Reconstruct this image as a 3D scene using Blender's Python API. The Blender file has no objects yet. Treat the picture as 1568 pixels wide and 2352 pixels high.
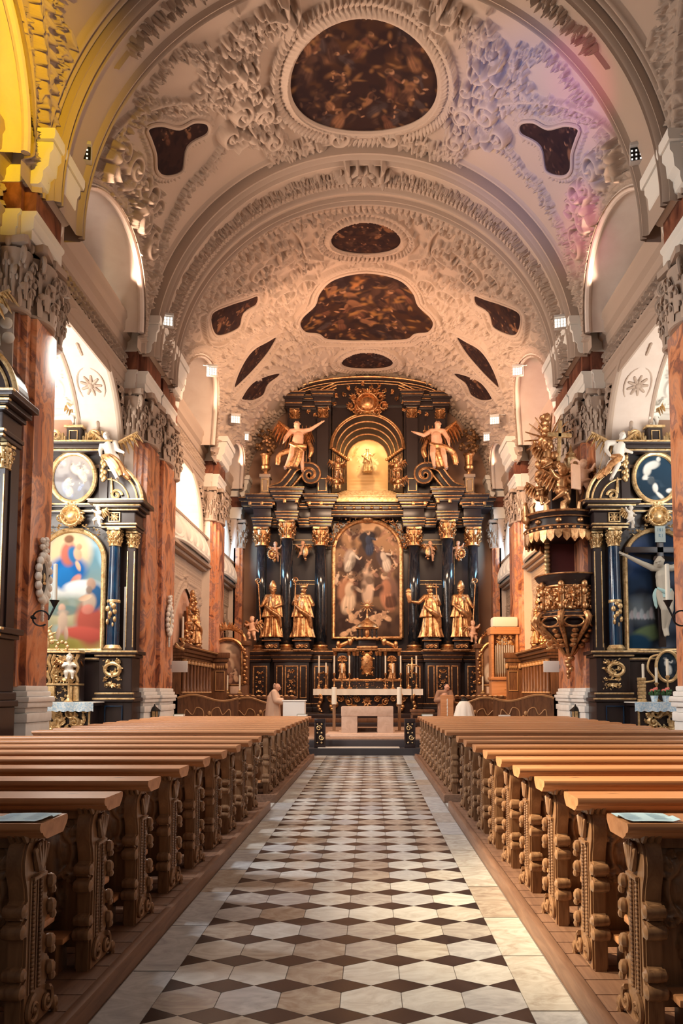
import bpy, bmesh, math, random
import numpy as np
from mathutils import Vector, Matrix, Euler
PI = math.pi
R = math.radians
C = bpy.context.scene.collection

# ---------------------------------------------------------------- camera
EYE = (0.18, 0.0, 1.8)
FPX, PITCH, VPX, VPY = 1750.0, R(4.2), 852.0, 1590.0      # focal length in px of a 1568 x 2352 frame, pitch, vanishing point
PPX, PPY = VPX, VPY - FPX * math.tan(PITCH)
cam = bpy.data.cameras.new('camera')
cam_o = bpy.data.objects.new('camera', cam); C.objects.link(cam_o)
cam_o.location = EYE
cam_o.rotation_euler = (PI / 2 + PITCH, 0, 0)
cam.sensor_fit = 'HORIZONTAL'; cam.sensor_width = 36.0
cam.lens = FPX / 1568 * 36.0
cam.shift_x = (784 - PPX) / 1568
cam.shift_y = (PPY - 1176) / 1568
cam.clip_end = 200
bpy.context.scene.camera = cam_o

# ---------------------------------------------------------------- world, exposure, big lights
sc = bpy.context.scene
sc.view_settings.view_transform = 'Standard'
sc.view_settings.look = 'None'
sc.view_settings.exposure = 0.0
sc.view_settings.gamma = 1.0
sc.view_settings.use_curve_mapping = False
w = bpy.data.worlds.new('world'); sc.world = w; w.use_nodes = True
w.node_tree.nodes['Background'].inputs[0].default_value = (0.95, 0.81, 0.70, 1)
w.node_tree.nodes['Background'].inputs[1].default_value = 0.062
sc.cycles.max_bounces = 5
sc.cycles.diffuse_bounces = 2
sc.cycles.glossy_bounces = 2
sc.cycles.transmission_bounces = 2
sc.cycles.use_denoising = True
sc.cycles.sample_clamp_indirect = 6

def area(name, loc, target, sx, sy, power, col=(1, 1, 1), spread=PI):
    l = bpy.data.lights.new(name, 'AREA'); l.shape = 'RECTANGLE'; l.size = sx; l.size_y = sy
    l.energy = power; l.color = col; l.spread = spread
    o = bpy.data.objects.new(name, l); C.objects.link(o); o.location = loc
    d = Vector(target) - Vector(loc)
    o.rotation_euler = d.to_track_quat('-Z', 'Y').to_euler()
    return o
def spot(name, loc, target, power, ang, col=(1, 1, 1), blend=0.6, size=0.15):
    l = bpy.data.lights.new(name, 'SPOT'); l.energy = power; l.spot_size = R(ang); l.spot_blend = blend
    l.color = col; l.shadow_soft_size = size
    o = bpy.data.objects.new(name, l); C.objects.link(o); o.location = loc
    d = Vector(target) - Vector(loc)
    o.rotation_euler = d.to_track_quat('-Z', 'Y').to_euler()
    return o
DAY = (1.0, 0.95, 0.86)
WARM = (1.0, 0.68, 0.42)
COOL = (0.80, 0.93, 1.0)
# daylight from the near bays' windows, the west end behind the camera, the chapels, the choir galleries; with fill lights added among it
area('west_window_light', (0.0, -9.0, 11.0), (0, 20, 7), 6, 8, 80, (1.0, 0.84, 0.72))
area('left_bay_daylight', (-7.4, 8.0, 7.2), (2.2, 7.6, 0), 1.2, 1.6, 1050, (0.92, 0.96, 1.0))
area('left_bay_daylight', (-6.9, 17.6, 8.5), (3.0, 16.5, 0), 1.6, 4.0, 600, DAY)
spot('warm_left_fill', (-5.2, 7.0, 6.6), (3.3, 6.6, 1.0), 11000, 42, (1.0, 0.80, 0.50), 1.0, .2)  # added spot that warms the right pews, no lamp stands there
spot('bright_left_fill', (-5.2, 4.6, 6.6), (1.85, 4.4, .3), 2000, 28, (1.0, 0.86, 0.62), 1.0, .2)  # added spot that brightens the right border and pew feet
for s in (-1, 1):
    area('chapel_daylight', (s * 10.9, 14.8, 6.6), (s * 7.6, 20.6, 6.0), 2.4, 3.5, 420 if s < 0 else 150, DAY if s < 0 else (0.90, 0.96, 1.0))
    area('chapel_daylight', (s * 9.6, 17.5, 6.5), (s * 9.0, 17.8, 11.0), 2.0, 3.0, 380 if s < 0 else 240, DAY)
    area('gallery_daylight', (s * 7.7, 27.9, 9.3), (0, 30.0, 4.0), 4.0, 1.6, 560, (1.0, 0.80, 0.60))
    area('gallery_daylight', (s * 7.7, 34.2, 8.6), (0, 35.8, 6.0), 2.2, 1.8, 320, (0.30, 0.66, 1.0))  # blue tint added to put blue streaks on the altar columns
    k = 1.0 if s < 0 else 0.5
    for (yy, ln, pw, c_) in ((17.6, 3.6, 150, (1.0, 0.72, 0.54)), (26.9, 3.8, 150, (1.0, 0.62, 0.42)), (34.2, 2.6, 80, (1.0, 0.62, 0.42))):
        area('clerestory_daylight', (s * 6.0, yy, 12.45), (-s * 1.0, yy + .6, 16.5), ln, 0.4, pw * k, c_, R(84))
area('crossing_fill_light', (0.0, 15.0, 11.4), (0, 15.5, 0), 5.0, 9.0, 330, (1.0, 0.84, 0.70), R(150))  # added fill from above for piers, plinths and pew tops
area('choir_vault_fill_light', (0.0, 29.0, 11.0), (0, 28.0, 17.5), 1.2, 5.0, 130, (1.0, 0.60, 0.40))  # added uplight in mid-air that brings out the vault's stucco relief
for s in (-1, 1):
    area('near_bay_daylight', (s * 8.9, 8.5, 5.0), (s * 6.6, 14.0, 2.6), 1.5, 2.5, 240 if s < 0 else 120, COOL)
area('choir_altar_light', (0.0, 24.0, 12.5), (0, 36.0, 6.0), 6.0, 1.5, 1300, (1.0, 0.66, 0.42))  # wide area light in mid-air aimed at the high altar, no fixture
# added coloured spots with no real source, tinting the vault, choir wall and left bay
spot('yellow_light', (-3.5, 7.5, 11.0), (-7.4, 12.6, 13.2), 2600, 60, (1.0, 0.60, 0.0), 0.9)
spot('blue_light', (0.5, 12.5, 11.0), (4.6, 18.3, 16.0), 1500, 44, (0.16, 0.30, 1.0), 0.9)
spot('pink_light', (1.0, 12.5, 11.0), (5.9, 19.2, 13.9), 1300, 17, (1.0, 0.10, 0.30), 0.9)
spot('pink_light', (1.0, 12.0, 11.0), (5.0, 15.8, 15.1), 700, 24, (1.0, 0.10, 0.30), 0.9)
spot('pink_light', (1.0, 20.0, 8.0), (6.5, 26.6, 12.4), 900, 26, (1.0, 0.14, 0.26), 0.9)
spot('orange_light', (1.0, 22.0, 9.0), (6.6, 28.0, 4.5), 5200, 50, (1.0, 0.50, 0.10), 0.9)

# ---------------------------------------------------------------- photo measurements -> points in the building
def _ray(px, py):
    a = (px - PPX) / FPX; b = -(py - PPY) / FPX
    return (a, math.cos(PITCH) - b * math.sin(PITCH), math.sin(PITCH) + b * math.cos(PITCH))
def onY(px, py, Y):
    r = _ray(px, py); t = Y / r[1]
    return (EYE[0] + r[0] * t, EYE[2] + r[2] * t)          # X, Z
def onX(px, py, X):
    r = _ray(px, py); t = (X - EYE[0]) / r[0]
    return (r[1] * t, EYE[2] + r[2] * t)                    # Y, Z
VR, VZ = 6.2, 11.3                                          # barrel vault radius and the height of its axis
def onV(px, py, rad=VR):
    r = _ray(px, py); o = (EYE[0], EYE[2] - VZ)
    a = r[0] ** 2 + r[2] ** 2; b = 2 * (o[0] * r[0] + o[1] * r[2]); c = o[0] ** 2 + o[1] ** 2 - rad * rad
    t = (-b + math.sqrt(b * b - 4 * a * c)) / (2 * a)
    x = o[0] + r[0] * t; z = o[1] + r[2] * t
    return (math.atan2(x, z) * VR, r[1] * t)                # arc length from the crown, Y

# ---------------------------------------------------------------- mesh builder
class MB:
    def __init__(s):
        s.v = []; s.f = []; s.m = []; s.n = 0; s.cur = 0
    def add(s, vs, fs):
        vs = np.asarray(vs, float).reshape(-1, 3)
        b = s.n; s.v.append(vs); s.n += len(vs)
        for f in fs: s.f.append([i + b for i in f]); s.m.append(s.cur)
        return s
    def addq(s, vs, q):                                      # q: int array (n,4)
        vs = np.asarray(vs, float).reshape(-1, 3); b = s.n
        s.v.append(vs); s.n += len(vs)
        s.f.extend((np.asarray(q) + b).tolist()); s.m.extend([s.cur] * len(q))
        return s
    def box(s, x0, x1, y0, y1, z0, z1):
        if x0 > x1: x0, x1 = x1, x0
        return s.add([(x0,y0,z0),(x1,y0,z0),(x1,y1,z0),(x0,y1,z0),(x0,y0,z1),(x1,y0,z1),(x1,y1,z1),(x0,y1,z1)],
              [(0,3,2,1),(4,5,6,7),(0,1,5,4),(1,2,6,5),(2,3,7,6),(3,0,4,7)])
    def bbox(s, x0, x1, y0, y1, z0, z1, b=0.01):             # box with chamfered edges
        if x0 > x1: x0, x1 = x1, x0
        bm = bmesh.new(); bmesh.ops.create_cube(bm, size=1)
        for v in bm.verts: v.co = ((x0+x1)/2+v.co.x*(x1-x0), (y0+y1)/2+v.co.y*(y1-y0), (z0+z1)/2+v.co.z*(z1-z0))
        bmesh.ops.bevel(bm, geom=bm.edges[:], offset=b, segments=2, affect='EDGES', profile=0.6)
        bm.verts.index_update()
        s.add([v.co[:] for v in bm.verts], [[v.index for v in f.verts] for f in bm.faces]); bm.free(); return s
    def prism(s, poly, fn, a, b):                            # poly [(p,q)], fn(p,q,t) -> xyz, extruded t = a..b
        n = len(poly)
        vs = [fn(p, q, a) for p, q in poly] + [fn(p, q, b) for p, q in poly]
        fs = [(i, (i+1) % n, n+(i+1) % n, n+i) for i in range(n)] + [list(range(n))[::-1], [n+i for i in range(n)]]
        return s.add(vs, fs)
    def loft(s, rings, cap=True, closed=True):
        n = len(rings[0]); k = len(rings); vs = np.array(rings, float).reshape(-1, 3)
        q = []
        for i in range(k-1):
            for j in range(n if closed else n-1):
                j2 = (j+1) % n
                q.append((i*n+j, i*n+j2, (i+1)*n+j2, (i+1)*n+j))
        fs = [list(x) for x in q]
        if cap and closed:
            fs.append(list(range(n))[::-1]); fs.append([(k-1)*n+j for j in range(n)])
        return s.add(vs, fs)
    def lathe(s, prof, c=(0,0,0), n=24, a0=0, a1=2*PI, mod=None, sy=1.0):   # prof [(r,z)]
        full = abs(a1-a0-2*PI) < 1e-6
        m = n if full else n+1
        rings = []
        for i, (r, z) in enumerate(prof):
            ring = []
            for j in range(m):
                a = a0+(a1-a0)*j/n
                rr = max(r, 1e-4)*(mod(a, z) if mod else 1)
                ring.append((c[0]+rr*math.cos(a), c[1]+rr*math.sin(a)*sy, c[2]+z))
            rings.append(ring)
        return s.loft(rings, cap=full, closed=full)
    def tube(s, pts, r, n=8, cap=True, flat=1.0):
        pts = [Vector(p) for p in pts]; k = len(pts)
        if not hasattr(r, '__len__'): r = [r]*k
        rings = []; up = Vector((0, 0, 1)); prev = None
        for i, p in enumerate(pts):
            t = (pts[min(i+1, k-1)]-pts[max(i-1, 0)])
            if t.length < 1e-9: t = Vector((0, 0, 1))
            t.normalize()
            if prev is None:
                ref = up if abs(t.z) < 0.9 else Vector((1, 0, 0))
                u = t.cross(ref).normalized()
            else:
                u = (prev - t*prev.dot(t))
                u = u.normalized() if u.length > 1e-6 else t.orthogonal().normalized()
            prev = u; w_ = t.cross(u)
            rings.append([(p+u*r[i]*math.cos(a)+w_*r[i]*flat*math.sin(a))[:] for a in [2*PI*j/n for j in range(n)]])
        return s.loft(rings, cap)
    def ell(s, c, rad, rot=None, n=10, m=6):
        vs = []
        M = rot.to_matrix() if isinstance(rot, Euler) else (rot if rot is not None else Matrix.Identity(3))
        for i in range(m+1):
            ph = PI*i/m
            if i in (0, m):
                vs.append((0, 0, rad[2]*math.cos(ph)))
            else:
                for j in range(n):
                    a = 2*PI*j/n
                    vs.append((rad[0]*math.sin(ph)*math.cos(a), rad[1]*math.sin(ph)*math.sin(a), rad[2]*math.cos(ph)))
        V = np.array(vs) @ np.array(M).T + np.array(c)
        fs = []
        for j in range(n): fs.append((0, 1+j, 1+(j+1) % n))
        for i in range(m-2):
            for j in range(n):
                a = 1+i*n+j; b = 1+i*n+(j+1) % n
                fs.append((a, a+n, b+n, b))
        last = len(vs)-1; o = 1+(m-2)*n
        for j in range(n): fs.append((last, o+(j+1) % n, o+j))
        return s.add(V, fs)
    def cap(s, p0, p1, r0, r1, n=10):                         # tapered capsule
        p0 = Vector(p0); p1 = Vector(p1); d = (p1-p0); L = d.length; d = d/max(L, 1e-6)
        pts = []; rr = []
        for i in range(4):
            a = PI/2*(1-i/3); pts.append(p0-d*r0*math.sin(a)); rr.append(max(r0*math.cos(a), 0.002))
        for i in range(4):
            a = PI/2*i/3; pts.append(p1+d*r1*math.sin(a)); rr.append(max(r1*math.cos(a), 0.002))
        return s.tube(pts, rr, n)
    def join(s, o, M=None):
        for k, vs in enumerate(o.v): pass
        V = np.concatenate(o.v) if o.v else np.zeros((0, 3))
        if M is not None:
            Mn = np.array(M); V = V @ Mn[:3, :3].T + Mn[:3, 3]
        b = s.n; s.v.append(V); s.n += len(V)
        s.f.extend([[i+b for i in f] for f in o.f]); s.m.extend(o.m if len(o.m) else [])
        return s
    def mesh(s, name, mats, smooth=False):
        me = bpy.data.meshes.new(name)
        V = np.concatenate(s.v) if s.v else np.zeros((0, 3))
        me.from_pydata(V.tolist(), [], s.f)
        if not isinstance(mats, (list, tuple)): mats = [mats]
        for m in mats: me.materials.append(m)
        if len(mats) > 1: me.polygons.foreach_set('material_index', np.array(s.m, np.int32))
        if smooth:
            me.polygons.foreach_set('use_smooth', np.ones(len(me.polygons), bool))
            if smooth != 'all':
                try: me.set_sharp_from_angle(angle=R(38))
                except Exception: pass
        me.update()
        return me

def fixn(me):
    bm = bmesh.new(); bm.from_mesh(me); bmesh.ops.recalc_face_normals(bm, faces=bm.faces[:]); bm.to_mesh(me); bm.free(); return me

def obj(name, mb, mats=None, parent=None, smooth=True, loc=None):
    me = mb.mesh(name, mats, smooth) if isinstance(mb, MB) else mb
    o = bpy.data.objects.new(name, me); C.objects.link(o)
    if parent is not None: o.parent = parent
    if loc is not None: o.location = loc
    return o
def tag(o, label, cat, group=None, kind=None):
    if label: o['label'] = label
    if cat: o['category'] = cat
    if group: o['group'] = group
    if kind: o['kind'] = kind
    return o
def thing(name, label, cat, loc=(0, 0, 0), rotz=0, group=None):
    o = bpy.data.objects.new(name, None); C.objects.link(o)
    o.location = loc; o.rotation_euler = (0, 0, rotz); o.empty_display_size = 0.1
    return tag(o, label, cat, group)
def struct(name, mb, mats, smooth=True, parent=None):
    o = obj(name, mb, mats, parent, smooth)
    if parent is None: o['kind'] = 'structure'
    return o
KIDS = {}
def dup(root, label=None, loc=None, rotz=None, scale=None, group=None):
    r = root.copy(); C.objects.link(r)
    if loc is not None: r.location = loc
    if rotz is not None: r.rotation_euler = (0, 0, rotz)
    if scale is not None: r.scale = scale
    if label: r['label'] = label
    if group: r['group'] = group
    if root.name not in KIDS: KIDS[root.name] = [(c, list(c.children)) for c in root.children]
    for ch, gs in KIDS[root.name]:
        c = ch.copy(); C.objects.link(c); c.parent = r
        for g in gs:
            d = g.copy(); C.objects.link(d); d.parent = c
    return r

# ---------------------------------------------------------------- materials
def mat(name, col, rough=0.6, metal=0.0, bump=None, var=None, spec=0.5, coat=0.0, emit=None):
    m = bpy.data.materials.new(name); m.use_nodes = True
    nt = m.node_tree; b = nt.nodes['Principled BSDF']
    b.inputs['Base Color'].default_value = (*col, 1); b.inputs['Roughness'].default_value = rough
    b.inputs['Metallic'].default_value = metal; b.inputs['Specular IOR Level'].default_value = spec
    if coat: b.inputs['Coat Weight'].default_value = coat; b.inputs['Coat Roughness'].default_value = 0.12
    if emit: b.inputs['Emission Color'].default_value = (*emit[0], 1); b.inputs['Emission Strength'].default_value = emit[1]
    if var or bump: tc = nt.nodes.new('ShaderNodeTexCoord')
    if var:                                                   # (scale, colour2, distortion, stretch xyz, lo, hi)
        sc_, c2, dis, st, lo, hi = var
        mp = nt.nodes.new('ShaderNodeMapping'); mp.inputs['Scale'].default_value = st
        nz = nt.nodes.new('ShaderNodeTexNoise'); nz.inputs['Scale'].default_value = sc_; nz.inputs['Detail'].default_value = 6
        nz.inputs['Distortion'].default_value = dis; nz.inputs['Roughness'].default_value = 0.6
        rp = nt.nodes.new('ShaderNodeValToRGB')
        rp.color_ramp.elements[0].position = lo; rp.color_ramp.elements[0].color = (*col, 1)
        rp.color_ramp.elements[1].position = hi; rp.color_ramp.elements[1].color = (*c2, 1)
        nt.links.new(tc.outputs['Object'], mp.inputs[0]); nt.links.new(mp.outputs[0], nz.inputs['Vector'])
        nt.links.new(nz.outputs['Fac'], rp.inputs[0]); nt.links.new(rp.outputs[0], b.inputs['Base Color'])
        m['ramp'] = rp.name
    if bump:
        nz2 = nt.nodes.new('ShaderNodeTexNoise'); nz2.inputs['Scale'].default_value = bump[0]; nz2.inputs['Detail'].default_value = 4
        bp = nt.nodes.new('ShaderNodeBump'); bp.inputs['Strength'].default_value = bump[1]; bp.inputs['Distance'].default_value = bump[2]
        nt.links.new(tc.outputs['Object'], nz2.inputs['Vector'])
        nt.links.new(nz2.outputs['Fac'], bp.inputs['Height']); nt.links.new(bp.outputs[0], b.inputs['Normal'])
    return m
def more_stops(m, stops):
    rp = m.node_tree.nodes[m['ramp']]
    for p, c in stops:
        e = rp.color_ramp.elements.new(p); e.color = (*c, 1)
M = {}
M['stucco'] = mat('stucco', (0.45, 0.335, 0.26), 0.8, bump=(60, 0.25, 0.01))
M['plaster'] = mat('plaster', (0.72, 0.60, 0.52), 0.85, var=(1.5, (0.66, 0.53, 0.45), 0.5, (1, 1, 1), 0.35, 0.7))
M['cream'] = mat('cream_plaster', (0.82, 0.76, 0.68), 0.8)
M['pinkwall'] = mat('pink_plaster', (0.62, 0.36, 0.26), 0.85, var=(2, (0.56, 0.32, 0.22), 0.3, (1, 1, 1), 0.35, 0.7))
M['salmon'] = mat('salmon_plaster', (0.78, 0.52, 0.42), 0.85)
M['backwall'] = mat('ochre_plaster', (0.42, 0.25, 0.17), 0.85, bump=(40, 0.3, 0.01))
M['marble_red'] = mat('red_marble', (0.42, 0.14, 0.07), 0.32, var=(1.25, (0.74, 0.42, 0.30), 1.1, (1, 1, 0.62), 0.33, 0.68))
more_stops(M['marble_red'], [(0.41, (0.20, 0.075, 0.055)), (0.45, (0.62, 0.23, 0.10)), (0.51, (0.70, 0.31, 0.16)), (0.555, (0.34, 0.17, 0.14)), (0.60, (0.66, 0.29, 0.17))])
M['marble_dark'] = mat('dark_red_marble', (0.10, 0.03, 0.02), 0.3, var=(1.6, (0.36, 0.13, 0.07), 2.0, (1, 1, 0.5), 0.36, 0.68))
M['plinth'] = mat('pale_stone', (0.86, 0.83, 0.79), 0.6, var=(2.5, (0.78, 0.74, 0.69), 1.0, (1, 1, 1), 0.4, 0.7))
M['black'] = mat('black_wood', (0.030, 0.019, 0.019), 0.28, bump=(25, 0.08, 0.01))
M['blackcol'] = mat('black_marble', (0.012, 0.014, 0.020), 0.12, var=(3, (0.03, 0.035, 0.045), 2.0, (1, 1, 0.4), 0.45, 0.75), coat=0.4)
M['bluecol'] = mat('black_marble_blue_reflection', (0.004, 0.020, 0.055), 0.12, var=(3, (0.010, 0.055, 0.12), 2.0, (1, 1, 0.4), 0.45, 0.75), coat=0.4)  # black columns, blue of the window reflections put into the base colour
M['gold'] = mat('gilding', (0.80, 0.46, 0.22), 0.36, 0.85, var=(7, (0.30, 0.115, 0.04), 0.8, (1, 1, 1), 0.38, 0.68), bump=(45, 0.25, 0.01))  # dark patches in the colour add the contrast of shaded folds
M['goldpale'] = mat('pale_gilding', (0.82, 0.60, 0.32), 0.38, 0.6, var=(9, (0.45, 0.26, 0.10), 0.8, (1, 1, 1), 0.40, 0.68), bump=(45, 0.25, 0.01))
M['flesh'] = mat('painted_flesh', (0.78, 0.46, 0.30), 0.5, var=(5, (0.66, 0.36, 0.22), 0.4, (1, 1, 1), 0.4, 0.7))
M['white_fig'] = mat('white_figure', (0.80, 0.74, 0.66), 0.55)
M['pine'] = mat('pine_wood', (0.66, 0.31, 0.145), 0.34, var=(2.2, (0.44, 0.18, 0.07), 1.2, (0.12, 5, 5), 0.36, 0.74), bump=(30, 0.1, 0.005))
_nt = M['pine'].node_tree; _b = _nt.nodes['Principled BSDF']                  # dark knots in the planks
_tc = _nt.nodes.new('ShaderNodeTexCoord'); _mp = _nt.nodes.new('ShaderNodeMapping'); _mp.inputs['Scale'].default_value = (.8, 2.6, 2.6)
_vo = _nt.nodes.new('ShaderNodeTexVoronoi'); _vo.inputs['Scale'].default_value = 3.2
_rp = _nt.nodes.new('ShaderNodeValToRGB'); _rp.color_ramp.elements[0].position = .05; _rp.color_ramp.elements[0].color = (.16, .10, .08, 1); _rp.color_ramp.elements[1].position = .13; _rp.color_ramp.elements[1].color = (1, 1, 1, 1)
_mx = _nt.nodes.new('ShaderNodeMix'); _mx.data_type = 'RGBA'; _mx.blend_type = 'MULTIPLY'; _mx.inputs[0].default_value = 1
_nt.links.new(_tc.outputs['Object'], _mp.inputs[0]); _nt.links.new(_mp.outputs[0], _vo.inputs['Vector']); _nt.links.new(_vo.outputs['Distance'], _rp.inputs[0])
_src = _b.inputs['Base Color'].links[0].from_socket; _nt.links.new(_src, _mx.inputs[6]); _nt.links.new(_rp.outputs[0], _mx.inputs[7]); _nt.links.new(_mx.outputs[2], _b.inputs['Base Color'])
M['carved'] = mat('carved_oak', (0.38, 0.205, 0.105), 0.30, var=(4, (0.15, 0.068, 0.033), 1.4, (3, 3, 0.35), 0.36, 0.7), bump=(40, 0.15, 0.005))
M['stall'] = mat('walnut', (0.20, 0.085, 0.035), 0.4, var=(3, (0.085, 0.032, 0.015), 1.2, (3, 3, 0.5), 0.36, 0.7))
M['stallgold'] = mat('inlay', (0.46, 0.25, 0.11), 0.4)
M['platform'] = mat('platform_wood', (0.26, 0.135, 0.08), 0.5, var=(4, (0.15, 0.07, 0.04), 1.0, (4, 0.4, 4), 0.36, 0.7))
M['paper'] = mat('paper', (0.55, 0.78, 0.92), 0.7)
M['ink'] = mat('printing_ink', (0.18, 0.32, 0.45), 0.7)
M['cloth'] = mat('white_linen', (0.82, 0.78, 0.72), 0.85, bump=(120, 0.2, 0.004))
M['lace'] = mat('blue_white_lace', (0.42, 0.62, 0.80), 0.8, var=(22, (0.80, 0.86, 0.90), 0.6, (1, 1, 1), 0.44, 0.56))
M['wax'] = mat('candle_wax', (0.88, 0.80, 0.66), 0.5)
M['iron'] = mat('black_iron', (0.02, 0.018, 0.018), 0.4, 0.6)
M['steel'] = mat('painted_metal', (0.55, 0.50, 0.46), 0.5)
M['white_paint'] = mat('white_paint', (0.80, 0.78, 0.75), 0.5)
M['led'] = mat('lamp_lens', (1, 1, 1), 0.5, emit=((1.0, 0.93, 0.80), 2.2))
M['led_dim'] = mat('lamp_lens_dim', (0.6, 0.6, 0.6), 0.3, emit=((1.0, 0.97, 0.92), 0.9))
M['window_high'] = mat('lunette_glass', (0.8, 0.7, 0.6), 0.5, emit=((1.0, 0.80, 0.64), 0.45))
M['window'] = mat('bright_window_glass', (0.9, 0.9, 0.85), 0.4, emit=((1.0, 0.94, 0.82), 1.15))
M['stone'] = mat('altar_stone', (0.66, 0.46, 0.35), 0.6, var=(6, (0.56, 0.37, 0.27), 0.6, (1, 1, 1), 0.4, 0.65))
M['glow'] = mat('lit_niche', (0.92, 0.66, 0.36), 0.7)
M['alb'] = mat('alb_cloth', (0.72, 0.50, 0.37), 0.9)
M['skin'] = mat('skin', (0.62, 0.33, 0.22), 0.55)
M['hair'] = mat('grey_hair', (0.42, 0.27, 0.20), 0.8)
M['darkhair'] = mat('dark_hair', (0.05, 0.03, 0.025), 0.8)
M['green'] = mat('green_cloth', (0.05, 0.14, 0.10), 0.7)
M['flower'] = mat('red_flower', (0.75, 0.20, 0.16), 0.6)
M['leafgreen'] = mat('green_leaf', (0.06, 0.14, 0.05), 0.6)
M['bluepaint'] = mat('blue_altar_paint', (0.01, 0.16, 0.32), 0.35)
def art_material(name, rough=0.55):
    m = bpy.data.materials.new(name); m.use_nodes = True
    b = m.node_tree.nodes['Principled BSDF']; a = m.node_tree.nodes.new('ShaderNodeAttribute'); a.attribute_name = 'paint'
    m.node_tree.links.new(a.outputs['Color'], b.inputs['Base Color']); b.inputs['Roughness'].default_value = rough
    b.inputs['Specular IOR Level'].default_value = 0.08
    return m
M['art'] = art_material('oil_paint')
M['fresco'] = art_material('fresco_paint', 0.8)
# ---------------------------------------------------------------- carved relief: a height field stamped with leaves, beads, scrolls
class Relief:
    def __init__(s, u0, u1, v0, v1, res):
        s.u0, s.v0, s.res = u0, v0, res
        s.nu = max(2, int(round((u1-u0)/res))+1); s.nv = max(2, int(round((v1-v0)/res))+1)
        s.U = np.linspace(u0, u1, s.nu); s.V = np.linspace(v0, v1, s.nv)
        s.du = s.U[1]-s.U[0]; s.dv = s.V[1]-s.V[0]
        s.H = np.zeros((s.nu, s.nv)); s.keep = None; s.rng = random.Random(7)
    def win(s, cu, cv, r):
        i0 = max(0, int((cu-r-s.u0)/s.du)); i1 = min(s.nu, int((cu+r-s.u0)/s.du)+2)
        j0 = max(0, int((cv-r-s.v0)/s.dv)); j1 = min(s.nv, int((cv+r-s.v0)/s.dv)+2)
        if i0 >= i1 or j0 >= j1: return None
        return slice(i0, i1), slice(j0, j1)
    def _loc(s, cu, cv, r, ang):
        w_ = s.win(cu, cv, r)
        if w_ is None: return None
        dx = s.U[w_[0]][:, None]-cu; dy = s.V[w_[1]][None, :]-cv
        c, n = math.cos(ang), math.sin(ang)
        return w_, dx*c+dy*n, -dx*n+dy*c
    def ell(s, cu, cv, a, b, ang, ht, base=0.0):
        L = s._loc(cu, cv, max(a, b), ang)
        if L is None: return
        w_, x, y = L; q = 1-(x/a)**2-(y/b)**2
        s.H[w_] = np.maximum(s.H[w_], np.where(q > 0, base+ht*np.sqrt(np.clip(q, 0, 1)), 0))
    def leaf(s, cu, cv, ln, wd, ang, ht):                     # grows from (cu,cv) along ang
        mu, mv = cu+math.cos(ang)*ln/2, cv+math.sin(ang)*ln/2
        L = s._loc(mu, mv, ln/2+0.01, ang)
        if L is None: return
        w_, x, y = L; t = np.clip((x/ln)+0.5, 0, 1)
        wid = wd*np.sin(PI*np.clip(t, 0, 1)**0.8)+1e-4
        q = 1-(y/wid)**2
        v = ht*np.sqrt(np.clip(q, 0, 1))*(0.45+0.55*t)*(0.72+0.28*np.minimum(np.abs(y)/(0.35*wid), 1))
        s.H[w_] = np.maximum(s.H[w_], np.where((q > 0) & (np.abs(x) < ln/2), v, 0))
    def stroke(s, pts, wd, ht, round_=True):
        for (a, b) in zip(pts[:-1], pts[1:]):
            d = math.hypot(b[0]-a[0], b[1]-a[1])
            if d < 1e-6: continue
            ang = math.atan2(b[1]-a[1], b[0]-a[0]); mu, mv = (a[0]+b[0])/2, (a[1]+b[1])/2
            L = s._loc(mu, mv, d/2+wd, ang)
            if L is None: continue
            w_, x, y = L; ex = np.maximum(np.abs(x)-d/2, 0)
            q = 1-(ex*ex+y*y)/(wd*wd)
            v = ht*np.sqrt(np.clip(q, 0, 1)) if round_ else ht*(q > 0)
            s.H[w_] = np.maximum(s.H[w_], np.where(q > 0, v, 0))
    def clear(s, poly):
        Ug, Vg = np.meshgrid(s.U, s.V, indexing='ij'); s.H[inside(Ug, Vg, poly)] = 0
    def scroll(s, cu, cv, r, ang, turns, wd, ht, sgn=1):
        n = int(14*turns)+6; pts = []
        for i in range(n+1):
            t = i/n; a = ang+sgn*2*PI*turns*t; rr = r*(1-0.85*t)
            pts.append((cu+rr*math.cos(a), cv+rr*math.sin(a)))
        s.stroke(pts, wd, ht)
        s.ell(cu, cv, r*0.25, r*0.25, 0, ht*1.3)
    def rosette(s, cu, cv, r, ht, n=6):
        for k in range(n): s.leaf(cu, cv, r, r*0.3, 2*PI*k/n+0.2, ht)
        s.ell(cu, cv, r*0.3, r*0.3, 0, ht*1.25)
    def acanthus(s, cu, cv, size, ang, ht, n=5, fan=1.1):
        for k in range(n):
            t = k/(n-1)-0.5
            s.leaf(cu, cv, size*(1-0.5*abs(t)*1.3), size*0.17, ang+t*2*fan, ht)
    def beads(s, pts, r, ht, gap=2.2, stretch=1.0):
        for (u, v, a) in walk(pts, r*gap): s.ell(u, v, r*stretch, r, a, ht)
    def garland(s, pts, wd, ht, dens=1.0):
        rg = s.rng
        for (u, v, a) in walk(pts, wd*0.62/dens):
            k = 0.75+0.5*abs(math.sin(u*4.1+v*5.3))
            for q in range(3):
                o = rg.uniform(-1, 1)*wd*0.8*k
                x, y = u-math.sin(a)*o+rg.uniform(-.3, .3)*wd, v+math.cos(a)*o
                if rg.random() < 0.45: s.leaf(x, y, wd*rg.uniform(0.6, 0.95), wd*0.26, a+rg.uniform(-1.6, 1.6), ht*rg.uniform(0.6, 1))
                else: z = wd*rg.uniform(.18, .34); s.ell(x, y, z, z*rg.uniform(.7, 1), a+rg.uniform(-1, 1), ht*rg.uniform(0.55, 1.1))
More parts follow.
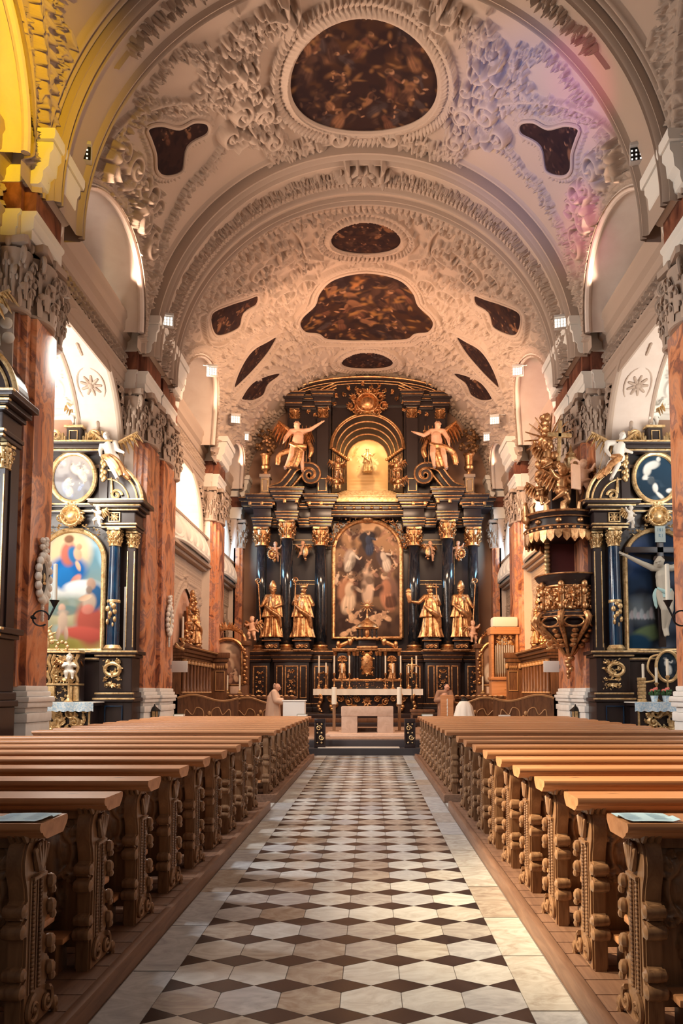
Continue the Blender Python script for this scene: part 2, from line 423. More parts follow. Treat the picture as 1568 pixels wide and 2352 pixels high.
    def leafrow(s, pts, ln, wd, ht, gap, tilt=0.7, both=True):
        for i, (u, v, a) in enumerate(walk(pts, gap)):
            s.leaf(u, v, ln, wd, a+tilt, ht)
            if both: s.leaf(u, v, ln, wd, a-tilt, ht)
    def vine(s, pts, size, ht, gap=None):                     # running scroll of leaves
        for i, (u, v, a) in enumerate(walk(pts, gap or size*1.1)):
            sg = 1 if i % 2 else -1
            s.scroll(u-math.sin(a)*sg*size*0.30, v+math.cos(a)*sg*size*0.30, size*0.42, a-sg*1.6, 1.1, size*0.11, ht, sg)
            s.acanthus(u, v, size*0.7, a+sg*0.9, ht, 4, 0.8)
    def putto(s, cu, cv, h, ang, ht):
        c, n = math.cos(ang), math.sin(ang)
        def P(x, y): return cu+(x*c-y*n)*h, cv+(x*n+y*c)*h
        s.ell(*P(0, 0.42), 0.13*h, 0.13*h, 0, ht*1.3)
        s.ell(*P(0, 0.10), 0.15*h, 0.24*h, ang, ht*1.2)
        for x0, y0, x1, y1, wd in ((-.1, .22, -.36, .34, .06), (.1, .22, .34, .08, .06), (-.07, -.1, -.16, -.36, .08), (.08, -.1, .25, -.3, .08), (.25, -.3, .2, -.5, .06), (-.16, -.36, -.3, -.5, .06)):
            s.stroke([P(x0, y0), P(x1, y1)], wd*h, ht)
        for k in range(4):
            u, v = P(-.12, .2); s.leaf(u, v, .5*h, .09*h, ang+PI/2+0.5+0.35*k, ht*0.7)
    def mesh(s, mb, fn, keep=None, flip=False):               # fn(U,V,H) -> x,y,z arrays
        Ug, Vg = np.meshgrid(s.U, s.V, indexing='ij')
        x, y, z = fn(Ug, Vg, s.H)
        vs = np.stack([x, y, z], -1).reshape(-1, 3)
        I = np.arange(s.nu*s.nv).reshape(s.nu, s.nv)
        q = np.stack([I[:-1, :-1], I[1:, :-1], I[1:, 1:], I[:-1, 1:]], -1)
        if flip: q = q[..., ::-1]
        if keep is not None:
            k = keep(Ug, Vg); kc = k[:-1, :-1] & k[1:, :-1] & k[1:, 1:] & k[:-1, 1:]
            q = q[kc]
        q = q.reshape(-1, 4)
        used = np.unique(q); mp = np.full(len(vs), -1); mp[used] = np.arange(len(used))
        mb.addq(vs[used], mp[q]); return mb
def walk(pts, step):
    out = []; acc = step/2
    for (a, b) in zip(pts[:-1], pts[1:]):
        d = math.hypot(b[0]-a[0], b[1]-a[1]); ang = math.atan2(b[1]-a[1], b[0]-a[0])
        while acc <= d and d > 0:
            t = acc/d; out.append((a[0]+(b[0]-a[0])*t, a[1]+(b[1]-a[1])*t, ang)); acc += step
        acc -= d
    return out
def ring_pts(cu, cv, a, b, n=64, a0=0, a1=2*PI): return [(cu+a*math.cos(a0+(a1-a0)*i/n), cv+b*math.sin(a0+(a1-a0)*i/n)) for i in range(n+1)]
def spline(pts, n=8, closed=False):
    P = [Vector((*p, 0)) if len(p) == 2 else Vector(p) for p in pts]; k = len(P); out = []
    rng_ = range(k if closed else k-1)
    for i in rng_:
        p0 = P[(i-1) % k] if closed or i > 0 else P[0]*2-P[1]
        p1 = P[i]; p2 = P[(i+1) % k]
        p3 = P[(i+2) % k] if closed or i+2 < k else P[k-1]*2-P[k-2]
        for j in range(n):
            t = j/n
            out.append(0.5*((2*p1)+(p2-p0)*t+(2*p0-5*p1+4*p2-p3)*t*t+(3*p1-p0-3*p2+p3)*t**3))
    if not closed: out.append(P[-1])
    return [tuple(p)[:len(pts[0])] for p in out]
def inside(U, V, poly):
    r = np.zeros(U.shape, bool); n = len(poly)
    for i in range(n):
        x1, y1 = poly[i]; x2, y2 = poly[(i+1) % n]
        if y1 == y2: continue
        c = ((V > y1) != (V > y2)) & (U < (x2-x1)*(V-y1)/(y2-y1)+x1)
        r ^= c
    return r

# ---------------------------------------------------------------- painted pictures: colours laid on a fine grid of points
class Canvas:
    def __init__(s, U, V, seed=1):
        s.U, s.V = U, V; s.C = np.zeros(U.shape+(3,)); s.rg = random.Random(seed); s.np = np.random.RandomState(seed)
        s.u0, s.u1, s.v0, s.v1 = U.min(), U.max(), V.min(), V.max()
    def noise(s, k, amp=1.0):                                 # smooth random field, k cells along v
        nu = max(2, int(k*(s.u1-s.u0)/max(s.v1-s.v0, 1e-6)))+2; nv = k+2
        g = s.np.rand(nu+1, nv+1)
        x = (s.U-s.u0)/(s.u1-s.u0+1e-9)*(nu-1); y = (s.V-s.v0)/(s.v1-s.v0+1e-9)*(nv-1)
        i = x.astype(int); j = y.astype(int); fx = x-i; fy = y-j; fx = fx*fx*(3-2*fx); fy = fy*fy*(3-2*fy)
        return amp*((g[i, j]*(1-fx)+g[i+1, j]*fx)*(1-fy)+(g[i, j+1]*(1-fx)+g[i+1, j+1]*fx)*fy)
    def grad(s, bot, top):
        t = ((s.V-s.v0)/(s.v1-s.v0))[..., None]; s.C[:] = np.array(bot)*(1-t)+np.array(top)*t
    def wash(s, k, col, lo, hi, al=1.0):
        n = 0.6*s.noise(k)+0.4*s.noise(k*2); t = np.clip((n-lo)/(hi-lo), 0, 1)[..., None]*al
        s.C = s.C*(1-t)+np.array(col)*t
    def ell(s, cu, cv, a, b, ang, col, al=1.0, soft=0.35):
        dx, dy = s.U-cu, s.V-cv; c, n = math.cos(ang), math.sin(ang)
        x, y = (dx*c+dy*n)/a, (-dx*n+dy*c)/b; r = np.sqrt(x*x+y*y)
        t = np.clip((1-r)/soft, 0, 1)*al
        sh = (1+0.35*np.clip(y*0.5-x*0.5, -1, 1))[..., None]      # the painter's modelling of the form
        t = t[..., None]; s.C = s.C*(1-t)+np.clip(np.array(col)*sh, 0, 1)*t
    def bar(s, p, q, wd, col, al=1.0):
        d = math.hypot(q[0]-p[0], q[1]-p[1]); s.ell((p[0]+q[0])/2, (p[1]+q[1])/2, d/2+wd*0.5, wd, math.atan2(q[1]-p[1], q[0]-p[0]), col, al)
    def figure(s, cu, cv, h, lean, robe, skin, cloak=None, face=1):
        c, n = math.cos(lean), math.sin(lean)
        def P(x, y): return (cu+(x*c-y*n)*h, cv+(x*n+y*c)*h)
        if cloak is not None: s.ell(*P(-0.05*face, 0.02), 0.26*h, 0.44*h, lean+0.15*face, cloak)
        s.ell(*P(0.02*face, -0.2), 0.19*h, 0.32*h, lean-0.25*face, robe)
        s.ell(*P(0, 0.13), 0.13*h, 0.22*h, lean, robe)
        s.bar(P(0.1*face, 0.22), P(0.30*face, 0.10), 0.05*h, robe); s.bar(P(0.30*face, 0.10), P(0.36*face, 0.24), 0.035*h, skin)
        s.ell(*P(0.03*face, 0.40), 0.075*h, 0.095*h, lean, skin)
        s.ell(*P(-0.01*face, 0.445), 0.085*h, 0.06*h, lean, tuple(x*0.35 for x in skin))
        for k in range(3): s.bar(P(-0.08+0.07*k, 0.0), P(-0.1+0.1*k, -0.45), 0.02*h, tuple(min(1, x*1.4) for x in robe), 0.6)
    def crowd(s, n, box, size, cols, skin, dens=1.0):
        for i in range(n):
            u = s.rg.uniform(box[0], box[1]); v = s.rg.uniform(box[2], box[3]); h = s.rg.uniform(*size)
            s.figure(u, v, h, s.rg.uniform(-0.9, 0.9), s.rg.choice(cols), skin, s.rg.choice(cols+[None]), s.rg.choice((-1, 1)))
def picture(name, poly, fn, paint, res, m, parent=None, seed=1):
    us = [p[0] for p in poly]; vs = [p[1] for p in poly]
    nu = int((max(us)-min(us))/res)+2; nv = int((max(vs)-min(vs))/res)+2
    U, V = np.meshgrid(np.linspace(min(us), max(us), nu), np.linspace(min(vs), max(vs), nv), indexing='ij')
    cv = Canvas(U, V, seed); paint(cv)
    rl = Relief(min(us), max(us), min(vs), max(vs), res); rl.U = U[:, 0]; rl.V = V[0]; rl.nu, rl.nv = nu, nv; rl.H = np.zeros((nu, nv))
    k = inside(U, V, poly)
    I = np.arange(nu*nv).reshape(nu, nv)
    q = np.stack([I[:-1, :-1], I[1:, :-1], I[1:, 1:], I[:-1, 1:]], -1)
    kc = k[:-1, :-1] | k[1:, :-1] | k[1:, 1:] | k[:-1, 1:]
    q = q[kc].reshape(-1, 4); used = np.unique(q); mp = np.full(nu*nv, -1); mp[used] = np.arange(len(used))
    x, y, z = fn(U, V, np.zeros_like(U)); X = np.stack([x, y, z], -1).reshape(-1, 3)[used]
    mb = MB(); mb.addq(X, mp[q]); me = mb.mesh(name, m, 'all')
    a = me.color_attributes.new('paint', 'FLOAT_COLOR', 'POINT')
    col = np.ones((len(used), 4)); col[:, :3] = np.clip(cv.C.reshape(-1, 3)[used], 0, 1)
    a.data.foreach_set('color', col.ravel())
    o = bpy.data.objects.new(name, me); C.objects.link(o)
    if parent is not None: o.parent = parent
    return o

# ---------------------------------------------------------------- figures
def fuse(name, mb, m, voxel, smooth_it=2):                    # one continuous skin over the modelled volumes
    me = mb.mesh(name, m, False); o = bpy.data.objects.new(name, me); C.objects.link(o)
    r = o.modifiers.new('r', 'REMESH'); r.mode = 'VOXEL'; r.voxel_size = voxel; r.use_smooth_shade = True
    if smooth_it: q = o.modifiers.new('s', 'SMOOTH'); q.iterations = smooth_it; q.factor = 0.5
    dg = bpy.context.evaluated_depsgraph_get()
    out = bpy.data.meshes.new_from_object(o.evaluated_get(dg)); out.name = name
    bpy.data.objects.remove(o); bpy.data.meshes.remove(me)
    out.materials.clear(); out.materials.append(m)
    return out
STAND = dict(pelvis=(0, 0, .52), chest=(0, 0, .72), neck=(0, 0, .83), head=(0, -.015, .915),
    sl=(-.115, 0, .80), sr=(.115, 0, .80), el=(-.15, .01, .63), er=(.15, .01, .63), hl=(-.15, -.05, .47), hr=(.15, -.05, .47),
    pl=(-.06, 0, .50), pr=(.06, 0, .50), kl=(-.065, -.01, .28), kr=(.065, -.01, .28), fl=(-.065, .01, .04), fr=(.065, .01, .04))
def body(J, h=1.0, chub=1.0, mb=None, head=1.0, hands=True):
    D = dict(STAND); D.update(J); D = {k: Vector(v)*h for k, v in D.items()}
    mb = mb or MB(); c = chub*h
    mb.cap(D['pelvis'], D['chest'], .088*c, .098*c, 12); mb.ell(D['chest']*.6+D['pelvis']*.4, (.105*c, .075*c, .14*h), n=12, m=8)
    mb.cap(D['sl'], D['sr'], .05*c, .05*c); mb.cap(D['pl'], D['pr'], .075*c, .075*c)
    mb.cap(D['chest'], D['neck'], .07*c, .042*c); mb.cap(D['neck'], D['head'], .04*c, .04*c)
    hd = D['head']; hr_ = .062*h*head
    mb.ell(hd, (hr_*.9, hr_*1.02, hr_*1.2), n=14, m=10)
    f = Vector(J.get('face', (0, -1, 0))).normalized()
    up = (hd-D['neck']).normalized(); sd = f.cross(up).normalized()
    mb.cap(hd+f*hr_*.85+up*hr_*.15, hd+f*hr_*1.12-up*hr_*.2, hr_*.14, hr_*.2, 6)          # nose
    mb.ell(hd+f*hr_*.5-up*hr_*.75, (hr_*.5, hr_*.5, hr_*.45), n=8, m=6)                    # chin
    mb.cap(hd+f*hr_*.82+up*hr_*.35-sd*hr_*.45, hd+f*hr_*.82+up*hr_*.35+sd*hr_*.45, hr_*.2, hr_*.2, 6)   # brow
    for sg in (-1, 1): mb.ell(hd+sd*sg*hr_*.92, (hr_*.2, hr_*.25, hr_*.35), n=6, m=4)
    for a in 'lr':
        mb.cap(D['s'+a], D['e'+a], .047*c, .036*c); mb.cap(D['e'+a], D['h'+a], .037*c, .024*c)
        mb.cap(D['p'+a], D['k'+a], .078*c, .050*c); mb.cap(D['k'+a], D['f'+a], .052*c, .028*c)
        kn = (D['f'+a]-D['k'+a]).normalized()
        ft = Vector(J.get('toe', (0, -1, 0)))*h*.1
        if abs(kn.z) < .6: ft = kn*h*.09
        mb.cap(D['f'+a], D['f'+a]+ft, .026*c, .02*c)
        d = (D['h'+a]-D['e'+a]).normalized(); sd2 = d.orthogonal().normalized()
        if hands:
            mb.cap(D['h'+a], D['h'+a]+d*.05*h, .022*c, .02*c)
            for k in range(4): mb.cap(D['h'+a]+d*.055*h+sd2*(k-1.5)*.012*h, D['h'+a]+d*(.105-.008*abs(k-1.2))*h+sd2*(k-1.5)*.016*h, .008*c, .006*c, 6)
            mb.cap(D['h'+a]+d*.02*h+sd2*.02*h, D['h'+a]+d*.06*h+sd2*.05*h, .009*c, .007*c, 6)
    return mb
def skirt(mb, pts, seed=0, folds=9, depth=.09, n=48, sy=.8):   # pts [(centre xyz, radius)] from waist to hem, with hanging folds
    rings = []; k = len(pts); rg = random.Random(seed); ph = rg.uniform(0, 6)
    for i, (c, r) in enumerate(pts):
        t = i/(k-1); ring = []
        for j in range(n):
            a = 2*PI*j/n
            q = 1+depth*t*(math.sin(folds*a+ph+t*1.2)+.5*math.sin((folds*2+1)*a+2*ph-t))
            ring.append((c[0]+r*q*math.cos(a), c[1]+r*q*sy*math.sin(a), c[2]))
        rings.append(ring)
    return mb.loft(rings)
def drape(mb, pts, wd, seed=0):                                # a twisted band of cloth
    rg = random.Random(seed)
    for k in range(5):
        o = Vector((rg.uniform(-1, 1), rg.uniform(-1, 1), rg.uniform(-1, 1)))*wd*.5
        P = spline([tuple(Vector(p)+o*(0.3+i/len(pts))) for i, p in enumerate(pts)], 4)
        mb.tube(P, [wd*(.35+.4*math.sin(PI*(i+.5)/len(P))) for i in range(len(P))], 8)
    return mb
def wing(mb, root, tip, drop, nf=7, w_=.05, th=.02):           # a wing as overlapping feathers
    a, b, d = Vector(root), Vector(tip), Vector(drop)
    for row, (ln, off) in enumerate(((1, 0), (.65, .0), (.38, .0))):
        for k in range(nf):
            t = (k+.5)/nf; p = a.lerp(b, t*(1-.05*row)); q = p+(d*(.55+.45*math.sin(PI*(t*.7+.15)))+(b-a)*.28*t)*ln
            m_ = p.lerp(q, .5)+Vector((0, -th*row*.6, 0))
            mb.tube(spline([p[:], m_[:], q[:]], 3), [w_*.5, w_*.8, w_, w_, w_*.9, w_*.6, w_*.2], 6, flat=.3)
    mb.tube([a[:], a.lerp(b, .5)[:], b[:]], [w_*.9, w_*.8, w_*.4], 8)
    return mb
# ================================================================ THE SETTING
# ---------------------------------------------------------------- floor: aisle of white hexagons and black lozenges between marble borders
AX = 1.08                                                     # half width of the tiled aisle
HW, HP, HE = 2*AX/6, 0.438, 0.22                              # tile width, row pitch, length of the side joint
m_hex = []
for i, (c1, c2) in enumerate((((.66, .63, .57), (.46, .40, .34)), ((.54, .46, .38), (.33, .25, .20)), ((.74, .73, .69), (.56, .53, .49)), ((.38, .34, .32), (.56, .52, .48)), ((.60, .60, .60), (.42, .41, .42)))):
    m_hex.append(mat('white_marble_%s' % 'abcde'[i], c1, 0.22, var=(3.0, c2, 2.5, (1, 1.6, 1), 0.38, 0.68)))
m_blk = mat('black_slate', (0.022, 0.016, 0.018), 0.25, var=(5, (0.05, 0.032, 0.03), 1, (1, 1, 1), .4, .7))
m_grout = mat('grout', (0.20, 0.16, 0.14), 0.8)
m_flag = mat('floor_slabs', (0.40, 0.33, 0.29), 0.5, var=(2, (0.32, 0.26, 0.22), 1, (1, 1, 1), .4, .7))
fl = MB(); rg = random.Random(3)
fl.cur = 6; fl.add([(-14, -8, -.03), (14, -8, -.03), (14, 46, -.03), (-14, 46, -.03)], [(0, 1, 2, 3)])
fl.cur = 7; fl.add([(-3, -2, -.004), (3, -2, -.004), (3, 21.95, -.004), (-3, 21.95, -.004)], [(0, 1, 2, 3)])
g = .0035
Y0 = 4.395 - 12*HP                                            # a row of lozenge centres
def tile(pts, mi):
    cx = sum(p[0] for p in pts)/len(pts); cy = sum(p[1] for p in pts)/len(pts); n = len(pts)
    fl.cur = mi
    top = [(p[0]+(cx-p[0])*g*4, p[1]+(cy-p[1])*g*4, 0.0) for p in pts]; lo = [(p[0], p[1], -.006) for p in top]
    fl.add(top+lo, [list(range(n))]+[(i, n+i, n+(i+1) % n, (i+1) % n) for i in range(n)])
def aisle_rows(xa, ncol, y0, nrow):
    ap = (HP-HE)/2
    for r_ in range(nrow):
        yb = y0+r_*HP                                         # lozenge line below this row of hexagons
        if yb+HP > 21.95: break
        for c_ in range(ncol):
            x = xa+c_*HW
            tile([(x, yb+ap), (x+HW/2, yb), (x+HW, yb+ap), (x+HW, yb+ap+HE), (x+HW/2, yb+HP), (x, yb+ap+HE)], rg.choice((0, 0, 1, 2, 2, 3, 4)))
        for c_ in range(ncol+1):
            x = xa+c_*HW
            tile([p for p in ((max(x-HW/2, xa), yb if c_ else yb-ap), (x, yb-ap), (min(x+HW/2, xa+ncol*HW), yb if c_ < ncol else yb-ap), (x, yb+ap))] if 0 < c_ < ncol else
                 ([(x, yb-ap), (x+HW/2, yb), (x, yb+ap)] if c_ == 0 else [(x, yb-ap), (x, yb+ap), (x-HW/2, yb)]), 5)
aisle_rows(-AX, 6, Y0, 60)
for s in (-1, 1):                                             # border slabs and the cross passage between the blocks of pews
    y = -2.0; k = 0
    while y < 21.9:
        ln = rg.uniform(.8, 1.0); y2 = min(y+ln, 21.95)
        tile([(s*AX, y), (s*1.36, y), (s*1.36, y2), (s*AX, y2)][::(1 if s > 0 else -1)], rg.choice((0, 1, 3, 4, 4)))
        y = y2
    tile([(s*1.36, 11.9), (s*6.0, 11.9), (s*6.0, 12.62), (s*1.36, 12.62)][::(1 if s > 0 else -1)], 2)
struct('floor', fl, m_hex+[m_blk, m_flag, m_grout], smooth=False)
# raised wooden floors under the pews
BACKB, FRONTB = (-1.0, 11.9), (12.62, 20.95)
n_ = 0
for s in (-1, 1):
    for (a, b) in (BACKB, FRONTB):
        n_ += 1; mb = MB()
        mb.bbox(s*1.42, s*5.75, a, b, -.02, .10, .008)
        y = a
        while y < b-.05: mb.bbox(s*1.43, s*5.7, y+.005, min(y+.225, b)-.005, .098, .112, .004); y += .225
        mb.bbox(s*1.365, s*1.43, a, b, -.01, .13, .02)          # rounded kerb board
        mb.bbox(s*1.37, s*5.75, a-.03, a+.05, -.01, .135, .02)
        struct('trim_%d' % n_, mb, M['platform'])
# ---------------------------------------------------------------- barrel vaults with stucco relief
WX, PX_ = 6.75, 6.08                                          # nave wall face, pilaster face
RELIEF = 1.7
def vmap(off=0.0, sign=-1):                                   # (arc length, Y, height) -> vault surface; relief stands towards the nave
    def f(U, V, H):
        r = VR+off-H*RELIEF; th = U/VR
        return r*np.sin(th), V, VZ+r*np.cos(th)
    return f
UMAX = R(91)*VR
def lun(V, U, yc, hy, z0, hz):                                # True inside a lunette cut at the vault's foot
    z = VZ+VR*np.cos(U/VR); q = 1-((V-yc)/hy)**2
    return (q > 0) & (z < z0+hz*np.sqrt(np.clip(q, 0, 1)))
def both(pts): return [pts, [(-u, v) for u, v in pts]]
def ph(pts): return [onV(*p) for p in pts]
def lun_line(yc, hy, z0, hz, grow=0.0, n=40):                 # the lunette's edge on the vault, as (u, Y)
    out = []
    for i in range(n+1):
        a = PI*i/n; z = z0+(hz+grow)*math.sin(a); y = yc-(hy+grow)*math.cos(a)
        th = math.acos(max(-1, min(1, (z-VZ)/VR))); out.append((-th*VR, y))
    return out
LUN = [(10.2, 3.0, 11.6, 1.9), (17.6, 2.55, 11.6, 1.65), (26.9, 2.75, 11.6, 2.1), (34.2, 2.0, 11.6, 1.5)]
# crown bay: large oval painting, lobed side paintings, garlands
SIDEP = spline(ph([(330, 290), (362, 280), (405, 288), (440, 272), (472, 277), (470, 303), (425, 332), (412, 388), (374, 402), (352, 388), (348, 348), (338, 318)]), 5, True)
OVAL = (0.0, 18.35, 2.02, 1.88)
def rib_lines(rl, us, wd, ht, v0, v1, vert=False): pass
def arcs(rl, y, wd, ht): rl.stroke([(-UMAX, y), (UMAX, y)], wd, ht)
rl = Relief(-UMAX, UMAX, 15.3, 20.7, .022)
for p in both(SIDEP): rl.stroke(p+[p[0]], .16, .05); rl.leafrow(p+[p[0]], .20, .06, .08, .12, 1.2)
for p in both(SIDEP): rl.clear(p)
ov = ring_pts(*OVAL, n=90)
rl.stroke(ov, .14, .13); rl.leafrow(ring_pts(OVAL[0], OVAL[1], OVAL[2]+.2, OVAL[3]+.2, 90), .27, .075, .17, .13, 1.0)
rl.stroke(ring_pts(OVAL[0], OVAL[1], OVAL[2]+.36, OVAL[3]+.36, 90), .05, .08)
for y in (15.42, 20.58): arcs(rl, y, .05, .07)
for p in both(ph([(215, 352), (255, 300), (300, 262), (360, 238), (420, 229), (520, 232), (560, 250)])): rl.stroke(spline(p, 4), .06, .09); q = [(u*.985, v+.17) for u, v in spline(p, 4)]; rl.garland(q, .20, .15, 1.2)
for p in both(ph([(585, 255), (540, 300), (500, 350), (462, 400), (430, 430), (400, 490), (380, 530), (362, 600), (350, 660)])): rl.garland(spline(p, 3), .17, .15, 1.3); rl.leafrow(spline(p, 3), .2, .06, .12, .12)
for p in both(ph([(305, 240), (345, 200), (395, 135), (450, 110), (480, 130), (475, 165), (505, 190), (530, 170), (575, 60)])): rl.garland(spline(p, 3), .15, .15, 1.1)
for p in both(ph([(520, 75), (560, 120), (600, 70), (640, 30)])): rl.garland(spline(p, 3), .22, .16, 1.2)
for p in both(ph([(545, 200), (560, 260), (600, 290), (640, 330), (700, 345), (740, 325)])): rl.garland(spline(p, 3), .26, .18, 1.3)
for p in both(ph([(560, 180), (600, 215), (620, 270), (570, 290)])): rl.vine(spline(p, 3), .42, .17, .32)
for p in both(ph([(760, 335), (700, 360), (640, 350), (620, 380), (560, 420), (520, 470), (470, 500), (430, 560)])): rl.leafrow(spline(p, 3), .25, .07, .13, .14)
for (x, y, h, a) in ((535, 150, .9, .5), (655, 20, .9, .9), (235, 360, .8, -.7), (300, 480, .8, -.3), (560, 300, .8, .2)):
    u, v = onV(x, y)
    rl.putto(u, v, h, a-PI/2, .24); rl.putto(-u, v, h, PI/2-a, .24)
for p in both(ph([(232, 400), (258, 370), (290, 390), (285, 420), (262, 425)])): rl.stroke(spline(p, 4), .11, .17); rl.garland(spline(p, 4), .2, .16)
for (x, y, r_, a) in ((310, 420, .34, 0), (345, 470, .30, 2), (335, 540, .28, 4), (265, 340, .26, 1), (310, 500, .32, 3)):
    u, v = onV(x, y)
    for sg in (-1, 1): rl.scroll(u*(1 if sg < 0 else -1), v, r_, a*sg, 1.4, .07, .18, -sg); rl.acanthus(u*(1 if sg < 0 else -1), v, .5, a*sg+2, .16)
for p in both(ph([(235, 350), (225, 390), (250, 430), (300, 560), (330, 610), (342, 700)])): rl.garland(spline(p, 3), .2, .15, 1.2)
for u0 in np.arange(-1.7, 1.75, .42): rl.acanthus(u0, 20.42, .34, -PI/2-u0*.12, .14)
rl.scroll(-.75, 20.25, .3, 0, 1.3, .08, .17, 1); rl.scroll(.75, 20.25, .3, PI, 1.3, .08, .17, -1)
rq = random.Random(5)
def cluster(x, y, n, spread, size, ht):                        # a clump of leaves and fruit, on both flanks
    u, v = onV(x, y)
    for k in range(n):
        a, b, c, d = rq.gauss(0, spread), rq.gauss(0, spread), rq.uniform(0, 6.3), rq.uniform(.7, 1.2)
        if rq.random() < .5: rl.leaf(u+a, v+b, size*d, size*.28*d, c, ht); rl.leaf(-u-a, v+b, size*d, size*.28*d, PI-c, ht)
        else: rl.ell(u+a, v+b, size*.32*d, size*.24*d, c, ht*1.1); rl.ell(-u-a, v+b, size*.32*d, size*.24*d, PI-c, ht*1.1)
for (x, y, n, sp, sz, ht) in ((535, 120, 26, .22, .30, .15), (560, 95, 22, .2, .3, .15), (590, 60, 24, .25, .3, .16), (640, 30, 20, .25, .3, .16), (545, 195, 22, .2, .32, .17), (575, 240, 24, .22, .32, .17), (555, 290, 20, .2, .3, .15),
        (605, 300, 24, .22, .3, .15), (640, 335, 20, .22, .28, .14), (690, 345, 16, .2, .26, .13), (255, 355, 22, .2, .3, .16), (300, 440, 24, .22, .3, .17), (320, 500, 20, .2, .28, .16), (340, 560, 20, .18, .26, .15), (345, 640, 16, .15, .24, .14), (490, 185, 20, .18, .26, .14), (470, 145, 18, .16, .26, .14), (300, 395, 20, .2, .3, .18)):
    cluster(x, y, n, sp, sz, ht)
for (x, y, r_) in ((545, 250, .36), (600, 250, .3), (520, 300, .28), (330, 440, .42), (310, 500, .36), (290, 380, .36), (330, 560, .32), (560, 150, .3), (620, 310, .26)):
    u, v = onV(x, y); rl.scroll(u, v, r_, x*.1, 1.5, .085, .2, 1); rl.scroll(-u, v, r_, PI-x*.1, 1.5, .085, .2, -1)
for p in both(lun_line(*LUN[1])): rl.stroke(p, .07, .13); rl.stroke([(u*.975, v) for u, v in p], .05, .10)
for p in both(lun_line(*LUN[1], grow=.22)): rl.leafrow(p, .22, .07, .14, .14)
for p in both(SIDEP): rl.clear(p); rl.stroke(p+[p[0]], .05, .07)
rl.clear(ov)
mb = MB(); rl.mesh(mb, vmap(), keep=lambda U, V: ~lun(V, U, *LUN[1]))
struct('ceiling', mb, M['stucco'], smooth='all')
# choir vault, covered with dense stucco
BIG = spline(ph([(840, 617), (790, 624), (752, 640), (728, 668), (718, 695), (690, 722), (683, 742), (697, 760), (728, 764), (748, 776), (800, 779), (840, 779)]), 4)
BIG = BIG+[(-u, v) for u, v in BIG[::-1]]
CH1 = spline(ph([(588, 673), (560, 682), (520, 695), (480, 715), (478, 745), (490, 768), (515, 765), (545, 748), (556, 715), (585, 695)]), 4, True)
CH2 = spline(ph([(630, 768), (608, 780), (575, 800), (550, 835), (532, 880), (536, 888), (570, 855), (605, 815), (628, 780)]), 4, True)
CH3 = spline(ph([(638, 852), (610, 858), (575, 875), (552, 905), (550, 916), (575, 918), (600, 905), (612, 880), (635, 862)]), 4, True)
CO1, CO2 = (0.0, 25.15, 1.27, .98), (0.0, 34.85, 1.28, .98)
rl = Relief(-UMAX, UMAX, 23.0, 37.3, .034)
rg2 = random.Random(11)
CH = [(p, .12) for c in (CH1, CH2, CH3) for p in both(c)]+[(BIG, .15)]
for n_l in range(1250):                                       # the all-over carpet of small leaves and buds
    u, v = rg2.uniform(0, UMAX), rg2.uniform(23.2, 37.2)
    if rg2.random() < .72: a = rg2.uniform(0, 6.3); z_ = rg2.uniform(.20, .38); ht = rg2.uniform(.07, .15); rl.leaf(u, v, z_, z_*.24, a, ht); rl.leaf(-u, v, z_, z_*.24, PI-a, ht)
    else: z_ = rg2.uniform(.06, .11); rl.ell(u, v, z_, z_, 0, .12); rl.ell(-u, v, z_, z_, 0, .12)
for (x, y, a, b) in ((640, 590, .75, .5), (600, 620, .45, .35), (700, 655, .40, .55), (650, 680, .5, .4), (600, 640, .35, .3), (660, 800, .45, .4), (720, 800, .45, .3), (520, 800, .3, .4), (700, 850, .5, .4), (545, 640, .35, .3)):
    u, v = onV(x, y)
    for sg in (1, -1):
        w_ = rl.win(u*sg, v, max(a, b)); dx = rl.U[w_[0]][:, None]-u*sg; dy = rl.V[w_[1]][None, :]-v
        k_ = (dx/a)**2+(dy/b)**2 < 1; rl.H[w_][k_] = .01
        rl.stroke(ring_pts(u*sg, v, a, b, 30), .05, .10)
        rl.putto(u*sg, v, min(a, b)*1.3, sg*.5, .16)
def grown(p, d):
    cu, cv = sum(q[0] for q in p)/len(p), sum(q[1] for q in p)/len(p)
    return [(u+(u-cu)/max(math.hypot(u-cu, v-cv), .01)*d, v+(v-cv)/max(math.hypot(u-cu, v-cv), .01)*d) for u, v in p]
for p, wd in CH: rl.clear(grown(p, .34)); q = grown(p, .38); rl.stroke(q+[q[0]], .05, .12)
for o_ in (CO1, CO2): rl.clear(ring_pts(o_[0], o_[1], o_[2]+.5, o_[3]+.45))
for p, wd in CH:
    rl.stroke(p+[p[0]], wd+.1, .07); rl.leafrow(p+[p[0]], .24, .07, .11, .15, 1.2)
for p, wd in CH: rl.clear(p)
for o_ in (CO1, CO2):
    rl.stroke(ring_pts(*o_), .16, .12); rl.leafrow(ring_pts(o_[0], o_[1], o_[2]+.22, o_[3]+.2), .24, .07, .16, .16, 1.1)
    rl.stroke(ring_pts(o_[0], o_[1], o_[2]+.45, o_[3]+.42), .05, .11)
for p in both(ph([(660, 510), (690, 545), (700, 580), (740, 590)])): rl.stroke(spline(p, 5), .06, .12)
for p in both(ph([(405, 790), (430, 740), (480, 655), (560, 585), (660, 520), (750, 495)])): rl.vine(spline(p, 4), .34, .15, .30)
for p in both(ph([(460, 660), (560, 600), (650, 560), (700, 600), (640, 650), (560, 660), (470, 690)])): rl.vine(spline(p, 4), .34, .15, .34)
for p in both(ph([(470, 860), (500, 800), (560, 760), (640, 730), (690, 780), (600, 850), (560, 930), (520, 980)])): rl.vine(spline(p, 4), .38, .16, .36)
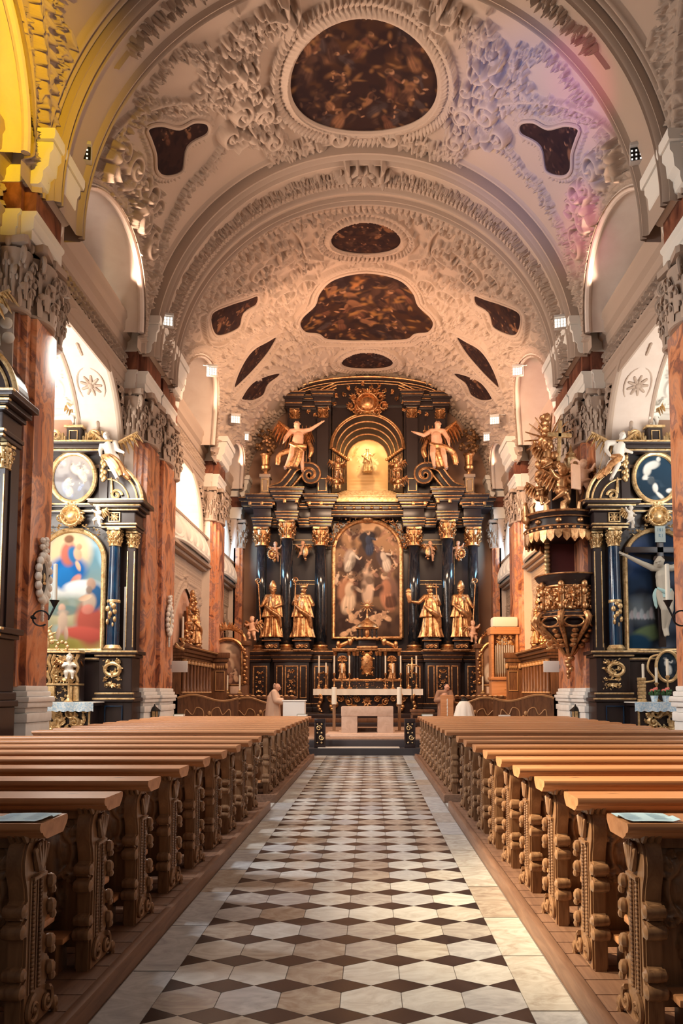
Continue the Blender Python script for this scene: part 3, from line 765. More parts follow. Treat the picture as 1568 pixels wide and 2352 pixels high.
for p in both(ph([(490, 930), (530, 900), (590, 800), (660, 770), (720, 790)])): rl.garland(spline(p, 4), .18, .16, 1.2)
for p in both(ph([(640, 935), (700, 890), (770, 865), (830, 855)])): rl.leafrow(spline(p, 4), .3, .09, .16, .18)
for y in (23.12, 23.3, 37.1): arcs(rl, y, .06, .10)
rl.leafrow([(-UMAX, 23.55), (UMAX, 23.55)], .25, .08, .14, .2)
rl.leafrow([(-UMAX, 36.9), (UMAX, 36.9)], .22, .07, .14, .18)
for L in LUN[2:]:
    for p in both(lun_line(*L)): rl.stroke(p, .08, .14)
    for p in both(lun_line(*L, grow=.25)): rl.leafrow(p, .24, .08, .15, .17)
for p, wd in CH: rl.clear(p); rl.stroke(p+[p[0]], .05, .07)
for o_ in (CO1, CO2): rl.clear(ring_pts(*o_))
mb = MB(); rl.mesh(mb, vmap(), keep=lambda U, V: ~(lun(V, U, *LUN[2]) | lun(V, U, *LUN[3])))
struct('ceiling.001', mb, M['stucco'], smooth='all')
# the near bay: leaf-covered pendentives either side of its lunette
rl = Relief(-UMAX, UMAX, 8.0, 14.0, .024)
for p in both(lun_line(*LUN[0])): rl.stroke(p, .10, .15); rl.stroke([(u*.97, v+.05) for u, v in p], .06, .12)
for p in both(lun_line(*LUN[0], grow=.28)): rl.garland(p, .13, .13, 1.2)
for p in both(lun_line(*LUN[0], grow=.85)):
    rl.stroke(p, .05, .09); rl.leafrow(p, .34, .10, .16, .24)
for p in both(lun_line(*LUN[0], grow=1.35)): rl.garland(p, .13, .12, 1.2)
for k in range(140):
    u = rg2.uniform(3.2, 9); v = rg2.uniform(10, 13.8); a = rg2.uniform(0, 6.3)
    if abs(v-12.9) < .5: rl.leaf(u, v, .34, .09, a, .14); rl.leaf(-u, v, .34, .09, PI-a, .14)
for y in (13.75, 13.9): arcs(rl, y, .05, .10)
mb = MB(); rl.mesh(mb, vmap(), keep=lambda U, V: ~lun(V, U, *LUN[0]))
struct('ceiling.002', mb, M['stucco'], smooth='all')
# transverse ribs over the piers (they stand .3 proud of the vault)
def rib(name, y0, y1, deco):
    rl = Relief(-UMAX, UMAX, y0, y1, .022)
    w_ = y1-y0
    for y in (.05, .14): arcs(rl, y0+w_*y, .035, .07); arcs(rl, y1-w_*y, .035, .07)
    deco(rl)
    mb = MB(); rl.mesh(mb, vmap(-.30))
    for yy in (y0, y1):                                       # cheeks of the rib
        n = 120; vs = []
        for i in range(n+1):
            th = (-1+2*i/n)*R(91)
            for rr in (VR-.30, VR+.05): vs.append((rr*math.sin(th), yy, VZ+rr*math.cos(th)))
        mb.add(vs, [(2*i, 2*i+1, 2*i+3, 2*i+2) for i in range(n)])
    return struct(name, mb, M['stucco'], smooth=True)
def deco1(rl):
    for sg in (-1, 1):
        for (t0, t1) in ((26, 54), (16, 24)):
            p = [(sg*R(t)*VR, 14.55) for t in np.linspace(t0, t1, 14)]
            rl.garland(p, .17, .17, 1.2); rl.stroke([(sg*R(t)*VR, 14.55) for t in np.linspace(t1, t1+4, 4)], .02, .06)
    rl.garland([(-1, 14.55), (1, 14.55)], .22, .17)
rib('trim_5', 13.95, 15.3, deco1)
def deco2(rl):
    rl.garland([(-UMAX, 21.6), (UMAX, 21.6)], .16, .14, 1.3)
    rl.leafrow([(-UMAX, 21.95), (UMAX, 21.95)], .18, .06, .10, .14)
    arcs(rl, 22.3, .06, .08); arcs(rl, 21.1, .05, .07)
    rl.putto(-.5, 21.4, .8, .3, .2); rl.putto(.5, 21.4, .8, -.3, .2); rl.rosette(0, 21.6, .4, .2, 8)
rib('trim_6', 20.75, 23.0, deco2)
# lunette reveals: a short vault from the nave ceiling out to the window wall
wn = 0
for s in (-1, 1):
    for (yc, hy, z0, hz) in LUN:
        mb = MB(); n = 28; ring0 = []; ring1 = []; ring2 = []
        for i in range(n+1):
            a = PI*i/n; z = z0+hz*math.sin(a); y = yc-hy*math.cos(a)
            x = math.sqrt(max(VR**2-(z-VZ)**2, 1))
            ring0.append((s*(x-.05), y, z)); ring1.append((s*7.55, yc-(hy-.1)*math.cos(a), z0+(hz-.1)*math.sin(a))); ring2.append((s*7.55, yc-(hy-.55)*math.cos(a), z0+(hz-.5)*math.sin(a)))
        mb.loft([ring0, ring1, ring2], cap=False, closed=False)
        mb.tube([(p[0]*.995, p[1], p[2]) for p in ring0], .085, 8); mb.tube([(s*7.5, p[1], p[2]) for p in ring2], .05, 6)
        wn += 1; o = struct('window_%d' % wn, mb, M['plaster'])
        pm = MB(); pm.add([p for p in ring2]+[(s*7.56, yc, z0)], [(i, i+1, n+1) for i in range(n)])
        for k in (-1, 0, 1): pass
        obj('pane', pm, M['window_high'], o)
# end wall behind the high altar
mb = MB(); n = 60
vs = [(6.3*math.cos(PI*i/n), 37.35, 11.3+6.3*math.sin(PI*i/n)) for i in range(n+1)]
mb.add(vs+[(-6.9, 37.35, 11.3), (-6.9, 37.35, 0), (6.9, 37.35, 0), (6.9, 37.35, 11.3)], [list(range(n+1)), (n+1, n+2, n+3, n+4)])
struct('wall_end', mb, M['backwall'], smooth=False)
# ---------------------------------------------------------------- side walls: arches, piers, entablature
def arch_wall(mb, s, X, y0, y1, z0, z1, yc, hy, zs, hz, sill, thick, n=26):
    ys = [yc-hy*math.cos(PI*i/n) for i in range(n+1)]; zt = [zs+hz*math.sin(PI*i/n) for i in range(n+1)]
    for (a, b) in ((y0, ys[0]), (ys[-1], y1)):
        if b-a > 1e-3: mb.add([(s*X, a, z0), (s*X, b, z0), (s*X, b, z1), (s*X, a, z1)], [(0, 1, 2, 3)])
    for i in range(n):
        mb.add([(s*X, ys[i], zt[i]), (s*X, ys[i+1], zt[i+1]), (s*X, ys[i+1], z1), (s*X, ys[i], z1)], [(0, 1, 2, 3)])
        if sill > z0: mb.add([(s*X, ys[i], z0), (s*X, ys[i+1], z0), (s*X, ys[i+1], sill), (s*X, ys[i], sill)], [(0, 1, 2, 3)])
    ring = [(ys[0], sill)]+list(zip(ys, zt))+[(ys[-1], sill)]
    mb.loft([[(s*X, y, z) for y, z in ring], [(s*(X+thick), y, z) for y, z in ring]], cap=False, closed=False)
    if sill > z0: mb.add([(s*X, ys[0], sill), (s*X, ys[-1], sill), (s*(X+thick), ys[-1], sill), (s*(X+thick), ys[0], sill)], [(0, 1, 2, 3)])
    return ring
def yz_prism(mb, poly, y0, y1, s, X):                         # profile (distance into the nave, z) run along the wall
    mb.prism(poly if s < 0 else poly[::-1], lambda p, q, t: (s*(X-p), t, q), y0, y1)
def flatmap(s, X): return lambda U, V, H: (s*(X-H), U, V)     # relief on a side wall: u = Y, v = z
ARCH = [(10.75, 2.85, 8.0, 2.9, 0.0, -1.5, 13.6), (18.0, 2.70, 8.0, 2.85, 0.0, 15.3, 20.7), (27.9, 2.75, 8.3, 2.15, 7.95, 25.0, 30.8), (34.6, 2.0, 8.3, 1.9, 7.95, 32.5, 37.4)]
ENT = [(0, 10.22), (.05, 10.22), (.05, 10.42), (.08, 10.44), (.08, 10.66), (.13, 10.72), (.13, 10.78), (.03, 10.8), (.03, 11.3), (.09, 11.34), (.12, 11.46), (.12, 11.56), (.22, 11.66), (.24, 11.9), (.30, 11.98), (.30, 12.12), (0, 12.15)]
for s in (-1, 1):
    side = 'left' if s < 0 else 'right'
    mb = MB(); deco = MB()
    for k, (yc, hy, zs, hz, sill, y0, y1) in enumerate(ARCH):
        ring = arch_wall(mb, s, WX, y0, y1, 0, 11.6, yc, hy, zs, hz, sill, 1.15)
        pts = [(s*(WX-.02), y, z) for y, z in ring[1:-1]]
        deco.tube(pts, .09, 8)
        deco.tube([(s*(WX-.01), yc+(y-yc)*(1+.32/hy), zs+(z-zs)*(1+.32/hz)) for x, y, z in pts], .05, 6)
        deco.tube([(s*(WX+1.1), y, z) for x, y, z in pts], .06, 6)
        yz_prism(deco, ENT, y0, y1, s, WX)
        # stucco on the frieze and the spandrels
        rl = Relief(y0, y1, 10.8, 11.32, .025)
        for z in (11.24, 11.07, 10.92):
            for y in np.arange(y0+.1, y1, .22): rl.leaf(y+(.11 if z == 11.07 else 0), z+.02, .20, .062, -PI/2-.35, .17)
        rl.mesh(deco, flatmap(s, WX-.03))
        ztop = 10.22
        rl = Relief(y0, y1, zs-.2, ztop, .025)
        for sg in (-1, 1):
            for q in range(12):
                y = yc+sg*rg.uniform(hy*.75, hy*1.0); z = rg.uniform(zs+hz*.5, ztop-.1)
                rl.acanthus(y, z, rg.uniform(.3, .5), rg.uniform(0, 6.3), .14)
            rl.scroll(yc+sg*hy*.80, ztop-.45, .34, 1, 1.4, .06, .16, sg); rl.scroll(yc+sg*hy*.97, ztop-1.1, .24, 2, 1.3, .05, .15, -sg)
            rl.vine([(yc+sg*(hy+.16), zs-.1), (yc+sg*(hy+.10), zs+hz*.45)], .26, .12)
        rl.stroke([(y0, ztop-.05), (y1, ztop-.05)], .05, .07)
        def kp(U, V, yc=yc, hy=hy, zs=zs, hz=hz):
            q = 1-((U-yc)/(hy+.05))**2
            return (np.abs(U-yc) > hy+.05) | (V > zs+(hz+.05)*np.sqrt(np.clip(q, 0, 1)))
        rl.mesh(deco, flatmap(s, WX-.005), keep=kp)
        if sill == 0:                                         # coffers and rosettes on the arch soffit, impost mouldings
            for ang in (22, 45, 68, 90, 112, 135, 158):
                a = R(ang); cy, cz = yc-hy*math.cos(a), zs+hz*math.sin(a); nrm = Vector((0, math.cos(a), -math.sin(a))); tg = Vector((0, math.sin(a), math.cos(a)))
                c0 = Vector((s*(WX+.58), cy, cz))+nrm*.01
                if ang in (45, 90, 135):
                    for q in range(9):
                        b = 2*PI*q/9; d = Vector((math.cos(b), 0, 0))+tg*math.sin(b)
                        deco.cap((c0+d*.1)[:], (c0+d*.26)[:], .05, .035, 6)
                    deco.ell(c0[:], (.09, .09, .09))
                    deco.tube([(c0+Vector((math.cos(b)*.36, 0, 0))+tg*math.sin(b)*.5)[:] for b in [2*PI*i/24 for i in range(25)]], .025, 5)
                else:
                    for q in range(3): deco.cap((c0+tg*(q-1)*.13)[:], (c0+tg*(q-1)*.13+tg*.08)[:], .05, .04, 6)
            for yy in (yc-hy, yc+hy):
                d = -1 if yy > yc else 1
                for (p, za, zb) in ((.05, 7.45, 7.55), (.09, 7.72, 7.84), (.17, 7.84, 7.93), (.22, 7.93, 8.02)):
                    deco.box(s*(WX-.10-p*.4), s*(WX+1.15), yy-.02*d, yy+p*d, za, zb)
                deco.box(s*(WX-.06), s*(WX+1.15), yy-.03*d, yy+.03*d, 1.9, 7.9)
    struct('wall_'+side, mb, M['plaster'], smooth=False)
    o = struct('trim_%d' % (7 if s < 0 else 8), deco, M['stucco'], smooth=True)
# capitals: two rows of curling leaves, corner volutes, abacus
def capital_mb(r, h, n=8, vol=4, det=1):
    mb = MB()
    mb.lathe([(r, 0), (r*1.1, h*.02), (r*1.1, h*.06), (r*.95, h*.08), (r*.95, h*.5), (r*1.1, h*.85)], n=20)
    for row, (z0, ln, out, off, wk) in enumerate(((.05, .30, .40, 0, 1), (.18, .36, .46, .5, 1.1), (.36, .36, .50, 0, .8))):
        for k in range(n):
            a = 2*PI*(k+off)/n; P = []
            for t, o_, u in ((0, .02, 0), (.4, .06, .4), (.75, .16, .78), (1.0, .55, 1.0), (1.0, .85, .92), (1.0, .95, .74)):
                rr = r*(.98+out*o_); z = h*(z0+ln*u); P.append((rr*math.cos(a), rr*math.sin(a), z))
            q = 8.0/n*wk
            mb.tube(P, [r*.20*q, r*.27*q, r*.28*q, r*.23*q, r*.17*q, r*.08*q], 6, flat=.42)
            for sg in (-1, 1):
                b = a+sg*1.1/n; rr = r*(1.0+out*.45); mb.ell((rr*math.cos(b), rr*math.sin(b), h*(z0+ln*.72)), (r*.10, r*.10, r*.13), n=6, m=4)
    for k in range(vol):
        a = 2*PI*k/vol+PI/4; d = Vector((math.cos(a), math.sin(a), 0)); P = []
        for i in range(22):
            t = i/21; b = 4.2*PI*t; rr = r*.34*(1-.8*t)
            P.append((d*(r*1.34-rr*math.cos(b))+Vector((0, 0, h*.74+rr*math.sin(b)*1.0))))
        mb.tube([p[:] for p in P], [r*.11*(1-.4*i/21) for i in range(22)], 6)
        mb.tube([(d*r*1.0+Vector((0, 0, h*.5)))[:], (d*r*1.1+Vector((0, 0, h*.68)))[:], (d*r*1.34+Vector((0, 0, h*.86)))[:]], [r*.1, r*.12, r*.1], 6)
    ab = []
    for k in range(4):
        a = PI/4+k*PI/2; b = a+PI/4
        ab += [(r*1.62*math.cos(a-.07), r*1.62*math.sin(a-.07)), (r*1.62*math.cos(a+.07), r*1.62*math.sin(a+.07)), (r*1.02*math.cos(b), r*1.02*math.sin(b))]
    mb.prism(ab, lambda p, q, t: (p, q, t), h*.9, h)
    for k in range(4):
        b = k*PI/2; mb.ell((r*1.06*math.cos(b), r*1.06*math.sin(b), h*.92), (r*.2, r*.2, r*.2), n=8, m=5)
    return mb
def breakout(mb, s, y0, y1, out, zsel, X=WX):
    poly = [(p+out if p > 0 else 0, z) for p, z in ENT if zsel[0]-.001 <= z <= zsel[1]+.001]
    poly = [(0, poly[0][1])]+[q for q in poly if q[0] > 0]+[(0, poly[-1][1])]
    yz_prism(mb, poly, y0-.0, y1+.0, s, X)
CAPMB = capital_mb(.5, 1.4, n=8)
names = {-1: 'left', 1: 'right'}
PIERS = [(13.6, 15.3, [(13.83, 14.72)], 'nearest red marble pier on the %s with one pilaster'), (20.7, 25.0, [(20.95, 22.1), (22.6, 23.8)], 'wide middle red marble pier on the %s with two pilasters'),
         (30.8, 32.5, [(31.05, 32.2)], 'slender far red marble pier on the %s beside the choir stalls'), (36.6, 37.35, [(36.7, 37.2)], 'last narrow pier on the %s next to the high altar')]
for s in (-1, 1):
    for (y0, y1, pil, lab) in PIERS:
        p = thing('pillar', lab % names[s], 'pillar', (0, 0, 0)); p['kind'] = 'structure'; p['group'] = 'nave piers'
        sh = MB(); sh.bbox(s*6.32, s*7.9, y0, y1, 1.9, 8.8, .03)
        for (a, b) in pil:
            sh.bbox(s*6.08, s*6.5, a, b, 1.9, 8.8, .02)
            sh.bbox(s*6.2, s*6.5, a-.14, b+.14, 1.9, 8.8, .02)
        obj('shaft', sh, M['marble_red'], p)
        co = MB(); co.box(s*6.40, s*7.9, y0-.04, y0+.02, 1.9, 10.2); co.box(s*6.40, s*7.9, y1-.02, y1+.04, 1.9, 10.2); co.box(s*6.36, s*7.9, y0, y1, 8.8, 12.0)
        obj('core', co, M['plaster'], p)
        pl = MB()
        for (z0, z1, g_) in ((0, 1.25, .06), (1.25, 1.42, .09), (1.42, 1.52, .03), (1.52, 1.62, .10), (1.62, 1.72, .13), (1.72, 1.82, .07), (1.82, 1.92, .03)):
            pl.bbox(s*(6.32-g_), s*7.9, y0-g_, y1+g_, z0, z1, min(.03, (z1-z0)*.3))
            for (a, b) in pil: pl.bbox(s*(6.08-g_), s*6.6, a-g_, b+g_, z0, z1, min(.03, (z1-z0)*.3))
        obj('plinth', pl, M['plinth'], p)
        cp = MB()
        for (a, b) in pil: cp.join(CAPMB, Matrix.Translation((s*6.36, (a+b)/2, 8.8)) @ Matrix.Diagonal((.72, (b-a)*.98, 1.0, 1)))
        for yy in ([y0+.12, y1-.12] if y1-y0 > 1.2 else []):
            cp.join(CAPMB, Matrix.Translation((s*6.5, yy, 8.8)) @ Matrix.Diagonal((.6, .5, 1.0, 1)))
        rl = Relief(y0, y1, 8.8, 10.2, .03)
        for y in np.arange(y0+.1, y1, .22):
            rl.leaf(y, 8.9, .5, .1, PI/2, .12); rl.leaf(y+.11, 9.2, .5, .1, PI/2, .15)
        rl.mesh(cp, flatmap(s, 6.36))
        obj('capital', cp, M['stucco'], p)
        en = MB()
        a0, b0 = y0-.05, y1+.05
        breakout(en, s, a0, b0, .28, (10.2, 10.79)); breakout(en, s, a0, b0, .34, (11.3, 12.15))
        for (a, b) in pil:
            breakout(en, s, a-.2, b+.2, .55, (10.2, 10.79)); breakout(en, s, a-.22, b+.22, .66, (11.3, 12.15))
        yz = [(0, 12.13), (1.0, 12.13), (1.02, 12.2), (1.02, 12.34), (0, 12.36)]
        for (a, b) in pil: yz_prism(en, yz, a-.3, b+.3, s, WX)
        yz_prism(en, [(0, 12.13), (.66, 12.13), (.68, 12.34), (0, 12.36)], a0-.02, b0+.02, s, WX)
        obj('entablature', en, M['cream'], p)
        fr = MB(); fr.box(s*6.34, s*7.0, y0-.03, y1+.03, 10.78, 11.32)
        for (a, b) in pil: fr.box(s*6.12, s*7.0, a-.12, b+.12, 10.78, 11.32)
        obj('frieze', fr, M['marble_dark'], p)
# ---------------------------------------------------------------- chapels behind the arches
for s in (-1, 1):
    side = names[s]
    for ci, (ya, yb, lw) in enumerate(((4.0, 13.5, 0), (13.7, 20.95, 1))):
        mb = MB(); xo = 11.3; xc, rr, zs = 9.3, 2.0, 8.1
        mb.add([(s*xo, ya, 0), (s*xo, yb, 0), (s*xo, yb, 8.1), (s*xo, ya, 8.1)], [(0, 1, 2, 3)])
        mb.add([(s*6.9, yb, 0), (s*xo, yb, 0), (s*xo, yb, 9.3), (s*6.9, yb, 9.3)], [(0, 1, 2, 3)])
        mb.add([(s*xo, ya, 8.1), (s*xo, yb, 8.1), (s*xo, yb, 12), (s*xo, ya, 12)], [(0, 1, 2, 3)])
        if ci: mb.add([(s*7.3, ya, 0), (s*xo, ya, 0), (s*xo, ya, 11), (s*7.3, ya, 11)], [(0, 1, 2, 3)])
        struct('wall_%s_chapel' % side, mb, M['cream'], smooth=False)
        yc, ry = (ya+yb)/2, (yb-ya)/2; rm = 3.2                # chapel vault, its axis across the nave
        rl = Relief(0, PI*rm, 7.85, 11.4, .03)
        for x in (8.1, 9.6, 11.1): rl.stroke([(0, x), (PI*rm, x)], .06, .07)
        for u in np.arange(.7, PI*rm, 1.55):
            rl.stroke([(u, 7.85), (u, 11.4)], .05, .06)
            for x in (8.85, 10.35):
                rl.rosette(u+.75, x, .34, .12, 8); rl.stroke(ring_pts(u+.75, x, .52, .5, 24), .04, .07)
                for q in range(4): rl.acanthus(u+.75+.55*math.cos(q*PI/2+.8), x+.55*math.sin(q*PI/2+.8), .3, q*PI/2+.8, .10)
        mb = MB()
        rl.mesh(mb, lambda U, V, H: (s*V, yc+(ry-H)*np.cos(U/rm), 9.2+(2.3-H)*np.sin(U/rm)))
        struct('ceiling_%s_chapel' % side, mb, M['cream'], smooth='all')
        mb = MB(); n = 24; rr = 1.65; xc = 8.3                 # arched lunette over the altar
        vs = [(s*(xc+rr*math.cos(PI*i/n)), yb-.02, zs+rr*.95*math.sin(PI*i/n)) for i in range(n+1)]
        mb.add(vs, [list(range(n+1))])
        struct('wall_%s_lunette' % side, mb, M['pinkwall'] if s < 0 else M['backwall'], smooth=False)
        mb = MB(); mb.tube([(s*(xc+rr*math.cos(PI*i/n)), yb-.06, zs+rr*.95*math.sin(PI*i/n)) for i in range(n+1)], .09, 8)
        for i in range(20):
            a = PI*(i+.5)/20; mb.ell((s*(xc+rr*1.14*math.cos(a)), yb-.06, zs+rr*1.08*math.sin(a)), (.12, .07, .11))
        for q in range(3): mb.ell((s*(xc-.2+rr*(.55-.3*q)), yb-.12, zs+rr*1.28+.12*q), (.22, .12, .14), n=8, m=6)
        struct('trim_%d' % (11+ci+(0 if s < 0 else 2)), mb, M['cream'])
# ---------------------------------------------------------------- choir sides: galleries with bowed parapets, lattice panels, pointed niches
for s in (-1, 1):
    for gi, (y0, y1) in enumerate(((25.05, 30.8), (32.5, 36.65))):
        yc = (y0+y1)/2; L = y1-y0
        # bright gallery window wall behind the arch
        mb = MB(); n = 20; hy = L/2-.15
        outer = [(s*7.85, y0+.1, 7.9)]+[(s*7.85, yc-hy*math.cos(PI*i/n), 8.3+2.0*math.sin(PI*i/n)) for i in range(n+1)]+[(s*7.85, y1-.1, 7.9)]
        mb.tube(outer, .10, 6)
        wn += 1; o = struct('window_%d' % wn, mb, M['cream'])
        pm = MB(); pm.add(outer, [list(range(len(outer)))]); obj('pane', pm, M['window'], o)
        p = thing('gallery_parapet', 'bowed white plaster parapet of the %s gallery on the %s' % (('nearer', 'farther')[gi], names[s]), 'balcony', (s*WX, yc, 0), group='choir gallery parapets')
        rl = Relief(-L/2, L/2, 6.95, 8.05, .03)
        for u in np.linspace(-L/2+.5, L/2-.5, 6 if gi == 0 else 5):
            rl.stroke(ring_pts(u, 7.5, .40, .42, 26), .05, .07); rl.ell(u, 7.5, .28, .32, 0, .06)
        for z in (7.0, 8.0): rl.stroke([(-L/2, z), (L/2, z)], .05, .08)
        mb = MB(); rl.mesh(mb, lambda U, V, H: (-s*(.12+.42*np.sin(np.clip((8.1-V)/1.15, 0, 1)*PI*.62)*np.clip(1.0-(np.abs(U)/(L/2))**6, 0, 1)+H), U, V))
        obj('parapet', mb, M['cream'], p, 'all')
        mb = MB(); mb.bbox(-s*.0, -s*.30, -L/2, L/2, 8.0, 8.10, .02); mb.bbox(0, -s*.42, -L/2, L/2, 6.82, 6.95, .02); mb.bbox(0, -s*.25, -L/2, L/2, 6.7, 6.82, .02)
        obj('rail', mb, M['stucco'], p)
        # stucco panels and the niche below
        mb = MB(); rl = Relief(y0, y1, 3.2, 6.8, .03)
        nz, hz2, hy2 = 3.3, 2.3, L*.40
        for (a, b) in ((y0+.2, yc-.12), (yc+.12, y1-.2)):
            for (z0_, z1_) in ((5.95, 6.3), (6.38, 6.72)):
                for z in np.arange(z0_, z1_+.01, .085):
                    for j, y in enumerate(np.arange(a, b, .13)): rl.ell(y+(.06 if int(z/.085) % 2 else 0), z, .035, .05, 0, .05)
                rl.stroke([(a-.06, z0_-.05), (b+.06, z0_-.05), (b+.06, z1_+.05), (a-.06, z1_+.05), (a-.06, z0_-.05)], .025, .05)
        def ogive(t): return nz+hz2*(1-abs(t)**1.7)
        og = [(yc+hy2*t, ogive(t)) for t in np.linspace(-1, 1, 40)]
        rl.stroke(og, .10, .10); rl.leafrow([(y, z+.22) for y, z in og], .2, .06, .10, .17)
        rl.putto(yc, 5.85, .55, 0, .14)
        for sg in (-1, 1):
            for q in range(16): rl.acanthus(yc+sg*rg.uniform(L*.28, L*.47), rg.uniform(4.3, 5.75), .34, rg.uniform(0, 6.3), .10)
        kpn = lambda U, V: (np.abs(U-yc) > hy2) | (V > nz+hz2*(1-np.clip(np.abs(U-yc)/hy2, 0, 1)**1.7))
        rl.mesh(mb, flatmap(s, WX-.02), keep=kpn)
        struct('wall_%s_panel' % names[s], mb, M['stucco'], smooth='all')
        mb = MB(); ring = [(s*(WX-.0), y, z) for y, z in og]; ring2 = [(s*(WX-.03), y, z) for y, z in og]
        mb.add([(x, y, z) for x, y, z in ring2]+[(s*(WX-.03), yc+hy2, 3.2), (s*(WX-.03), yc-hy2, 3.2)], [list(range(len(og)+2))])
        struct('wall_%s_niche' % names[s], mb, M['pinkwall'] if s < 0 else M['salmon'], smooth=False)
# ================================================================ PEWS
PZ, PLEN = .11, 3.95                                          # top of the wooden floor, pew length
def pew_proto():
    t = thing('church_pew', 'x', 'pew')
    # carved end facing the aisle: a scrolled profile in y-z, .13 thick
    prof = [(0, 0), (.34, 0), (.36, .03), (.37, .09), (.33, .14), (.27, .17), (.30, .21), (.325, .26), (.30, .31), (.25, .33), (.28, .37), (.27, .42), (.23, .45),
            (.245, .50), (.29, .54), (.30, .59), (.26, .63), (.285, .68), (.27, .74), (.235, .77), (.225, .86), (.21, .95), (.20, .985), (.06, .985),
            (.015, .96), (-.02, .91), (-.035, .85), (-.03, .79), (.0, .71), (.01, .66), (-.025, .645), (-.045, .61), (-.03, .575), (-.005, .565), (-.035, .55), (-.05, .515), (-.03, .48), (.01, .47),
            (.01, .345), (-.02, .335), (-.035, .305), (-.02, .275), (-.0, .27), (-.03, .255), (-.045, .225), (-.025, .19), (.0, .18)]
    mb = MB()
    bm = bmesh.new(); vs = [bm.verts.new((0, y, z)) for y, z in prof]; f = bm.faces.new(vs)
    r_ = bmesh.ops.extrude_face_region(bm, geom=[f]); 
    for v in r_['geom']:
        if isinstance(v, bmesh.types.BMVert): v.co.x += .095
    ed = [e for e in bm.edges if abs(e.verts[0].co.x-e.verts[1].co.x) < 1e-6]
    bmesh.ops.bevel(bm, geom=ed, offset=.012, segments=2, affect='EDGES'); bmesh.ops.triangulate(bm, faces=[f for f in bm.faces if len(f.verts) > 4])
    bm.verts.index_update(); mb.add([v.co[:] for v in bm.verts], [[v.index for v in f.verts] for f in bm.faces]); bm.free()
    for (y, z, r1) in ((-.012, .612, .036), (-.018, .515, .038), (-.004, .305, .034), (-.012, .225, .038)):   # turned rolls on the back edge
        mb.tube([(-.012, y, z), (.0, y, z), (.05, y, z), (.095, y, z), (.107, y, z)], [r1*.5, r1*.95, r1*1.08, r1*.95, r1*.5], 10)
    e = obj('end_panel', mb, M['carved'], t, loc=(.045, 0, 0))
    for y in (.075, .155):
        mb = MB()
        for i in range(26): mb.ell((-.006, y, .20+i*.0215), (.014, .014, .0125), n=6, m=4)
        mb.tube([(-.002, y-.026, .19), (-.002, y-.026, .76)], .006, 5); mb.tube([(-.002, y+.026, .19), (-.002, y+.026, .76)], .006, 5)
        obj('bead_string', mb, M['carved'], e)
    mb = MB()
    for (y, z, r1, sg) in ((.10, .10, .075, 1), (.26, .09, .065, -1), (.12, .86, .06, 1)):
        P = []
        for i in range(20):
            a = sg*(2.6*PI*i/19)+PI/2; rr = r1*(1-.8*i/19); P.append((-.010, y+rr*math.cos(a), z+rr*math.sin(a)))
        mb = MB(); mb.tube(P, [.016*(1-.4*i/19) for i in range(20)], 6); mb.ell((-.012, y, z), (.018, .018, .018), n=6, m=4); obj('volute', mb, M['carved'], e)
    for (y, z) in ((.28, .25), (.27, .39), (.27, .57), (.26, .70), (.33, .05)):
        mb = MB(); mb.ell((-.012, y, z), (.032, .034, .04), n=8, m=5); mb.ell((-.02, y+.01, z-.045), (.02, .022, .026), n=7, m=4); obj('carved_bud', mb, M['carved'], e)
    mb = MB()
    for k in range(5): mb.cap((-.012, .10+.01*k, .80), (-.02, .04+.04*k, .90+.015*(2-abs(k-2))), .022, .010, 6)
    for k in range(5): mb.cap((-.006, .02+.04*k, .955), (-.030, .0+.05*k, 1.0), .018, .014, 6)
    for k in range(3): mb.cap((.01+.035*k, .005, .955), (.01+.035*k, -.035, 1.0), .018, .014, 6)
    mb.bbox(-.022, .0, .05, .20, .745, .765, .004)
    obj('leaf_carving', mb, M['carved'], e)
    mb = MB(); mb.bbox(PLEN-.12, PLEN, 0, .3, 0, .985, .015); obj('outer_end_panel', mb, M['carved'], t)
    mb = MB()                                                 # book rest: moulded plank
    pr = [(-.075, 1.05), (-.085, 1.035), (-.085, 1.02), (-.07, 1.005), (-.05, 1.0), (-.04, .985), (.0, .965), (.20, .965), (.24, 1.0), (.255, 1.02), (.255, 1.04), (.245, 1.05)]
    mb.prism(pr, lambda y, z, x: (x, y, z), -.05, PLEN+.02)
    obj('book_rest', mb, M['pine'], t)
    mb = MB(); mb.bbox(.12, PLEN-.1, .10, .145, .12, .975, .006)
    for (z0, z1) in ((.12, .22), (.90, .975), (.55, .60)): mb.bbox(.12, PLEN-.1, .075, .12, z0, z1, .012)
    b = obj('backrest', mb, M['carved'], t)
    rl = Relief(.15, 2.35, .22, .90, .016)
    for c in (.35, 1.05, 1.75):                               # carved shell cartouches
        rl.ell(c, .72, .17, .13, 0, .05); rl.ell(c, .67, .11, .19, 0, .06)
        rl.stroke(ring_pts(c, .70, .17, .17, 24), .022, .055)
        for sg in (-1, 1):
            rl.scroll(c+sg*.17, .82, .065, 1, 1.4, .018, .06, sg); rl.scroll(c+sg*.15, .56, .05, 2, 1.4, .016, .055, -sg)
            rl.stroke([(c+sg*.05, .30), (c+sg*.09, .42), (c+sg*.06, .50)], .02, .05)
            for k in range(3): rl.leaf(c, .48-.06*k, .10, .025, PI/2+sg*.9, .05)
        for k in range(5): rl.leaf(c, .60, .20, .035, PI/2+(k-2)*.36, .07)
        rl.ell(c, .26, .035, .045, 0, .05); rl.ell(c+.33, .72, .055, .16, 0, .07); rl.ell(c+.33, .44, .04, .06, 0, .05)
    mb = MB(); rl.mesh(mb, lambda U, V, H: (U, .101-H*1.35, V)); obj('cartouche_carving', mb, M['carved'], b, 'all')
    mb = MB(); mb.bbox(.125, PLEN-.12, .13, .56, .40, .44, .01); obj('seat', mb, M['pine'], t)
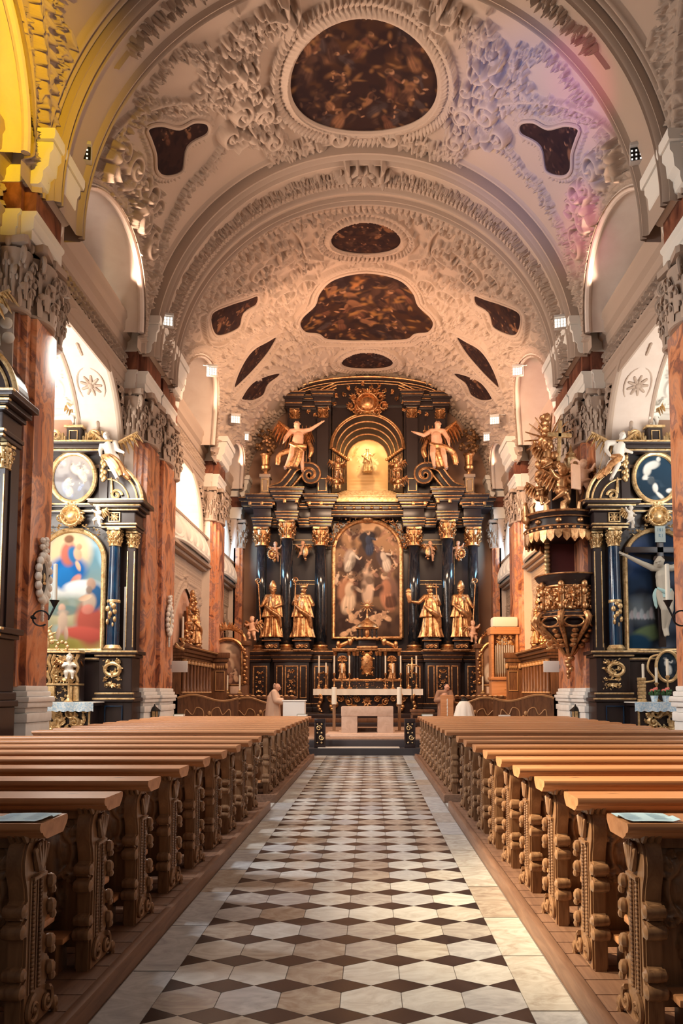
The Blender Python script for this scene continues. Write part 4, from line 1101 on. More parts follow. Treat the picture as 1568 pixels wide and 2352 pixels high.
    mb = MB(); mb.bbox(.16, PLEN-.12, -.13, .04, .20, .235, .008); k_ = obj('kneeler', mb, M['pine'], t)
    for x in (.22, 1.5, 2.8, PLEN-.2): mb = MB(); mb.bbox(x, x+.05, -.08, .10, .0, .20, .006); obj('bracket', mb, M['carved'], k_)
    return t
ORD = ['nearest', 'second', 'third', 'fourth', 'fifth', 'sixth', 'seventh', 'eighth', 'ninth', 'tenth']
PEW0 = pew_proto(); first = True
for s in (1, -1):
    sd = 'right' if s > 0 else 'left'
    for blk, (ya, n, st) in enumerate(((3.85, 9, .90), (12.80, 10, .845))):
        for k in range(n):
            o_ = PEW0 if first else dup(PEW0)
            first = False
            o_.location = (s*1.48, ya+k*st, PZ); o_.scale = (s, 1, 1)
            if blk == 0 and k == 0: lab = 'carved wooden pew nearest the viewer %s of the aisle, with a printed sheet on it' % sd
            elif blk == 0: lab = 'carved wooden pew %s of the aisle, %s from the viewer in the near block' % (sd, ORD[k])
            elif k == 9: lab = 'carved wooden pew %s of the aisle closest to the altar steps, green book on top' % sd
            else: lab = 'carved wooden pew %s of the aisle, %s from the viewer in the far block' % (sd, ORD[k] if k else 'first')
            tag(o_, lab, 'pew', ('near' if blk == 0 else 'far')+' block of pews %s of the aisle' % sd)
# printed sheets and green books
def sheet(x, y, w_, d, lab, rz):
    t = thing('song_sheet', lab, 'paper', (x, y, PZ+1.051), rz)
    rl = Relief(-w_/2, w_/2, -d/2, d/2, .02); mb = MB()
    rl.mesh(mb, lambda U, V, H: (U, V, .004+.012*np.clip((np.abs(U)/(w_/2)-.75)*4, 0, 1)*(V < 0)+.004*np.cos(U*9)))
    obj('page', mb, M['paper'], t, 'all')
    mb = MB()
    for c in (-1, 1):
        for i in range(9):
            L_ = w_*.30*rg.uniform(.6, 1); yy = d*.36-i*d*.085; x0 = c*w_*.24-w_*.16
            mb.add([(x0, yy, .0125), (x0+L_, yy, .0125), (x0+L_, yy-.006, .0125), (x0, yy-.006, .0125)], [(0, 3, 2, 1)])
    obj('printed_lines', mb, M['ink'], t)
sheet(-1.575, 3.93, .27, .26, 'pale blue printed sheet lying on the left pew nearest the viewer', .04)
sheet(1.57, 3.93, .27, .26, 'pale blue printed sheet lying on the right pew nearest the viewer', -.04)
def book(x, y, z, m, lab, w_=.24, d=.17, h=.05, grp=None):
    t = thing('hymn_book', lab, 'book', (x, y, z), rg.uniform(-.1, .1), grp)
    mb = MB(); mb.bbox(-w_/2, w_/2, -d/2, d/2, 0, .006, .002); mb.bbox(-w_/2, w_/2, -d/2, d/2, h-.006, h, .002); mb.bbox(-w_/2, -w_/2+.008, -d/2, d/2, 0, h, .002); obj('cover', mb, m, t)
    mb = MB(); mb.box(-w_/2+.006, w_/2-.006, -d/2+.006, d/2-.006, .006, h-.006); obj('pages', mb, M['cloth'], t)
yl = 12.80+9*.845+.10
book(-1.66, yl, PZ+1.051, M['green'], 'green book on the far left pew at the aisle end', .26, .2, .06)
book(-4.95, yl, PZ+1.051, M['green'], 'green book on the far left pew at its wall end', .26, .2, .06)
book(1.68, yl, PZ+1.051, M['green'], 'green book on the far right pew at the aisle end', .30, .2, .06)
book(3.75, yl, PZ+1.051, M['cloth'], 'small pale book lying on the far right pew', .3, .16, .03)
# ---------------------------------------------------------------- steps and sanctuary floor
mb = MB(); mb.bbox(-6.2, 6.2, 21.95, 23.2, -.02, .20, .02); struct('floor_step', mb, mat('dark_step_stone', (.045, .04, .045), .3), smooth=False)
m_tread = mat('pale_step_stone', (.62, .55, .48), .4)
mb = MB(); mb.bbox(-1.35, 1.0, 21.97, 22.5, .19, .215, .008); struct('floor_step', mb, m_tread)
mb = MB(); mb.bbox(-6.2, 6.2, 22.55, 26.5, .0, .40, .02); struct('floor_step', mb, mat('dark_slate_step', (.06, .05, .055), .3))
mb = MB(); mb.bbox(-6.3, 6.3, 22.75, 38, .39, .43, .01); struct('floor_sanctuary', mb, mat('warm_parquet', (.42, .26, .18), .4, var=(3, (.30, .17, .11), 1, (4, .5, 1), .4, .7)))
for i, (y, z) in enumerate(((30.6, .58), (31.0, .74), (31.4, .90))):
    mb = MB(); mb.bbox(-3.2, 3.2, y, 37, z-.16, z, .015); struct('floor_step', mb, M['black'] if i % 2 == 0 else M['stall'])
# low dark gates at the head of the aisle
for s in (-1, 1):
    t = thing('altar_gate', 'low black carved gate panel %s of the altar steps' % ('left' if s < 0 else 'right'), 'gate', (s*1.30, 22.2, .2))
    mb = MB()
    mb.bbox(-.16, .16, -.06, .06, 0, .10, .01); mb.bbox(-.16, .16, -.06, .06, .72, .84, .02); mb.bbox(-.16, -.11, -.06, .06, .1, .72, .006); mb.bbox(.11, .16, -.06, .06, .1, .72, .006); mb.box(-.12, .12, -.01, .03, .1, .72)
    obj('frame', mb, M['black'], t)
    mb = MB()
    for (x, z, r1, sg) in ((-.03, .56, .08, 1), (.04, .30, .08, -1)):
        P = [(x+r1*(1-.8*i/19)*math.cos(sg*2.6*PI*i/19), -.05, z+r1*(1-.8*i/19)*math.sin(sg*2.6*PI*i/19)) for i in range(20)]
        mb.tube(P, .016, 6)
    for z in (.15, .43, .68): mb.ell((-.05*s, -.05, z), (.03, .02, .03)); mb.ell((.07*s, -.05, z), (.025, .02, .025))
    obj('scroll_ornament', mb, M['goldpale'], t)
# ================================================================ HIGH ALTAR (stands against the end wall, about 36 m away)
AY = 36.0
def ax(px): return onY(px, 1300, AY)[0]-onY(842, 1300, AY)[0]
def az(py): return onY(842, py, AY)[1]
def wpart(name, mb, m, root, smooth=True, label=None):        # a part modelled in world coordinates, parented to a root with a location
    o = obj(name, mb, m, root, smooth)
    if root.parent is None: o.matrix_parent_inverse = Matrix.Translation(-Vector(root.location))
    if label: o['label'] = label
    return o
def gframe(mb, x0, x1, z0, z1, y, w_=.05, d=.03):
    mb.bbox(x0, x1, y-d, y, z0, z0+w_, .008); mb.bbox(x0, x1, y-d, y, z1-w_, z1, .008)
    mb.bbox(x0, x0+w_, y-d, y, z0+w_, z1-w_, .008); mb.bbox(x1-w_, x1, y-d, y, z0+w_, z1-w_, .008)
def ornpanel(mb, x0, x1, z0, z1, y, seed=0, dense=1.0, ht=.06, res=.02):
    rl = Relief(x0, x1, z0, z1, res); rl.rng.seed(seed); cx, cz = (x0+x1)/2, (z0+z1)/2; w_, h = x1-x0, z1-z0
    m_ = min(w_, h)
    for sg in (-1, 1):
        for tz in (-1, 1):
            rl.scroll(cx+sg*w_*.26, cz+tz*h*.36, m_*.14, 1+tz, 1.4, m_*.04, ht, sg*tz)
            rl.scroll(cx+sg*w_*.30, cz+tz*h*.16, m_*.11, 2, 1.3, m_*.04, ht, -sg)
            rl.acanthus(cx, cz+tz*h*.30, m_*.30, PI/2*tz+sg*.6, ht)
            for q in range(int(5*dense)): rl.leaf(cx+rl.rng.uniform(-.4, .4)*w_, cz+rl.rng.uniform(-.45, .45)*h, m_*.22, m_*.05, rl.rng.uniform(0, 6.3), ht*.8)
    rl.rosette(cx, cz, m_*.24, ht*1.2, 7)
    rl.mesh(mb, lambda U, V, H: (U, y-H, V), keep=lambda U, V: (rl.H > .006)); return mb
def strips(blk, gld, x0, x1, yf, prof, back):                 # horizontal mouldings: prof [(projection, z0, z1, gilded lip?)]
    for (p, z0, z1, g_) in prof:
        blk.bbox(x0-p, x1+p, yf-p, back, z0, z1, min(.02, (z1-z0)*.3))
        if g_: gld.bbox(x0-p-.012, x1+p+.012, yf-p-.015, yf-p+.08, z1-.055, z1-.01, .01)
HA = thing('high_altar', 'tall black and gold high altar filling the end wall', 'altar', (0, 36.3, .9))
blk, gld = MB(), MB()
zb, zt = .9, az(1515)
blk.box(-5.55, 5.55, 35.9, 37.3, zb, zt)
for sx in (-1, 1):
    for (a, b, yf) in ((578, 622, 35.75), (634, 712, 35.35), (716, 760, 35.75)):
        x0, x1 = sorted((sx*ax(842-(842-a))*-1 if sx > 0 else ax(a), -ax(b) if sx > 0 else ax(b)))
        strips(blk, gld, x0, x1, yf, [(.16, zb, zb+.22, 0), (.10, zb+.22, zb+.40, 1), (.0, zb+.40, az(1520), 0), (.06, az(1522), az(1514), 1), (.12, az(1514), az(1505), 1), (.20, az(1505), az(1496), 1)], 37.2)
        pn = (x0+.12, x1-.12, zb+.62, az(1530))
        if b-a < 60:
            gframe(gld, *pn, yf-.005, .06); ornpanel(gld, pn[0]+.1, pn[1]-.1, pn[2]+.12, pn[3]-.12, yf-.004, int(a))
        else:
            w_ = (x1-x0)
            gframe(gld, x0+.10, x0+.42, zb+.62, az(1530), yf-.005, .05); gframe(gld, x1-.42, x1-.10, zb+.62, az(1530), yf-.005, .05)
            gframe(gld, x0+.50, x1-.50, zb+.62, az(1530), yf-.005, .06); ornpanel(gld, x0+.56, x1-.56, zb+.72, az(1533), yf-.004, int(a), 2.5)
strips(blk, gld, -5.5, 5.5, 35.9, [(.06, az(1514), az(1505), 1), (.14, az(1505), az(1496), 1)], 37.2)
wpart('base', blk, M['black'], HA); wpart('base_panels', gld, M['gold'], HA)
# back board with gold line frames
blk, gld = MB(), MB()
blk.box(-5.3, 5.3, 36.7, 37.3, zt, az(1140))
for sx in (-1, 1):
    gld = MB()
    for (a, b, c, d) in ((638, 745, 1233, 1338), (646, 735, 1243, 1330)):
        x0, x1 = sorted((sx*-ax(a), sx*-ax(b))); gframe(gld, x0, x1, az(d), az(c), 36.69, .035, .02)
    x0, x1 = sorted((sx*-ax(762), sx*-ax(775))); gframe(gld, x0, x1, az(1230), az(1190), 36.69, .03, .02)
    wpart('line_frame', gld, M['goldpale'], HA)
wpart('back_board', blk, M['black'], HA, False)
# six columns, each with gilded base and capital
CAPG = capital_mb(.31, .88, 8)
for sx in (-1, 1):
    for (px, yc, r1, ct) in ((600, 35.95, .27, 1215), (660, 35.55, .30, 1203), (735, 35.95, .29, 1215)):
        x = sx*-ax(px); z0 = az(1496); z1 = az(ct)-.86
        mb = MB(); mb.lathe([(r1*1.0, z0+.25), (r1*1.02, z0+1.4), (r1*.98, (z0+z1)/2+.5), (r1*.86, z1)], (x, yc, 0), 28)
        c = wpart('column', mb, M['blackcol'], HA, 'all')
        mb = MB(); mb.lathe([(r1*1.45, z0), (r1*1.5, z0+.07), (r1*1.3, z0+.11), (r1*1.12, z0+.17), (r1*1.3, z0+.22), (r1*1.22, z0+.28), (r1*.9, z0+.30)], (x, yc, 0), 24); wpart('column_base', mb, M['gold'], c)
        mb = MB(); mb.join(CAPG, Matrix.Translation((x, yc, z1))); wpart('capital', mb, M['gold'], c)
# entablature, stepping forward over each column
blk, gld = MB(), MB()
def entab(x0, x1, yf, zo):
    z = lambda py: az(py)+zo
    strips(blk, gld, x0, x1, yf, [(.0, z(1214), z(1206), 1), (.03, z(1206), z(1199), 1), (.07, z(1199), z(1193), 1), (.0, z(1193), z(1172), 0), (.08, z(1172), z(1165), 1), (.16, z(1165), z(1159), 1), (.26, z(1159), z(1150), 1), (.34, z(1150), z(1142), 1)], 37.2)
for sx in (-1, 1):
    for (a, b, yf, zo) in ((582, 622, 35.6, 0), (622, 640, 36.0, .05), (637, 684, 35.2, .22), (684, 712, 36.0, .05), (712, 760, 35.6, 0)):
        x0, x1 = sorted((sx*-ax(a), sx*-ax(b))); entab(x0, x1, yf, zo)
    x0, x1 = sorted((sx*-ax(560), sx*-ax(600)))
    strips(blk, gld, x0, x1, 36.2, [(.1, az(1168), az(1160), 1), (.2, az(1160), az(1150), 1), (.3, az(1150), az(1142), 1)], 37.2)
    for k in range(7):                                         # little leaf brackets below the cornice
        x = sx*-ax(575+k*27); gld.bbox(x-.07, x+.07, 35.0 if 637 < 575+k*27 < 684 else 35.4, 36, az(1166), az(1158), .02)
strips(blk, gld, ax(760), -ax(760), 35.9, [(.0, az(1188), az(1181), 1), (.08, az(1181), az(1173), 1), (.18, az(1173), az(1163), 1), (.26, az(1163), az(1155), 1)], 37.2)
for k in range(8): gld.ell((-1.5+k*3/7, 35.66, az(1170)), (.09, .06, .07))
wpart('entablature', blk, M['black'], HA); wpart('entablature_gilding', gld, M['gold'], HA)
# attic storey with the deep coffered niche
NX, NZ, NR = 0.0, az(1030), -ax(760)+.0                        # niche half width, springing
blk, gld = MB(), MB()
zA, zB = az(1142), az(935)
for sx in (-1, 1):
    x0, x1 = sorted((sx*-ax(655), sx*-ax(757)))
    blk.box(x0, x1, 36.2, 37.3, zA, zB)
    for (a, b, yf) in ((660, 684, 36.0), (725, 752, 35.85)):
        p0, p1 = sorted((sx*-ax(a), sx*-ax(b)))
        blk.bbox(p0, p1, yf, 36.6, zA, az(962), .02); gld.join(capital_mb(.2, .5, 8), Matrix.Translation(((p0+p1)/2, yf+.18, az(962))))
        blk.bbox(p0, p1, yf, 36.6, az(938), zB, .02)
    p0, p1 = sorted((sx*-ax(728), sx*-ax(748))); gframe(gld, p0, p1, az(1130), az(1100), 35.84, .04)
    for t in (0, 1, 2): gld.bbox(sx*(-ax(690+t*9))-.02, sx*(-ax(690+t*9))+.02, 36.15, 36.2, az(1070), az(975), .005)
    for (a, b, yf, zo) in ((652, 690, 35.75, 0), (688, 722, 36.0, -.08), (720, 758, 35.6, 0)):
        p0, p1 = sorted((sx*-ax(a), sx*-ax(b)))
        strips(blk, gld, p0, p1, yf, [(0, az(936)+zo, az(928)+zo, 1), (.03, az(928)+zo, az(919)+zo, 0), (.10, az(919)+zo, az(912)+zo, 1), (.18, az(912)+zo, az(905)+zo, 1)], 37.1)
    P = [(sx*-ax(px), 35.9, az(py)) for px, py in ((722, 903), (745, 890), (768, 880), (770, 880))]
    for dz in (0, -.16, -.30): gld.tube([(p[0], p[1]+.1*dz, p[2]+dz) for p in P], .035, 6)
n = 30
arch = [(NR*math.cos(PI*i/n), NZ+NR*.98*math.sin(PI*i/n)) for i in range(n+1)]
front = [(NR, zA)]+arch+[(-NR, zA)]
mb = MB()                                                      # wall above the arch and the segmental crown
top = [(NR*1.0*math.cos(PI*i/n), az(900)+(az(868)-az(900))*math.sin(PI*i/n)) for i in range(n+1)]
for i in range(n): blk.add([(arch[i][0], 36.2, arch[i][1]), (arch[i+1][0], 36.2, arch[i+1][1]), (top[i+1][0], 36.2, max(top[i+1][1], arch[i+1][1])), (top[i][0], 36.2, max(top[i][1], arch[i][1]))], [(0, 1, 2, 3)])
for r_, q in ((1.0, .08), (1.06, .05)): gld.tube([(NR*r_*math.cos(PI*i/n), 36.1, NZ+NR*r_*.98*math.sin(PI*i/n)) for i in range(n+1)], q, 8)
BRx = ax(652)
pts = [(BRx*math.cos(PI*i/n)*.92, az(905)+(az(866)-az(905))*math.sin(PI*i/n)) for i in range(n+1)]
for dz, rr in ((0, .09), (-.2, .05), (-.33, .04)): gld.tube([(x, 35.95, z+dz) for x, z in pts], rr*.5, 6)
blk.prism([(x, z) for x, z in pts]+[(BRx*-.92, az(930)), (BRx*.92, az(930))], lambda x, z, t: (x, t, z), 36.0, 37.2)
rl = Relief(-3.3, 3.3, az(960), az(872), .03)
for sg in (-1, 1):
    rl.vine([(0, az(885)), (sg*.8, az(895)), (sg*1.5, az(915)), (sg*1.9, az(945))], .32, .13)
    rl.vine([(sg*2.0, az(955)), (sg*3.0, az(950))], .3, .12)
rl.mesh(gld, lambda U, V, H: (U, 35.95-H, V), keep=lambda U, V: rl.H > .01)
wpart('attic', blk, M['black'], HA, False); wpart('attic_gilding', gld, M['gold'], HA)
# the niche: arched bands stepping back, colonnade walls, glowing end wall with steps
blk, gld, lit = MB(), MB(), MB(); rings = []
NL = 9
for k in range(NL):
    t = k/(NL-1); r_ = NR*(1-.40*t); zz = NZ-.05-.12*t; y = 35.9+1.35*t
    ring = [(r_, y, zA+.1+.6*t)]+[(r_*math.cos(PI*i/n), y, zz+r_*.98*math.sin(PI*i/n)) for i in range(n+1)]+[(-r_, y, zA+.1+.6*t)]
    rings.append(ring)
    if k % 2 == 0: gld.tube([p for p in ring[1:-1]], .045, 6)
    for sx in (-1, 1):
        if k < NL-1: gld.cap((sx*(r_-.04), y, zA+.5+.6*t), (sx*(r_-.04), y, zz-.2), .02, .02, 6)
        gld.ell((sx*(r_-.05), y, zz), (.10, .10, .09))
blk.loft(rings, cap=False, closed=False)
wpart('niche_vault', blk, M['black'], HA); wpart('niche_bands', gld, M['gold'], HA)
r_ = NR*.6; back = [(r_, zA+.3)]+[(r_*math.cos(PI*i/n), NZ-.17+r_*.98*math.sin(PI*i/n)) for i in range(n+1)]+[(-r_, zA+.3)]
def paint_glory(c):
    c.grad((.62, .40, .18), (.70, .42, .20)); c.wash(5, (.9, .66, .36), .4, .7, .7)
    c.crowd(9, (-.9, .9, az(1075), az(1015)), (.3, .5), [(.8, .52, .26), (.62, .34, .14), (.9, .68, .4)], (.92, .66, .42))
    c.ell(0, az(1045), .42, .6, 0, (.98, .84, .56), .9, .8)
    for k in range(5): c.bar((-1, az(1085+k*8)), (1, az(1085+k*8)), .05, (.84, .60, .30), .5)
picture('niche_picture', back, lambda U, V, H: (U, np.full_like(U, 37.22), V), paint_glory, .035, M['art'], HA).matrix_parent_inverse = Matrix.Translation(-Vector(HA.location))
blk = MB()
for k in range(6): blk.bbox(-NR*(.98-.06*k), NR*(.98-.06*k), 35.6+.22*k, 37.2, zA-.1+.10*k, zA+.02+.10*k, .01)
wpart('niche_steps', blk, M['goldpale'], HA)
mb = MB(); mb.bbox(-NR*.98, NR*.98, 35.5, 35.72, zA-.35, zA-.06, .02); wpart('niche_sill', mb, M['goldpale'], HA)
spot('niche_lamp', (0, 35.75, az(985)), (0, 37.1, az(1085)), 260, 120, (1.0, .72, .36), .8, .1)
# painted altarpiece with gilded arched frame
PX0, PX1 = ax(765), -ax(765)
zs_, rr = az(1265), -ax(765)
pts = [(PX0, az(1462)), (PX1, az(1462))]+[(rr*math.cos(PI*i/n), zs_+rr*.98*math.sin(PI*i/n)) for i in range(n+1)]
ALP = thing('altar_painting', 'large arched painting of figures among clouds in the middle of the high altar', 'painting', (0, 36.45, az(1462)))
def paint_altar(c):
    c.grad((.07, .04, .03), (.50, .29, .16)); c.wash(6, (.06, .035, .03), .46, .60, .85)
    u, v = c.u0, c.v0; W_, H_ = c.u1-c.u0, c.v1-c.v0
    P = lambda a, b: (u+a*W_, v+b*H_)
    for (a, b, q) in ((.5, .88, .5), (.3, .95, .4), (.7, .93, .4)): c.ell(*P(a, b), q*W_*.6, .06*H_, 0, (.74, .48, .29), .7, .9)
    for k in range(44):
        a, b = c.rg.random(), c.rg.uniform(.42, .92); c.figure(*P(a, b), c.rg.uniform(.5, .75), c.rg.uniform(-1.2, 1.2), c.rg.choice([(.60, .36, .22), (.44, .24, .15), (.70, .50, .36), (.26, .14, .10)]), (.62, .40, .26), None, c.rg.choice((-1, 1)))
    c.ell(*P(.5, .86), .55, .34, .2, (.04, .035, .045)); c.figure(*P(.52, .80), 1.3, .1, (.05, .06, .10), (.60, .40, .28), (.04, .035, .04))
    c.ell(*P(.5, .50), .40, .9, 0, (.62, .40, .26), .8, .9); c.bar(P(.5, .58), P(.5, .26), .34, (.72, .50, .36), .9)
    c.ell(*P(.35, .62), .5, .5, 0, (.05, .035, .035), .9)
    c.figure(*P(.25, .66), 1.3, -.3, (.66, .56, .46), (.78, .5, .34), (.44, .34, .28)); c.figure(*P(.76, .66), 1.3, .3, (.62, .50, .40), (.8, .54, .36), (.10, .07, .07))
    c.figure(*P(.22, .36), 2.0, -.12, (.66, .48, .34), (.74, .48, .32), (.40, .19, .11), 1); c.figure(*P(.80, .38), 2.0, .15, (.44, .20, .12), (.74, .48, .32), (.22, .12, .09), -1)
    c.ell(*P(.5, .10), 1.2, .3, 0, (.14, .08, .06), .8); c.wash(9, (.04, .022, .02), .55, .68, .75)
    for k in range(10): c.figure(*P(c.rg.uniform(.08, .92), c.rg.uniform(.03, .2)), .8, c.rg.uniform(-1.4, 1.4), c.rg.choice([(.66, .42, .26), (.50, .30, .19)]), (.80, .54, .36))
o_ = picture('canvas', pts, lambda U, V, H: (U, np.full_like(U, 36.45), V), paint_altar, .022, M['art'], ALP, 4); o_.matrix_parent_inverse = Matrix.Translation(-Vector(ALP.location))
gld = MB(); P = [(x*1.03, 36.40, z) for x, z in pts[2:]]
P = [(PX1*1.03, 36.40, az(1464))]+P+[(PX0*1.03, 36.40, az(1464)), (PX1*1.03, 36.40, az(1464))]
gld.tube(P, .10, 8); gld.tube([(p[0]*.955, p[1]-.02, p[2]) for p in P], .035, 6)
rl = Relief(-2.3, 2.3, zs_-.3, az(1168), .025)
for sg in (-1, 1): rl.garland([(sg*1.8, zs_+.1), (sg*1.62, zs_+.9), (sg*1.1, zs_+1.55), (0, zs_+2.0)], .2, .2, 1.4)
rl.acanthus(0, az(1185), .5, PI/2, .25, 7, 1.4); rl.ell(0, az(1188), .3, .22, 0, .28)
rl.mesh(gld, lambda U, V, H: (U, 36.38-H, V), keep=lambda U, V: rl.H > .01)
wpart('frame', gld, M['gold'], ALP)
# volutes, pedestals and vases of the attic
def ribbon(mb, P, w_, th, y0, y1):                            # band of given thickness following P in x-z
    k = len(P); A, B = [], []
    for i in range(k):
        a = P[max(i-1, 0)]; b = P[min(i+1, k-1)]; d = Vector((b[0]-a[0], b[1]-a[1])).normalized(); t = th*(1-.5*i/k)
        A.append((P[i][0]-d.y*t, P[i][1]+d.x*t)); B.append((P[i][0]+d.y*t, P[i][1]-d.x*t))
    rings = [[(A[i][0], y0, A[i][1]), (B[i][0], y0, B[i][1]), (B[i][0], y1, B[i][1]), (A[i][0], y1, A[i][1])] for i in range(k)]
    mb.loft(rings); return A, B
for sx in (-1, 1):
    P = spline([(ax(p), az(q)) for p, q in ((622, 1130), (645, 1122), (662, 1104), (678, 1084), (703, 1076))], 6)
    cx, cz = ax(711), az(1098)
    sp = [(cx+.46*(1-.85*i/40)*math.cos(PI*.62-2*PI*1.5*i/40), cz+.46*(1-.85*i/40)*math.sin(PI*.62-2*PI*1.5*i/40)) for i in range(41)]
    P = [(sx*-x, z) for x, z in P+sp]
    blk, gld = MB(), MB(); A, B = ribbon(blk, P, .3, .15, 35.4, 36.1)
    for L_ in (A, B): gld.tube([(x, 35.39, z) for x, z in L_], .045, 6)
    rl = Relief(-1.0, 1.0, az(1132), az(1085), .03)
    v_ = wpart('volute', blk, M['black'], HA); wpart('volute_edge', gld, M['gold'], v_)
    gld = MB()
    for k in range(6): gld.cap((sx*-ax(668+5*k), 35.6, az(1125-6*k)), (sx*-ax(676+5*k), 35.5, az(1118-6*k)), .09, .05, 6)
    wpart('volute_leaf', gld, M['gold'], v_)
    mb = MB(); x0, x1 = sorted((sx*-ax(597), sx*-ax(617)))
    mb.bbox(x0, x1, 35.7, 36.2, az(1140), az(1100), .02); mb.bbox(x0-.06, x1+.06, 35.64, 36.26, az(1100), az(1093), .02); mb.bbox(x0-.06, x1+.06, 35.64, 36.26, az(1142), az(1136), .02)
    pd = wpart('pedestal', mb, mat('silvered_wood_%s' % ('l' if sx < 0 else 'r'), (.42, .30, .22), .45), HA)
    mb = MB(); gframe(mb, x0+.05, x1-.05, az(1133), az(1104), 35.69, .04); wpart('pedestal_frame', mb, M['goldpale'], pd)
    xv = (x0+x1)/2
    t = thing('flower_vase', 'gilded vase of flowers on the %s pedestal above the high altar cornice' % ('left' if sx < 0 else 'right'), 'vase', (xv, 35.95, az(1093)), 0, 'vases on the high altar')
    mb = MB(); mb.lathe([(.20, 0), (.20, .05), (.08, .12), (.10, .2), (.22, .3), (.24, .42), (.17, .5), (.22, .95), (.27, 1.0), (.24, 1.04)], (0, 0, 0), 16); obj('vase', mb, M['gold'], t)
    mb = MB(); rf = random.Random(5)
    for k in range(60):
        z = rf.uniform(1.0, 2.2); q = .42*math.sin(PI*min(1, (z-.85)/1.5))+.06; a = rf.uniform(0, 6.3)
        c = Vector((q*math.cos(a), q*.7*math.sin(a), z)); mb.ell(c[:], (.10, .10, .07), Euler((rf.uniform(-1, 1), rf.uniform(-1, 1), 0)), 7, 4)
    obj('flowers', mb, mat('dull_gilt_flowers_%d' % (sx+1), (.20, .10, .04), .5, .5), t)
# crowning cartouche
t = thing('gilded_cartouche', 'gilded shield with scrolls above the arched niche', 'carving', (0, 35.7, az(955)))
rl = Relief(-1.0, 1.0, az(958), az(900), .022)
rl.ell(0, az(932), .45, .42, 0, .35); rl.stroke(ring_pts(0, az(932), .5, .46, 30), .08, .30)
for sg in (-1, 1):
    for (x, z, r1) in ((.62, 920, .24), (.78, 940, .22), (.35, 907, .2), (.45, 952, .2)): rl.scroll(sg*x, az(z), r1, 1, 1.4, .06, .28, sg); rl.acanthus(sg*x, az(z), .36, .5 if sg > 0 else PI-.5, .24)
rl.acanthus(0, az(912), .42, PI/2, .3, 7, 1.3)
mb = MB(); rl.mesh(mb, lambda U, V, H: (U, 35.8-H, V), keep=lambda U, V: rl.H > .012); wpart('shield', mb, M['gold'], t)
# ---------------------------------------------------------------- gilded saints between the columns
def saint(name, label, loc, h, seed, hat, J, staff=None, crook=True, grp='gilded saints of the high altar'):
    t = thing(name, label, 'statue', loc, 0, grp)
    mb = body(J, h, 1.05, hands=False)
    c = J.get('pelvis', (0, 0, .52))
    skirt(mb, [((c[0]*h, 0, .72*h), .10*h), ((c[0]*h, 0, .55*h), .125*h), ((0, 0, .34*h), .15*h), ((0, -.01, .14*h), .175*h), ((0, -.01, .01*h), .20*h)], seed, 8, .26, 64)
    skirt(mb, [((0, 0, .80*h), .09*h), ((0, 0, .62*h), .15*h), ((0, .01, .40*h), .185*h)], seed+3, 10, .24, 64)
    drape(mb, [(-.13*h, -.10*h, .62*h), (.0, -.16*h, .5*h), (.13*h, -.12*h, .40*h), (.16*h, -.08*h, .2*h)], .05*h, seed)
    if hat != 'mitre':
        for k in range(9): mb.ell((.03*h*math.sin(k*2.4), -.05*h+.01*math.cos(k), (.86-.006*k)*h), (.022*h,)*3, n=6, m=4)
    obj('figure', fuse('figure', mb, M['gold'], .018, 1), None, t)
    mb = MB(); hd = Vector(J.get('head', STAND['head']))*h
    if hat == 'mitre':
        mb.lathe([(.066*h, .03*h), (.072*h, .05*h), (.078*h, .09*h), (.055*h, .15*h), (.02*h, .20*h), (.004, .205*h)], hd[:], 16, sy=.8)
        mb.bbox(hd.x-.012*h, hd.x+.012*h, hd.y-.075*h, hd.y-.05*h, hd.z+.03*h, hd.z+.17*h, .004)
        mb.lathe([(.070*h, .02*h), (.08*h, .03*h), (.08*h, .05*h), (.07*h, .055*h)], hd[:], 16, sy=.85); obj('mitre', mb, M['gold'], t)
    else:
        mb.lathe([(.068*h, .05*h), (.075*h, .06*h), (.072*h, .09*h), (.05*h, .10*h)], hd[:], 16)
        for k in range(9):
            a = 2*PI*k/9; mb.cap((hd.x+.068*h*math.cos(a), hd.y+.068*h*math.sin(a), hd.z+.085*h), (hd.x+.085*h*math.cos(a), hd.y+.085*h*math.sin(a), hd.z+.14*h), .009*h, .004*h, 5)
        obj('crown', mb, M['gold'], t)
    if staff:
        (x0, x1, zt_) = staff; mb = MB(); mb.tube([(x0*h, -.1*h, 0), ((x0+x1)/2*h, -.1*h, zt_*h*.5), (x1*h, -.1*h, zt_*h)], .012*h, 8)
        for z in (.3, .6, .95): mb.ell(((x0+(x1-x0)*z)*h, -.1*h, zt_*h*z), (.02*h, .02*h, .012*h))
        if crook:
            sg = 1
            mb.tube([(x1*h+.055*h*(1-.7*i/22)*math.cos(PI-2*PI*1.3*i/22)+.0*h, -.1*h, zt_*h+.07*h+.055*h*(1-.7*i/22)*math.sin(PI-2*PI*1.3*i/22)) for i in range(23)], [.014*h*(1-.4*i/22) for i in range(23)], 6)
            mb.cap((x1*h, -.1*h, zt_*h), (x1*h-.055*h, -.1*h, zt_*h+.07*h), .012*h, .013*h, 6)
        else:
            mb.bbox(x1*h-.05*h, x1*h+.05*h, -.11*h, -.09*h, zt_*h*.93, zt_*h*.95, .004)
        obj('staff', mb, M['gold'], t)
    return t
SY = 35.35
